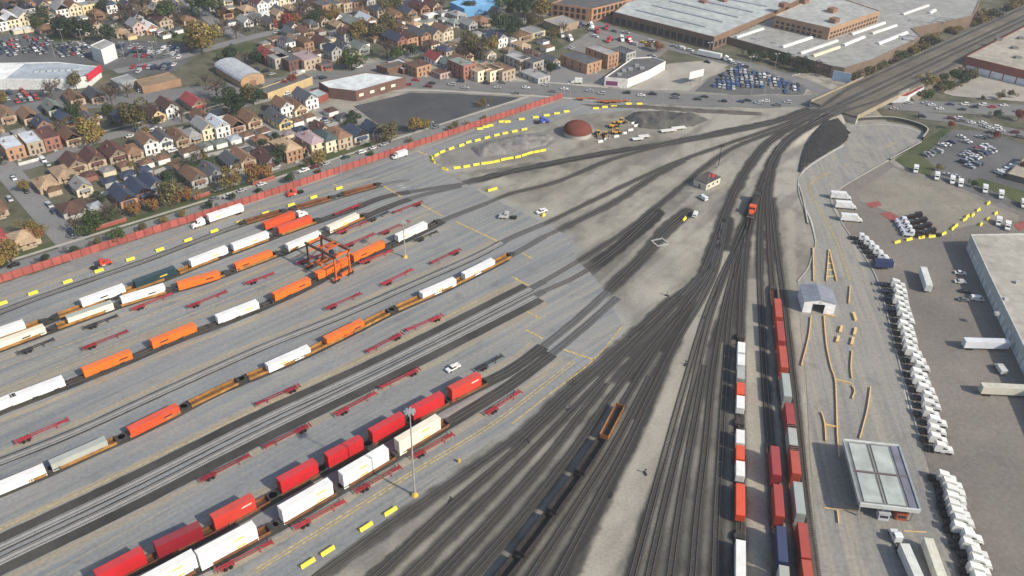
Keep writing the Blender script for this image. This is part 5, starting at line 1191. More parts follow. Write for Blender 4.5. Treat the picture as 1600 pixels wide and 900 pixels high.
def house(px, py, kind, wall, roof, where, W=7.6, D=13.0, st=1.5, porch=True, yaw=HY, chim=None):
    loc = G(px, py); loc.z += .05; w = W/2; h = {1:2.9,1.5:3.5,2:6.0,3:8.8}[st]; r = {'gable':w*.75,'hip':w*.5,'flat':0}[kind]
    rt = {'gable':'gabled','hip':'hipped','flat':'flat-roofed'}[kind]
    stn = {1:'low',1.5:'','':'',2:'two-storey',3:'three-storey'}[st]
    t = thing('house', ' '.join(f'{stn} {wall} {rt} house, {roof} roof, {where}'.split()), 'house', loc, yaw)
    wc = tint(WN[wall],1.0,1.28); rc = tint(RN[roof],1.05,1.5)
    def wl():
        m = MB(); m.box(-D,0,-w,w,-.3,h)
        if kind == 'gable':
            for x in (-D, 0): m.add([(x,-w,h),(x,w,h),(x,0,h+r)], [(0,1,2),(2,1,0)])
        return m
    put('wall', cached(('hw',kind,W,D,h), wl, 'wall', 'wall'), t, wc)
    if kind == 'gable':
        sm = cached(('hg',W,D,h), lambda: _gslope(-D,0,w,h,r), 'roof_slope', 'roofing')
        for k in (1,-1): put('roof_slope', sm, t, rc, scale=(1,k,1))
    elif kind == 'hip': put('roof', cached(('hh',W,D,h), lambda: _hip(-D,0,w,h,r), 'roof', 'roofing'), t, rc)
    else:
        put('roof', cached(('hf',W,D,h), lambda: MB().box(-D+.25,-.25,-w+.25,w-.25,h,h+.08), 'roof', 'membrane'), t, rc)
        pm = cached(('hpx',W,h), lambda: MB().box(-.25,0,-w,w,h,h+.6), 'parapet', 'wall'); put('parapet', pm, t, wc); 
        for k in (1,-1): put('parapet', cached(('hpy',W,D,h), lambda: MB().box(-D,-.25,w-.25,w,h,h+.45), 'parapet', 'wall'), t, wc, scale=(1,k,1))
    wm = cached(('win',), lambda: MB().box(-.02,.05,-.5,.5,0,1.45).box(.05,.09,-.6,.6,-.12,0).box(.05,.09,-.6,.6,1.45,1.57), 'window', 'glass')
    fl = [0.95] if h < 5 else ([.95,3.75] if h < 8 else [.95,3.7,6.4])
    for z in fl:
        ys = (-w*.5, w*.5) if z == fl[0] or W < 9 else (-w*.6, 0, w*.6)
        for y in ys: put('window', wm, t, None, (0, y, z))
        for x in (-D*.25, -D*.55, -D*.82): put('window', wm, t, None, (x, -w, z), R(-90))
    if kind == 'gable' and r > 2: put('window', wm, t, None, (0,0,h+.3), scale=(1,.8,.75))
    put('door', cached(('door',), lambda: MB().box(-.02,.06,-.48,.48,0,2.1), 'door', 'paint'), t, (.12,.07,.05), (0,0,.35))
    if porch and st < 2:
        p = put('porch', cached(('porch',W), lambda: MB().box(0,1.9,-w*.55,w*.55,-.2,.4).box(1.6,1.8,-w*.5,-w*.5+.2,.4,2.5).box(1.6,1.8,w*.5-.2,w*.5,.4,2.5), 'porch', 'wall'), t, tuple(v*.95 for v in wc))
        put('porch_roof', cached(('pr',W), lambda: MB().prism([(0,-w*.62),(2.1,-w*.62),(2.1,w*.62),(0,w*.62)], [2.5]*4, [3.2,2.65,2.65,3.2]), 'porch_roof', 'roofing'), p, rc)
    else: put('front_steps', cached(('steps',), lambda: MB().box(0,1.6,-.9,.9,-.2,.34).box(1.6,2.1,-.9,.9,-.2,.15), 'front_steps', 'concrete'), t)
    if chim if chim is not None else random.random() < .7:
        put('chimney', cached(('chim',), lambda: MB().box(-.35,.35,-.3,.3,-1.2,1.3).box(-.4,.4,-.35,.35,1.3,1.42), 'chimney', 'wall'), t, (.25,.13,.09), (-D*random.choice((.35,.6)), random.choice((-1,1))*w*.45, h+r*.55))
    return t
def garage(px, py, wall, roof, where, W=6.0, D=6.2, kind='hip', yaw=HY):
    loc = G(px, py); loc.z += .05; w = W/2; h = 2.5
    t = thing('garage', f'small {wall} garage with {roof} roof {where}', 'garage', loc, yaw); wc = WN[wall]; rc = tint(RN[roof],.85,1.15)
    put('wall', cached(('gw',W,D), lambda: MB().box(-D,0,-w,w,-.3,h), 'wall', 'wall'), t, wc); put('roof', cached(('gr',W,D), lambda: _hip(-D,0,w,h,1.1,.3), 'roof', 'roofing'), t, rc)
    put('garage_door', cached(('gdo',W), lambda: MB().box(0,.05,-w+.5,w-.5,0,2.1).box(.05,.07,-w+.5,w-.5,.68,.72).box(.05,.07,-w+.5,w-.5,1.38,1.42), 'garage_door', 'paint'), t, tuple(min(.85,v*1.08) for v in wc))
    return t
NF = 'on the block nearest the red fence'; ST = 'facing the side street by the fence'; MR = 'in the row above the garages'; BR = 'across the quiet street'; DL = 'below the car dealer'; FAR = 'in the far streets beyond the dealer'; BX = 'beyond the main street'; MS = 'fronting the main street'; CN = 'near the corner market'
for a in [
 (16,192,'gable','tan','brown',DL),(52,194,'gable','tan','brown',DL),(90,181,'gable','grey','green-grey',DL),(124,165,'gable','tan','brown',DL),(156,161,'gable','tan','dark grey',DL),
 (86,234,'flat','red brick','maroon',BR,7.6,17,2),(60,241,'flat','tan','pale blue-grey',BR,7.6,17,2),(29,249,'flat','orange brick','pale blue-grey',BR,8.6,17,2),(118,227,'gable','tan','brown',BR),
 (250,190,'gable','yellow','dark brown',BR),(272,185,'gable','white','dark brown',BR,7.0,14,2),(313,173,'gable','tan','red',BR,8,16,1.5),
 (124,270,'gable','tan','dark brown',MR,9.0,13),(154,262,'gable','tan','maroon',MR,8.6,13),(188,253,'gable','tan','maroon',MR,9,14),(214,249,'hip','tan','brown',MR,7.6,12),(240,241,'gable','white','brown',MR,7.4,13,2),
 (262,231,'gable','white','dark grey',MR,7.4,12),(288,228,'gable','tan','brown',MR,7.2,13),(308,223,'hip','tan','grey',MR,7.6,12),(330,218,'gable','cream','grey',MR,7.6,14,2),(351,215,'gable','white','pale blue-grey',MR,7.8,14,2),(374,207,'gable','pink','brown',MR,8,12),(400,199,'gable','tan','brown',MR,8.2,14),
 (108,284,'hip','tan','tan',ST,8.6,14,1),(80,301,'hip','tan','tan',ST,8.6,13,1),(135,305,'gable','cream','grey',NF,7.2,10),(204,323,'gable','orange brick','navy',NF,7.6,15),(228,312,'gable','red brick','navy',NF,7.6,15),(248,302,'gable','grey','navy',NF,7.6,14),
 (45,386,'hip','tan','tan',ST,10.5,11,1),(120,338,'hip','grey','dark brown',NF,10,10,1),(-2,388,'hip','tan','red',ST,9,11,1),(0,340,'hip','tan','brown',ST,8,11,1),
 (314,291,'gable','grey','brown',NF,8,14),(300,277,'hip','grey','brown',NF,7.6,12,1),(340,283,'gable','grey','dark grey',NF,7.4,13),(372,264,'gable','grey','dark grey',NF,7.6,12,1),(390,262,'gable','tan','brown',NF,7.8,14),(428,263,'gable','grey','dark brown',NF,7.6,15),
 (462,252,'hip','orange brick','tan',NF,9,17,2),(500,240,'hip','cream','pink',NF,8.6,17,2),(522,236,'hip','cream','teal',NF,8.4,16,2),(541,232,'hip','tan','brown',NF,8.4,16,2),(484,240,'gable','tan','dark brown',NF,7,10),(566,222,'gable','grey','navy',CN,9,12),(592,212,'gable','grey','navy',CN,8,11,1),
 (448,201,'gable','yellow','dark grey',MR,8,18),(451,183,'gable','white','brown',CN,8,12,2),(472,180,'gable','cream','brown',CN,8,15),(489,171,'gable','white','dark grey',CN,8,15,2),(412,228,'hip','tan','brown',NF,7,8,1),
 (412,19,'gable','white','maroon',FAR,8.5,14,2),(429,16,'gable','white','grey',FAR,8.5,14,2),(446,12,'flat','cream','grey',FAR,8.5,14,2),(430,44,'gable','tan','dark grey',FAR),(484,59,'gable','tan','brown',FAR,8,12),(437,69,'flat','pink','brown',FAR,10,8,1),(463,61,'gable','grey','dark grey',FAR),(392,22,'hip','tan','tan',FAR,10,12,1),(358,29,'gable','orange brick','dark brown',FAR),
 (424,100,'gable','dark brick','red',FAR,7.6,12,2),(512,109,'flat','red brick','dark grey',FAR,8.6,10,1),(510,75,'gable','grey','maroon',FAR,9,12),(545,83,'gable','grey','dark grey',FAR,8,12),(570,84,'gable','grey','green-grey',FAR,8,12),
 (512,22,'flat','orange brick','dark grey',FAR,7.6,15,2),(530,20,'flat','tan','dark grey',FAR,7.6,15,2),(545,19,'flat','tan','brown',FAR,7.6,15,2),(561,17,'flat','brown brick','dark grey',FAR,7.6,15,2),(298,38,'hip','pink','brown',FAR,9,11,1),
 (23,45,'gable','cream','white',FAR,9,17,2),(43,40,'gable','cream','grey',FAR,9,17,2),(3,49,'gable','white','white',FAR,9,14,2),(82,35,'gable','white','tan',FAR,8,10,1.5),(101,28,'gable','white','grey',FAR,9,14,2),(121,25,'gable','cream','brown',FAR,9,14,2),(142,22,'flat','yellow','grey',FAR,9.5,12,2),(180,12,'gable','cream','dark grey',FAR,8,13,2),(193,9,'gable','cream','brown',FAR,8,13,2),
 (194,58,'hip','tan','tan',FAR,9,10,1),(220,55,'gable','pink','grey',FAR,8.6,13,2),(240,53,'gable','orange brick','white',FAR,8.6,13,1.5),(262,46,'gable','tan','maroon',FAR,9,13,2),(75,53,'hip','tan','brown',FAR,9,11,1),(52,16,'gable','orange brick','brown',FAR,8,13),(71,16,'gable','tan','dark grey',FAR,8,13),(249,20,'gable','white','grey',FAR,8,10,1),(20,14,'gable','tan','brown',FAR),(225,6,'gable','tan','dark brown',FAR),
 (624,32,'gable','orange brick','brown',BX,8.6,15),(645,28,'gable','orange brick','navy',BX,8.6,15),(665,21,'gable','orange brick','maroon',BX,8.6,15),(684,18,'gable','tan','dark brown',BX,8.6,15),(560,45,'gable','orange brick','green-grey',BX,8.6,15),(581,40,'gable','orange brick','pale blue-grey',BX,8.6,15),
 (630,77,'gable','red brick','navy',BX,8.6,16,2),(646,73,'gable','orange brick','dark brown',BX,8.6,16,2),(667,70,'gable','orange brick','dark grey',BX,8.8,17,2),(685,67,'gable','tan','dark grey',BX,8.6,16,2),(701,63,'gable','cream','brown',BX,8.6,15,2),(786,74,'gable','white','navy',BX,8.6,13,2),(716,42,'hip','grey','green-grey',BX,8,10,1),(740,46,'gable','grey','grey',BX,8,13),(722,30,'hip','grey','grey',BX,9,12,1),(760,40,'hip','tan','brown',BX,11,14,1),(786,30,'gable','cream','dark grey',BX,9,12,1.5),
 (822,64,'flat','tan','brown',BX,13,15,1),(842,58,'flat','cream','grey',BX,12,16,1),
 (734,124,'flat','red brick','green-grey',MS,9.5,16,3,False),(757,126,'flat','cream','tan',MS,10.5,17,2,False),(776,126,'flat','cream','tan',MS,10.5,17,2,False),(795,126,'flat','tan','brown',MS,10.5,17,2,False),(820,108,'flat','grey stone','grey',MS,9,15,2,False),(841,112,'flat','grey stone','dark grey',MS,9,15,2,False),
 (663,119,'flat','orange brick','dark brown',MS,11,13,2,False),(640,114,'flat','dark brick','pale blue-grey',MS,10,18,1,False),(689,101,'gable','white','red',MS,8,12),(697,122,'flat','pink','dark brown',MS,9,9,1,False),(850,129,'flat','grey','grey',MS,10,18,1,False),(716,112,'gable','grey','green-grey',MS,8,14),
 (928,113,'flat','orange brick','dark grey','beside the truck yard',13,24,2,False),(957,106,'flat','orange brick','grey','beside the truck yard',10,20,3,False),(985,97,'flat','grey','dark grey','beside the truck yard',9,14,2,False),(868,106,'gable','cream','dark grey',BX,8,12),
 (442,106,'flat','grey stone','grey','on the corner past the dealer',9.5,20,2,False),(463,110,'flat','dark brick','dark grey','on the corner past the dealer',9,18,2,False),(490,108,'flat','tan','pink','on the corner past the dealer',12,18,2,False),
 ]: house(*a)
for a in [(173,275,'cream','grey',MR),(200,267,'tan','brown',MR),(233,263,'white','brown',MR),(258,256,'white','brown',MR),(301,244,'white','brown',MR,8.5),(88,306,'tan','brown',ST),(144,283,'red brick','maroon',MR),(176,292,'grey','navy',NF),(205,282,'grey','navy',NF),(230,275,'grey','navy',NF),(152,333,'grey','pale blue-grey',NF),
 (325,236,'white','green-grey',MR),(348,231,'white','green-grey',MR),(370,225,'white','pale blue-grey',MR),(391,219,'white','brown',MR),(416,213,'white','brown',MR),(434,219,'tan','grey',NF),(455,217,'cream','pink',NF),(473,211,'grey','navy',NF),(468,197,'white','brown',CN),(487,190,'white','brown',CN),(522,181,'white','dark brown',CN),(280,266,'tan','brown',NF),(540,190,'grey','dark grey',CN),
 (529,56,'white','grey',FAR,8),(634,38,'white','brown',BX),(652,34,'white','tan',BX),(677,29,'white','white',BX,9),(695,25,'white','grey',BX),(660,42,'cream','green-grey',BX,10),(676,39,'cream','grey',BX,9),(254,54,'white','grey',FAR),(208,62,'yellow','tan',FAR),(50,50,'cream','white',FAR,9),(30,53,'cream','white',FAR),(262,60,'white','grey',FAR),(130,34,'white','grey',FAR,8),(395,30,'white','white',FAR,9),(418,26,'white','white',FAR,9),(860,80,'white','brown',BX,8),(608,58,'white','grey',BX),(590,66,'tan','brown',BX),(750,58,'grey','grey',BX),(800,84,'cream','tan',BX),(770,60,'white','grey',BX),(500,90,'white','maroon',FAR),(520,66,'cream','grey',FAR)]: garage(*a)
for i, (x0, y0, x1, y1) in enumerate(((142,362,198,345),(302,312,328,304),(395,290,430,279))):
    a, b = G(x0,y0), G(x1,y1); t = thing('garden_wall', f'low red brick garden wall by the fence street, {ORD[i]} from the side street', 'wall', (a+b)/2, math.atan2(b.y-a.y,b.x-a.x)); l = (b-a).length
    MB().box(-l/2,l/2,-.25,.25,0,1.5).build('brickwork','wall',t,(.36,.10,.075)); MB().box(-l/2-.1,l/2+.1,-.32,.32,1.5,1.65).build('coping','wall',t,(.42,.2,.15))

# ================================================================== COMMERCIAL BUILDINGS AND FACTORIES
def windows_on(t, Q, c, pa, pb, z, every, w, h, rows_=1, col=None, name='window', mat='glass', start=2.0):
    e = edge_index(Q, c, pa, pb); a, b = Vector(Q[e]), Vector(Q[(e+1)%len(Q)]); L = (b-a).length
    for r_ in range(rows_): wall_boxes(t, Q, e, [(start+k*every, w, z+r_*(h+1.2), z+r_*(h+1.2)+h) for k in range(int((L-start)/every))], mat, col, name)
def pos(c, x, y, z): p = G(x, y, z)-c; return p
PB = prism_building
t, Q, c, ins = PB('factory', 'building', 'big brick factory with rows of ridge skylights on a grey roof', [(959,20),(1116,59),(1204,22),(1330,-40),(1100,-90)], -1, 9, (.22,.145,.105), (.44,.47,.46), .7, zpix=8)
windows_on(t, Q, c, (959,36), (1116,70), 2.0, 5.2, 3.6, 4.2); windows_on(t, Q, c, (1116,70), (1204,36), 2.0, 5.2, 3.4, 3.6)
for x0, y0, x1, y1 in ((994,15,1104,42),(1020,8,1130,34),(1046,1,1154,27),(1076,-4,1178,19),(1105,-8,1200,10)):
    a, b = pos(c,x0,y0,8.2), pos(c,x1,y1,8.2); d = b-a; o = MB().xprof([(-1.7,0),(1.7,0),(1.2,1.5),(-1.2,1.5)], -d.length/2, d.length/2).build('skylight_ridge','metal',t,(.52,.55,.55),(*((a+b)/2).xy,8.06),math.atan2(d.y,d.x))
    MB().box(-d.length/2+.5,d.length/2-.5,-1.62,-1.5,.3,1.2).build('skylight_pane','glass',o)
for x, y in ((1099,4),(1130,2)): p = pos(c,x,y,8); roof_unit(t, p.x, p.y, 8.06, 5, 4, 2.6, (.34,.16,.11), 'roof_house', R(-48))
t, Q, c, ins = PB('factory', 'building', 'low sprawling factory with pale ridge lights on its stained roof', [(1125,55),(1205,77),(1300,104),(1320,107),(1368,92),(1438,58),(1424,45),(1520,25),(1535,-10),(1400,-30),(1215,5)], -4.5, 8.5, (.20,.15,.11), (.34,.34,.32), .5, zpix=4)
for x0,y0,x1,y1,cc in ((1222,73,1268,58,(.7,.7,.68)),(1250,83,1308,63,(.62,.62,.58)),(1270,87,1311,73,(.66,.62,.42)),(1330,53,1382,35,(.66,.66,.64)),(1362,52,1400,39,(.62,.62,.58)),(1318,70,1350,57,(.72,.72,.7)),(1372,68,1417,50,(.72,.73,.72)),(1410,22,1450,8,(.6,.6,.58)),(1452,20,1461,15,(.72,.72,.7)),(1150,58,1192,44,(.6,.62,.62))):
    a, b = pos(c,x0,y0,4.6), pos(c,x1,y1,4.6); d = b-a; MB().xprof([(-1.5,0),(1.5,0),(.7,1.2),(-.7,1.2)], -d.length/2, d.length/2).build('ridge_light','paint',t,cc,(*((a+b)/2).xy,8.56),math.atan2(d.y,d.x))
for x,y,l in ((1409,57,7),(1414,60,7),(1420,62,7),(1427,56,6),(1474,30,9),(1480,28,9),(1468,33,8),(1440,33,16),(1180,60,3),(1170,50,2.5),(1210,66,3),(1290,97,3),(1240,88,3)): p = pos(c,x,y,4.6); roof_unit(t, p.x, p.y, 8.56, l, 1.8, 1.0, (.55,.55,.52), 'roof_unit', R(-20))
t, Q, c, ins = PB('factory_block', 'building', 'tall brick factory block rising above the low factory roofs', [(1210,25),(1297,45),(1375,18),(1290,-10)], -4, 16, (.40,.26,.16), (.42,.43,.41), .6, zpix=12)
windows_on(t, Q, c, (1297,70), (1375,42), 8.6, 4.0, 2.4, 1.7, 2); windows_on(t, Q, c, (1210,50), (1297,70), 8.6, 4.0, 2.4, 1.7, 2)
for x,y in ((1224,10),(1256,4),(1303,34),(1300,18)): p = pos(c,x,y,12.4); roof_unit(t, p.x, p.y, 16.06, 6, 5, 3, (.34,.18,.12), 'roof_house', R(42))
t, Q, c, ins = PB('brick_warehouse', 'building', 'brick warehouse with white dock doors and a sandy roof beyond the bridge', [(1509,89),(1720,140),(1900,60),(1640,22)], -4.5, 9.5, (.30,.10,.07), (.40,.37,.31), .5, zpix=5)
windows_on(t, Q, c, (1509,110), (1720,170), .4, 8.0, 7.2, 4.2, 1, (.70,.73,.76), 'dock_door', 'paint')
for x,y in ((1585,75),(1590,90),(1560,62),(1595,60)): p = pos(c,x,y,5.4); roof_unit(t, p.x, p.y, 9.56, 4, 3, 1.3, (.22,.22,.2))
t, Q, c, ins = PB('red_roof_building', 'building', 'low building with a worn red roof beside the railway bridge', [(1373,134),(1386,152),(1418,151),(1444,137),(1426,122),(1402,121)], -5, 4.4, (.62,.63,.64), (.30,.05,.045), .3, zpix=-.6)
p = pos(c,1412,143,-.5); roof_unit(t, p.x, p.y, 4.5, 12, 1.2, .5, (.7,.66,.6), 'roof_unit', R(38))
t, Q, c, ins = PB('brick_mill', 'building', 'brown brick mill with pale window bays beyond the trees', [(862,6),(925,15),(1035,-12),(960,-30)], 0, 9, (.44,.24,.14), (.12,.12,.12), .6, zpix=9); windows_on(t, Q, c, (925,30), (1035,2), 1.2, 4.4, 2.8, 3.0, 2)
windows_on(t, Q, c, (862,22), (925,30), 1.2, 4.4, 2.6, 3.0, 2)
t, Q, c, ins = PB('corner_shop', 'shop', 'white single-storey shop with a dark cluttered roof on the main street corner', [(945,122),(981,125),(1015,111),(1040,97),(1018,90),(988,92)], 0, 5, (.74,.72,.70), (.13,.13,.13), .6, zpix=5)
for x,y in ((975,112),(985,110),(995,104),(1003,108),(968,118)): p = pos(c,x,y,5); roof_unit(t, p.x, p.y, 5.06, 2.6, 2, 1.4, (.45,.46,.46))
e = edge_index(Q, c, (945,133), (981,137)); wall_boxes(t, Q, e, [(1,7,.8,3.4)], 'paint', (.20,.05,.16), 'shop_sign')
t, Q, c, ins = PB('market', 'building', 'brown brick market with a broad white roof beside the empty lot', [(498,129),(513,138),(556,143),(634,121),(600,117),(572,114)], 0, 6, (.17,.10,.085), (.66,.70,.70), .4, zpix=6)
windows_on(t, Q, c, (556,160), (634,138), 2.4, 7.5, 3.0, 1.6, 1, (.80,.76,.62), 'poster_panel', 'paint')
PB('market_annex', 'building', 'small red brick annex with a pale blue roof beside the market', [(480,145),(497,153),(513,146),(497,139)], 0, 3.6, (.30,.09,.07), (.42,.50,.52), .3, zpix=3.6)
t, Q, c, ins = PB('car_showroom', 'building', 'car showroom with a pale blue roof and a red sign band', [(-60,100),(40,99),(90,98),(156,105),(138,120),(105,125),(-60,124)], 0, 6, (.72,.74,.72), (.40,.45,.50), .5, zpix=6)
P_ = [pos(c,x,y,6) for x, y in ((-60,101),(38,100),(8,123),(-60,123))]; MB().prism([(p.x,p.y) for p in P_[::-1]], 6.08, 6.2).build('white_roof_section','membrane',t,(.80,.82,.80))
a, b = pos(c,136,121,6), pos(c,157,105,6); d = b-a; MB().box(-d.length/2,d.length/2,-.6,.2,3.6,7.6).build('sign_band','paint',t,(.62,.03,.06),((a+b)/2).xy.to_3d(),math.atan2(d.y,d.x))
for i in range(7): p = pos(c,60+i*10,112-i*.5,6); roof_unit(t, p.x, p.y, 6.06, 5, 1.6, .9, (.5,.55,.57), 'roof_unit', R(42))
PB('sign_tower', 'building', 'tall white-sided block standing among the dealer cars', [(141,72),(158,79),(179,69),(163,62)], 0, 9, (.76,.77,.74), (.35,.34,.32), .4, zpix=9)
PB('repair_shop', 'building', 'long low brown-roofed repair shop below the dealer', [(212,126),(222,137),(282,124),(265,113)], 0, 4, (.34,.22,.14), (.30,.215,.14), .3, zpix=4)
PB('grey_workshop', 'building', 'grey metal workshop beside the brown repair shop', [(172,124),(186,132),(214,124),(200,116)], 0, 4, (.34,.35,.36), (.33,.34,.35), .3, zpix=4)
def vault_hall():
    a, b = G(312,134), G(392,131); t = thing('vaulted_hall', 'hall with a white vaulted roof and tan end wall near the dealer', 'building', G(396,134), R(-48)); W, D = 15, 34
    prof = [(-W/2,0),(W/2,0)]+[(W/2*math.cos(k*math.pi/8), 4+3.2*math.sin(k*math.pi/8)) for k in range(9)]
    MB().xprof(prof, -D, 0).build('wall','wall',t,(.46,.31,.18)); m = MB(); rp = [((W/2+.3)*math.cos(k*math.pi/8), 4.1+3.35*math.sin(k*math.pi/8)) for k in range(9)]
    n = 9; vs = [(x,y,z) for x in (-D-.3,-.2) for y, z in rp]; m.add(vs, [(i,i+1,n+i+1,n+i) for i in range(8)]); o = m.build('roof','metal',t,(.70,.71,.70))
    MB().box(0,.08,-2,2,0,3.4).build('door','paint',t,(.25,.16,.1))
vault_hall()
PB('brick_offices', 'building', 'low yellow brick offices with a dark roof beside red trees', [(403,140),(418,147),(488,121),(473,115)], 0, 4.4, (.56,.42,.22), (.15,.15,.15), .4, zpix=4.4)
PB('blue_shed', 'building', 'bright blue metal building beyond the far houses', [(703,4),(726,15),(780,4),(758,-8)], 0, 6, (.15,.36,.62), (.22,.46,.72), .4, zpix=6)
PB('corner_garage', 'building', 'low brown garage with yellow trimmed roof across from the market', [(588,103),(605,108),(636,101),(622,96)], 0, 4, (.20,.12,.08), (.14,.13,.12), .5, zpix=4)
PB('tan_workshop', 'building', 'flat tan workshop beside the gravel truck yard', [(848,32),(875,42),(905,34),(880,24)], 0, 4.5, (.38,.29,.2), (.34,.33,.32), .4, zpix=4.5)
def billboard(px, py, w, h, z, yaw, label, col):
    t = thing('billboard', label, 'billboard', G(px, py), yaw); MB().box(-w/2,w/2,-.2,.2,z,z+h).build('panel','paint',t,col)
    MB().box(-w/2-.1,w/2+.1,-.25,.25,z-.2,z).build('ledge','metal',t,(.2,.2,.2))
    for x in (-w/3,w/3): MB().cyl(x,0,0,z,.18,n=8).build('post','metal',t,(.3,.3,.3))
billboard(1312,133,11,6,2.5,R(-30),'pale blue billboard beside the railway bridge',(.42,.54,.66)); billboard(1086,131,12,4.5,4,R(35),'white billboard on posts beside the concrete lot',(.74,.72,.70))
def pole(px, py, h, label, heads=2, group=None, col='galvanised', yaw=0):
    t = thing('lamp_post', label, 'lamp post', G(px, py), yaw, group); MB().cyl(0,0,0,h,.14,.09,n=6).build('pole',col,t)
    m = MB().bar((-1.2 if heads == 2 else 0,0,h),(1.2,0,h),.1); m.build('arm',col,t)
    for s in ((-1,1) if heads == 2 else (1,)): MB().box(s*1.3-.5,s*1.3+.5,-.25,.25,h-.1,h+.15).build('lamp_head','line_white',t)
for x, y in ((47,68),(33,80),(20,70),(100,72),(130,72),(86,90),(195,93),(218,95),(242,92),(268,98),(205,72),(245,72),(162,66),(125,92)): pole(x, y, 11, 'twin-headed lamp post among the dealer cars', 2, 'lamp posts on the dealer lots')
for i, (x, y) in enumerate(((533,272),(675,217),(760,190))): pole(x, y, 10, f'street lamp behind the red fence, {ORD[i]} from the tall trees', 1, yaw=R(-48))
for i, (x, y) in enumerate(((890,158),(970,165),(1034,168),(1125,160),(1173,150),(1195,145),(1236,145),(1240,143),(1106,92),(1210,110),(1170,115))): pole(x, y, 11, 'tall lamp post along the main street and its lots', 2, 'lamp posts along the main street', yaw=R(20))
t = thing('signal_mast', 'slender signal mast standing among the tracks near the office', 'signal mast', G(1122,262)); MB().cyl(0,0,0,13,.2,.12,n=8).build('mast','dark',t); MB().box(-1.2,1.2,-.3,.3,11.5,12.4).build('signal_head','dark',t); MB().box(-.5,.5,-.5,.5,0,.6).build('base','concrete',t)

# ================================================================== TREES
def crown_mesh(seed, n, size, sparse=False):
    r = np.random.default_rng(seed); k = 8
    lob = [(0,0,.1,.62,.62,.5)]+[(*(r.normal(0,1,3)*(.42,.42,.28)), *(r.uniform(.26,.44,3))) for _ in range(k)]
    V = []; F = []
    vol = np.array([a[3]*a[4]*a[5] for a in lob])**.8; vol /= vol.sum()
    for i in range(n):
        x, y, z, a, b, c = lob[r.choice(len(lob), p=vol)]
        d = r.normal(0,1,3); d /= np.linalg.norm(d); rad = r.uniform(.55,1.02)**.5 if not sparse else r.uniform(.2,1.1)
        p = np.array((x,y,z))+d*np.array((a,b,c))*rad
        if p[2] < -.55: continue
        nn = d*.8+r.normal(0,.6,3)+np.array((0,0,.35)); nn /= np.linalg.norm(nn); u = np.cross(nn, r.normal(0,1,3)); u /= np.linalg.norm(u); v = np.cross(nn, u); s = size*r.uniform(.6,1.3)
        o = len(V); V += [tuple(p+u*s), tuple(p+v*s*.8), tuple(p-u*s), tuple(p-v*s*.8)]; F.append((o,o+1,o+2,o+3))
    me = bpy.data.meshes.new('crown'); me.from_pydata(V, [], F); me.materials.append(MATS['leaf']); return me
CROWNS = [crown_mesh(s, 1500, .062) for s in (1,2,3,4,5)]; THIN = [crown_mesh(s, 420, .05, True) for s in (7,8,9)]; BUSH = [crown_mesh(s, 500, .10) for s in (11,12,13)]
def trunk_mesh(seed, nb):
    r = np.random.default_rng(seed); m = MB(); m.cyl(0,0,-.9,.1,.045,.03,n=7)
    for i in range(nb):
        a = r.uniform(0,6.28); z0 = r.uniform(-.35,.1); l = r.uniform(.4,.8); e = (math.cos(a)*l*.75, math.sin(a)*l*.75, z0+l*.7); m.bar((0,0,z0), e, .022)
        for _ in range(2):
            a2 = a+r.uniform(-.8,.8); f = r.uniform(.4,.8); s = tuple(q*f for q in e[:2])+(z0+(e[2]-z0)*f,); m.bar(s, (s[0]+math.cos(a2)*.3, s[1]+math.sin(a2)*.3, s[2]+.25), .012)
    return m.mesh('trunk', 'bark')
TRUNKS = [trunk_mesh(s, 7) for s in (1,2,3)]; TRUNKS2 = [trunk_mesh(s, 20) for s in (4,5,6)]
TC = {'dark green':(.035,.055,.028),'green':(.06,.085,.03),'olive':(.115,.10,.045),'yellow':(.22,.155,.04),'orange':(.21,.11,.04),'red':(.22,.055,.035),'golden':(.20,.15,.05),'bare brown':(.12,.09,.07),'purple-brown':(.10,.07,.07)}
def tree(px, py, dpx, cn, where, flat_=.95):
    """px,py: middle of the crown in the photograph; dpx: its width there"""
    g = G(px, py+dpx*.34); k = (g-Vector((0,0,CAMH))).length/FPX; d = dpx*k*.96; r = d/2; bare = cn in ('bare brown','purple-brown')
    h = r*(1.15 if d > 7 else .85); small = d < 4.5
    t = thing('tree' if not small else 'bush', f'{"large " if d > 15 else ("small " if d < 7 and not small else "")}{cn} {"tree" if not small else "bush"} {where}', 'tree' if not small else 'bush', g, random.uniform(0,6.28))
    zc = r*flat_*.55+ (0 if small else r*.42)+.05; s = random.randrange(3)
    put('crown', random.choice(THIN if bare else (BUSH if small else CROWNS)), t, tint(TC[cn],.75,1.25), (0,0,zc), random.uniform(0,6.28), (r,r,r*flat_))
    if not small: put('trunk', (TRUNKS2 if bare else TRUNKS)[s], t, None, (0,0,zc), 0, (r,r,zc/.88))
    else: put('stem', cached(('stem',), lambda: MB().cyl(0,0,0,1,.08,.05,n=6), 'stem', 'bark'), t, None, None, 0, (1,1,max(.4,zc)))
NT = 'among the houses nearest the fence'; MT = 'between the rows of houses'; DT = 'near the car dealer'; FT = 'among the far houses'; XT = 'beyond the main street'; FB = 'along the narrow street behind the fence'
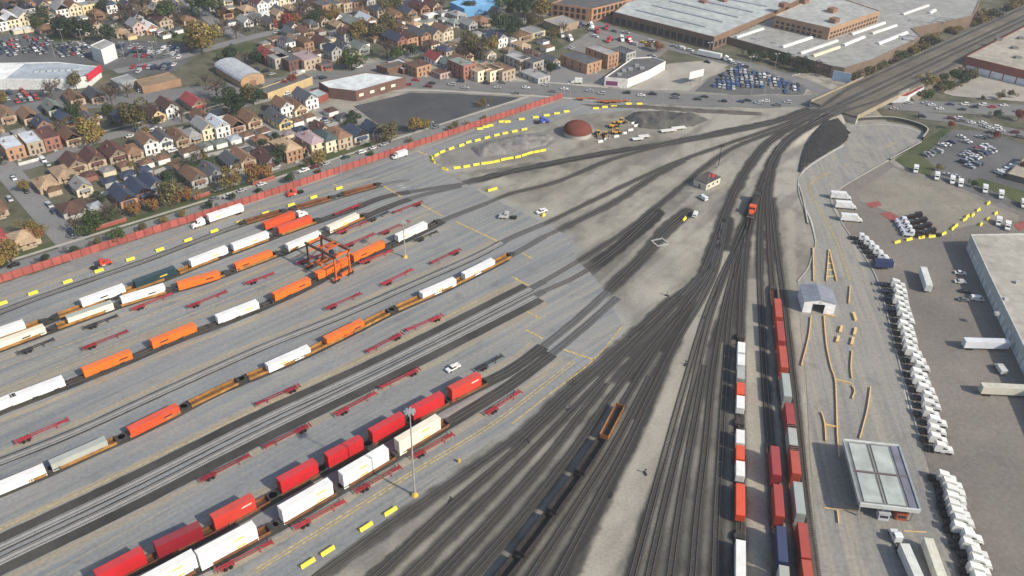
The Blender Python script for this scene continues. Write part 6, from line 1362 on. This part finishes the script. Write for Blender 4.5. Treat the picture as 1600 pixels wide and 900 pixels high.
for a in [(140,206,44,'golden',MT),(150,212,30,'yellow',MT),(212,187,58,'olive',MT),(40,292,22,'golden',NT),(50,358,30,'golden',NT),(64,366,26,'orange',NT),(18,394,42,'golden',NT),(8,408,26,'yellow',NT),(268,305,52,'olive',NT),(292,304,32,'orange',NT),(212,328,30,'orange',NT),(242,322,26,'orange',NT),(175,332,40,'bare brown',NT),(150,346,44,'green',NT),(120,354,34,'bare brown',NT),(160,312,18,'dark green',NT),
 (362,280,44,'golden',NT),(398,272,44,'orange',NT),(418,268,30,'orange',NT),(500,247,32,'golden',NT),(440,240,36,'dark green',NT),(432,250,28,'dark green',NT),(480,256,20,'bare brown',NT),(300,262,30,'dark green',MT),(305,246,26,'purple-brown',MT),(318,240,30,'bare brown',MT),(266,278,34,'dark green',NT),(330,254,22,'green',MT),
 (116,178,34,'dark green',MT),(96,200,30,'bare brown',MT),(82,142,36,'purple-brown',DT),(120,130,32,'olive',DT),(176,152,40,'bare brown',DT),(200,142,30,'bare brown',DT),(6,155,22,'golden',DT),(232,175,30,'bare brown',MT),(170,175,24,'green',MT),(285,180,30,'bare brown',MT),
 (370,168,46,'dark green',DT),(390,148,40,'olive',DT),(340,140,46,'bare brown',DT),(360,150,36,'dark green',DT),(322,128,30,'bare brown',DT),(458,127,24,'red',DT),(447,134,18,'red',DT),(436,132,14,'green',DT),(405,150,30,'dark green',DT),
 (316,62,62,'golden',FT),(300,70,36,'olive',FT),(312,8,62,'green',FT),(265,20,40,'green',FT),(205,22,50,'purple-brown',FT),(225,14,40,'bare brown',FT),(100,48,40,'dark green',FT),(130,50,40,'dark green',FT),(172,55,32,'dark green',FT),(70,28,30,'dark green',FT),(165,12,24,'dark green',FT),(60,40,26,'green',FT),(350,45,36,'bare brown',FT),(370,50,32,'bare brown',FT),(400,40,34,'purple-brown',FT),(470,20,40,'purple-brown',FT),(480,14,36,'bare brown',FT),(450,34,32,'red',FT),(462,32,24,'orange',FT),(494,28,28,'dark green',FT),(516,26,22,'yellow',FT),(525,18,24,'golden',FT),(5,20,26,'purple-brown',FT),(35,10,26,'bare brown',FT),(280,30,30,'bare brown',FT),
 (564,52,42,'golden',FT),(606,40,46,'olive',XT),(586,48,26,'dark green',XT),(605,78,38,'purple-brown',XT),(550,94,44,'green',FT),(540,98,26,'golden',FT),(362,88,32,'dark green',FT),(402,92,28,'dark green',FT),(384,92,28,'bare brown',FT),(645,78,26,'dark green',XT),(622,86,30,'green',XT),(666,78,22,'bare brown',XT),(735,72,44,'olive',XT),(750,80,36,'purple-brown',XT),(770,72,32,'golden',XT),(722,84,30,'purple-brown',XT),(780,42,46,'dark green',XT),(805,44,36,'dark green',XT),(820,14,54,'dark green',XT),(845,16,40,'golden',XT),(800,8,40,'green',XT),(830,34,30,'olive',XT),(600,12,34,'olive',XT),(618,8,34,'green',XT),(570,8,30,'bare brown',XT),(735,12,26,'dark green',XT),(690,8,24,'bare brown',XT),(650,56,20,'green',XT),(716,110,18,'dark green',XT),(815,104,22,'bare brown',XT),(838,92,22,'purple-brown',XT),(790,90,16,'green',XT),(648,196,30,'yellow',CN),(662,194,22,'golden',CN),(755,160,18,'golden',CN),(757,182,12,'golden',CN),(711,196,15,'olive',CN),(610,208,42,'olive',CN),(590,222,30,'bare brown',CN),(552,184,26,'dark green',CN),(548,194,22,'green',CN),(860,108,26,'dark green',XT),(1026,74,22,'orange','beside the factory street'),(880,46,26,'bare brown',XT),(862,54,26,'olive',XT),(1010,72,14,'orange','beside the factory street')]: tree(*a)
for i, (x, y, d) in enumerate(((8,416,16),(73,408,18),(118,396,20),(155,383,20),(186,370,30),(225,360,20),(255,349,18),(286,338,16),(328,324,18),(364,312,16),(404,300,14),(455,283,20),(498,270,13),(580,242,14),(640,222,12),(705,204,14),(730,196,10))): tree(x, y-4, d, ('dark green','dark green','dark green','olive','green','olive','golden','golden','dark green')[i%9], FB)
bk = random.Random(4)
for i in range(130):
    s = 66+bk.random()*300; dd = bk.choice((1,-1)); od = bk.uniform(16,27); x = ne(s, od if dd > 0 else -od-1); z = max(-4.6, -(od-14)*.72); rr = bk.uniform(2.6,5.4); cn = bk.choice(('dark green','olive','golden','bare brown','green','olive'))
    t = thing('bush', f'{cn} bush on the {"factory" if dd > 0 else "warehouse"} side of the railway bank', 'bush', Vector((x.x,x.y,z)), bk.uniform(0,6), 'bushes on the railway bank')
    put('crown', bk.choice(BUSH), t, tint(TC[cn],.8,1.3), (0,0,rr*.6), 0, (rr,rr,rr*.9)); put('stem', CACHE[('stem',)], t, None, None, 0, (1,1,rr*.6))
for i, (x, y, d) in enumerate(((1224,96,26),(1240,100,28),(1257,104,28),(1274,108,26),(1208,92,22),(1290,114,22),(1190,88,20),(1172,84,18),(1318,112,20),(1590,182,20),(1577,148,14),(1562,150,14),(1535,152,9),(1556,180,16),(1597,262,20),(1556,212,16),(1484,196,14),(1465,262,14),(1520,288,14))):
    tree(x, y, d, ('dark green','purple-brown','dark green','bare brown','dark green','bare brown','green','dark green','golden','red','olive','olive','dark green','dark green','red','red','red','golden','dark green')[i], 'between the factories and the car lots' if i < 9 else 'beside the busy road past the bridge')

# ================================================================== TRAFFIC AND PARKED CARS
ck = random.Random(8); KIN = ['sedan','sedan','suv','suv','van','pickup']
COLS = ['white','white','silver','silver','grey','black','black','dark blue','red','beige','grey','dark red']
def rcar(p, yw, where, group, cn=None, kind=None, wheels=True): return car(p, yw+(math.pi if ck.random() < .5 else 0)+ck.uniform(-.04,.04), kind or ck.choice(KIN), cn or ck.choice(COLS), where, None, wheels)
TRF = [(638,133,'red'),(650,126,'red'),(675,131,'black'),(670,136,'dark red'),(706,133,'silver'),(720,128,'dark blue'),(727,138,'silver'),(760,131,'black'),(785,130,'grey'),(777,138,'silver'),(822,138,'white'),(853,134,'silver'),(864,144,'grey'),(882,140,'white'),(806,147,'grey'),(921,143,'silver'),(940,147,'silver'),(979,146,'black'),(1002,150,'white'),(1020,148,'black'),(1056,149,'black'),(1056,154,'grey'),(1090,156,'black'),(1101,152,'black'),(1130,159,'black'),(1157,160,'dark blue'),(1168,158,'black'),(1185,162,'silver'),(1196,159,'white'),(1230,161,'silver'),(1214,165,'grey')]
for x, y, cn in TRF: rcar(G(x, y, dz=.12), R(-5), 'driving on the main street', None, cn, ck.choice(('sedan','suv','sedan')))
for x, y, cn in [(1348,155,'white'),(1352,168,'black'),(1388,163,'black'),(1396,171,'silver'),(1420,162,'silver'),(1446,162,'silver'),(1455,165,'white'),(1468,171,'white'),(1485,164,'dark blue'),(1507,164,'white'),(1503,172,'dark green'),(1522,168,'black'),(1535,165,'white'),(1550,168,'red'),(1568,166,'white'),(1590,175,'grey')]: rcar(G(x, y, dz=.12), R(-4), 'on the street beyond the railway bridge', None, cn, ck.choice(('sedan','suv','sedan')))
for x, y, cn in [(1440,183,'black'),(1486,186,'dark red'),(1497,186,'white'),(1501,190,'grey'),(1518,193,'white'),(1535,193,'white'),(1538,198,'silver'),(1546,201,'white'),(1558,200,'white'),(1563,205,'white'),(1547,208,'black'),(1585,208,'dark red'),(1594,215,'grey')]: rcar(G(x, y, dz=.14), R(-14), 'queueing on the road above the car park', None, cn, ck.choice(('sedan','suv')))
box_truck(G(899,130,dz=.12), R(178), (.72,.72,.68), 'white box truck turning onto the main street', L=4.6, h=2.4)
p = G(1108,90,dz=.11); trailer(p, R(-30), 16.15, (.76,.77,.76), 'white semi trailer on the street beside the factory'); tractor(p+Vector((math.cos(R(-30)),math.sin(R(-30)),0))*11.5, R(-30), WHITE, 'white tractor pulling the trailer beside the factory', sleeper=.6)
for x, y, cn in [(1017,66,'silver'),(1030,72,'grey'),(1053,73,'silver'),(1064,77,'white'),(1078,80,'white'),(1139,97,'silver'),(1146,100,'white'),(1156,102,'silver'),(1066,76,'silver'),(1105,98,'black'),(1165,105,'grey')]: rcar(G(x, y, dz=.11), R(-32), 'on the street beside the factory', None, cn)
for x, y, col, nm in [(923,40,(.72,.72,.7),'white'),(933,48,(.45,.03,.05),'red'),(948,43,(.42,.03,.05),'red'),(971,61,(.76,.76,.74),'white'),(982,63,(.5,.03,.05),'red'),(906,40,(.04,.05,.14),'dark blue'),(878,55,(.74,.74,.72),'white'),(952,63,(.5,.04,.05),'red'),(890,60,(.7,.7,.68),'white')]: tractor(G(x, y+2, dz=.08), ck.uniform(-2.5,-1.2), col, f'{nm} truck tractor standing in the gravel yard', 'trucks in the gravel yard', sleeper=.6)
for x, y, cn in [(1005,67,'yellow'),(978,52,'silver'),(922,47,'white'),(930,58,'white'),(960,50,'grey'),(990,70,'silver'),(1018,88,'grey'),(1020,90,'silver')]: rcar(G(x, y, dz=.08), R(-30), 'parked in the gravel yard', None, cn)
def fill(pix, ang, along, across, where, prob=.85, cols=None, face=math.pi/2, dz=.06, zf=None, kinds=None, wheels=False):
    P = [G(x, y) for x, y in pix]; c = sum(P, Vector())/len(P); u = Vector((math.cos(ang), math.sin(ang), 0)); v = Vector((-u.y, u.x, 0)); n = 0
    for i in range(-40, 41):
        for j in range(-12, 13):
            q = c+u*(i*along)+v*(j*across)
            if inpoly(q.x, q.y, P) and ck.random() < prob:
                q.z = float(hgt(q.x, q.y))+dz; rcar(q+u*ck.uniform(-.2,.2)+v*ck.uniform(-.4,.4), ang+face, where, None, ck.choice(cols) if cols else None, ck.choice(kinds) if kinds else None, wheels); n += 1
    return n
DC = ['silver','grey','dark blue','black','white','silver','dark blue','red','grey']
fill([(-20,62),(75,58),(78,84),(-20,90)], R(42), 3.1, 7.5, 'for sale on the dealer lot beside the showroom', .8, DC)
fill([(85,70),(140,66),(140,90),(95,92)], R(42), 3.1, 7.5, 'for sale on the dealer lot beside the white block', .8, DC)
fill([(182,72),(290,74),(280,96),(185,90)], R(-3), 3.1, 7.0, 'for sale on the dealer lot under the lamp posts', .85, DC)
fill([(205,103),(275,100),(268,112),(215,114)], R(-3), 3.2, 7.0, 'for sale on the dealer lot behind the repair shop', .8, DC)
fill([(-20,145),(60,141),(100,138),(85,160),(-20,165)], R(40), 3.3, 8, 'parked behind the dealer showroom', .6, DC)
fill([(1112,138),(1125,118),(1152,106),(1195,115),(1252,137),(1245,146)], R(-8), 2.9, 6.2, 'packed into the crowded lot by the bridge', .93, ['blue','silver','dark blue','silver','blue','white','grey','blue'])
fill([(588,112),(640,105),(636,113),(600,118)], R(-5), 3.0, 6.0, 'parked across from the market', .9, ['black','dark blue','dark green','grey','black'])
fill([(1500,246),(1540,229),(1556,238),(1520,264),(1500,262)], R(35), 2.75, 5.4, 'parked in the middle of the car park', .95, ['silver','white','dark blue','silver','grey','red','dark blue'], wheels=True)
fill([(1440,243),(1462,232),(1470,238),(1448,250)], R(35), 2.75, 9.0, 'parked along the grass verge', 1.0, ['silver','grey','dark green','silver'], wheels=True)
fill([(1556,272),(1588,252),(1597,258),(1568,278)], R(35), 2.7, 9.0, 'parked along the tan building', 1.0, ['silver','white','white','silver','grey'], wheels=True)
for x, y, cn in ((1472,228,'white'),(1479,227,'white'),(1487,223,'dark blue'),(1502,215,'white'),(1530,215,'silver'),(1535,216,'dark green'),(1508,223,'silver'),(1512,222,'white'),(1480,274,'silver'),(1492,276,'silver')): rcar(G(x, y, dz=.1), R(-40), 'parked loosely in the car park', None, cn, 'sedan')
PB('tan_office', 'building', 'tan flat-roofed office beside the car park', [(1570,280),(1640,298),(1680,262),(1600,252)], None, 4.5, (.12,.11,.10), (.42,.38,.30), .3)
for x, y, cn, k in [(68,252,'white','van'),(75,258,'silver','sedan'),(22,280,'white','sedan'),(42,300,'black','suv'),(78,322,'silver','pickup'),(84,332,'dark blue','sedan'),(112,365,'dark blue','pickup'),(16,313,'silver','suv'),(22,277,'grey','sedan')]: car(G(x, y, dz=.08), R(-48), k, cn, 'parked on the side street by the houses')
for x, y, cn, k in [(357,308,'white','suv'),(378,299,'silver','sedan'),(409,289,'white','sedan'),(460,272,'grey','sedan'),(475,268,'white','pickup'),(492,262,'dark red','sedan'),(510,257,'silver','sedan'),(540,247,'dark green','sedan'),(566,239,'white','suv'),(584,232,'white','sedan'),(600,227,'silver','sedan'),(335,312,'grey','sedan'),(22,416,'black','sedan'),(680,200,'grey','suv')]: car(G(x, y, dz=.08), R(42)+(math.pi if ck.random() < .5 else 0), k, cn, 'parked on the narrow street behind the fence')
for x, y, cn in [(235,206,'white'),(245,203,'white'),(204,214,'white'),(252,207,'silver'),(448,148,'white'),(455,60,'silver'),(432,52,'silver'),(700,72,'dark blue'),(706,74,'silver'),(702,68,'grey'),(222,143,'white'),(235,138,'white'),(282,210,'white'),(270,237,'white'),(505,187,'dark blue'),(512,192,'silver'),(520,190,'grey'),(498,122,'grey'),(505,123,'black'),(560,106,'white'),(470,115,'white'),(466,117,'silver'),(415,112,'black'),(425,117,'silver'),(400,110,'dark blue'),(870,108,'dark blue'),(868,100,'grey'),(893,76,'silver')]: rcar(G(x, y, dz=.1), R(42), 'parked along the residential streets', None, cn)
# ================================================================== MORE HOUSES FILLING THE BLOCKS
hk = random.Random(77)
TAKEN = [(o.location.x, o.location.y, 9.5) for o in scene.objects if o.parent is None and o.name.split('.')[0] in ('house','garage')]
TAKEN += [(o.location.x, o.location.y, 4.5) for o in scene.objects if o.parent is None and o.name.split('.')[0] == 'tree']
TAKEN += [(o.location.x, o.location.y, 3.0) for o in scene.objects if o.parent is None and o.name.split('.')[0] in ('saloon_car','utility_car','delivery_van','pickup_truck')]
TAKEN += [(o.location.x, o.location.y, 26) for o in scene.objects if o.parent is None and o.name.split('.')[0] in ('vaulted_hall','brick_offices','repair_shop','grey_workshop','market','market_annex','sign_tower','blue_shed','tan_workshop','corner_garage','brick_mill')]
for o in list(scene.objects):
    if o.parent is None and o.name.split('.')[0] in ('side_street','main_street','fence_street','alley','factory_street','sidewalk'):
        for v in o.data.vertices: TAKEN.append((v.co.x, v.co.y, 3.5))
HB = [([(-10,182),(330,165),(400,152),(330,196),(230,215),(130,238),(60,255),(-10,262)], BR), ([(60,296),(150,262),(400,206),(520,182),(600,200),(590,222),(480,255),(330,300),(200,335),(110,330)], NF), ([(-10,8),(275,4),(288,56),(190,60),(80,58),(-10,54)], FAR), ([(330,4),(600,4),(610,60),(560,98),(440,100),(400,60),(340,40)], FAR), ([(600,4),(800,20),(860,60),(840,100),(700,108),(620,98)], BX)]
for P_, wh in HB:
    PP = [G(x, y) for x, y in P_]; c0 = sum(PP, Vector())/len(PP)
    for j in range(-12, 13):
        for i in range(-40, 41):
            q = c0+E1*(i*3.0)+E2*(j*8.0)
            if not inpoly(q.x, q.y, PP): continue
            fr = q+E2*5
            if any((q.x-x)**2+(q.y-y)**2 < r*r or (fr.x-x)**2+(fr.y-y)**2 < (r*.8)**2 for x, y, r in TAKEN) or any(((q-E2*6).x-x)**2+((q-E2*6).y-y)**2 < (r*.75)**2 for x, y, r in TAKEN): continue
            d = q-Vector((0,0,CAMH)); w_ = d.y*_ct-d.z*_st; v_ = (d.y*_st+d.z*_ct)/w_*FPX; u_ = d.x/w_*FPX; X_ = 800+_c*u_+_s*v_; Y_ = 450-(-_s*u_+_c*v_)
            if hk.random() < .3: garage(X_, Y_, hk.choice(('white','tan','grey','cream')), hk.choice(('brown','grey','dark grey','tan')), wh)
            else: house(X_, Y_, hk.choice(('gable','gable','hip')), hk.choice(('tan','tan','cream','grey','brown brick','white','grey stone')), hk.choice(('brown','brown','dark brown','grey','dark grey','tan','navy')), wh, hk.choice((7.0,7.6)), hk.choice((10.0,12.0)), hk.choice((1,1.5,1.5,2)))
            TAKEN.append((q.x, q.y, 9.0))
# ================================================================== BACKYARD GREENERY
yk = random.Random(21)
YARDS = [([(-10,180),(150,165),(330,170),(420,150),(440,165),(330,200),(230,215),(130,240),(60,262),(-10,265)], 'behind the quiet street of brick houses', 26), ([(60,290),(140,262),(260,238),(400,210),(520,180),(600,200),(590,225),(480,262),(330,305),(200,345),(150,350),(100,320)], 'in the yards nearest the fence', 46),
 ([(0,10),(280,5),(290,60),(190,62),(80,60),(0,58)], 'in the yards beyond the dealer', 34), ([(330,5),(600,5),(610,60),(560,100),(440,100),(400,60),(340,40)], 'in the yards of the far streets', 44), ([(600,5),(800,20),(860,60),(840,100),(700,110),(620,100)], 'in the yards beyond the main street', 40)]
for P_, wh, n in YARDS:
    PP = [G(x, y) for x, y in P_]; x0, x1 = min(p.x for p in PP), max(p.x for p in PP); y0, y1 = min(p.y for p in PP), max(p.y for p in PP); k = 0
    while k < n:
        q = Vector((yk.uniform(x0,x1), yk.uniform(y0,y1), 0))
        if not inpoly(q.x, q.y, PP): continue
        k += 1; rr = yk.choice((1.1,1.5,1.9,2.4,3.0)); cn = yk.choice(('dark green','dark green','green','olive','bare brown','purple-brown','golden'))
        small = rr < 2.2
        t = thing('bush' if small else 'tree', f'small {cn} {"bush" if small else "tree"} {wh}', 'bush' if small else 'tree', q, yk.uniform(0,6), f'small {cn} {"bushes" if small else "trees"} {wh}')
        zc = rr*.6 if small else rr*1.0
        put('crown', yk.choice(THIN if 'brown' in cn else BUSH), t, tint(TC[cn],.75,1.2), (0,0,zc), 0, (rr,rr,rr*.95))
        if small: put('stem', CACHE[('stem',)], t, None, None, 0, (1,1,zc))
        else: put('trunk', yk.choice(TRUNKS2 if 'brown' in cn else TRUNKS), t, None, (0,0,zc), 0, (rr,rr,zc/.88))
# timber fences between the back yards
fk = random.Random(3)
for i in range(60):
    P_, wh, n = YARDS[fk.randrange(5)]; PP = [G(x, y) for x, y in P_]; 
    while True:
        q = Vector((fk.uniform(min(p.x for p in PP),max(p.x for p in PP)), fk.uniform(min(p.y for p in PP),max(p.y for p in PP)), 0))
        if inpoly(q.x, q.y, PP): break
    cn, cc = fk.choice((('brown timber',(.20,.13,.085)),('grey timber',(.26,.25,.23)),('white',(.62,.62,.6)))); l = fk.choice((6,8,10))
    t = thing('yard_fence', f'{cn} fence {wh}', 'fence', q, fk.choice((YAW, HY)), f'{cn} fences {wh}')
    put('boards', cached(('yf',l), lambda: MB().box(-l/2,l/2,-.05,.05,.1,1.7), 'boards', 'paint'), t, cc)
    for x in (-l/2, 0, l/2): put('post', cached(('yp',), lambda: MB().box(-.08,.08,-.1,.1,0,1.85), 'post', 'paint'), t, cc, (x,0,0))
# ================================================================== HAZE
hz = bpy.data.materials.new('haze'); hz.use_nodes = True; hz.node_tree.nodes.clear()
ho = hz.node_tree.nodes.new('ShaderNodeOutputMaterial'); hv = hz.node_tree.nodes.new('ShaderNodeVolumePrincipled')
hv.inputs['Density'].default_value = .00016; hv.inputs['Color'].default_value = (.86,.90,.95,1); hv.inputs['Anisotropy'].default_value = .2
hz.node_tree.links.new(hv.outputs[0], ho.inputs['Volume'])
MATS['haze'] = hz
MB().box(-1200,1400,-300,1700,-9,200).build('haze', 'haze', None, kind='stuff', label='thin autumn haze over the city')
# ------------------------------------------------------------------ tell look-alikes apart by what they stand next to
_top = [o for o in scene.objects if o.parent is None and 'category' in o.keys()]
_hs = [o for o in _top if o['category'] == 'house']; _cnt = {}
for o in _top: _cnt.setdefault(o['label'], []).append(o)
for lab, os_ in list(_cnt.items()):
    if len(os_) < 2 or os_[0]['category'] not in ('tree','bush','house','garage') or 'bank' in lab: continue
    for o in os_:
        h = sorted((q for q in _hs if q is not o and q['label'] != lab), key=lambda q: (q.location-o.location).length)[:1]
        if not h or (h[0].location-o.location).length > 22: continue
        hd = ','.join(h[0]['label'].split(' next to')[0].split(',')[:2]); base = lab.split(',')
        base = ','.join(base[:2]) if o['category'] == 'house' else lab.split(' with ')[0] if o['category'] == 'garage' else lab
        if o['category'] in ('tree','bush'): 
            for w in (' in the yards',' among the',' between the',' near the',' beyond the',' along the',' behind the'): base = base.split(w)[0]
        if o['category'] == 'garage': base = lab.split(' roof')[0]+' roof'
        new = f'{base} next to {hd}'
        if len(new.split()) <= 16: o['label'] = new; o['group'] = lab
# ------------------------------------------------------------------ look-alikes that share a label share a group
_seen = {}
for o in list(scene.objects):
    if o.parent is None and 'category' in o.keys(): _seen.setdefault(o['label'], []).append(o)
for lab, os_ in _seen.items():
    if len(os_) > 1:
        g = next((o['group'] for o in os_ if 'group' in o.keys()), None) or lab
        for o in os_: o['group'] = g
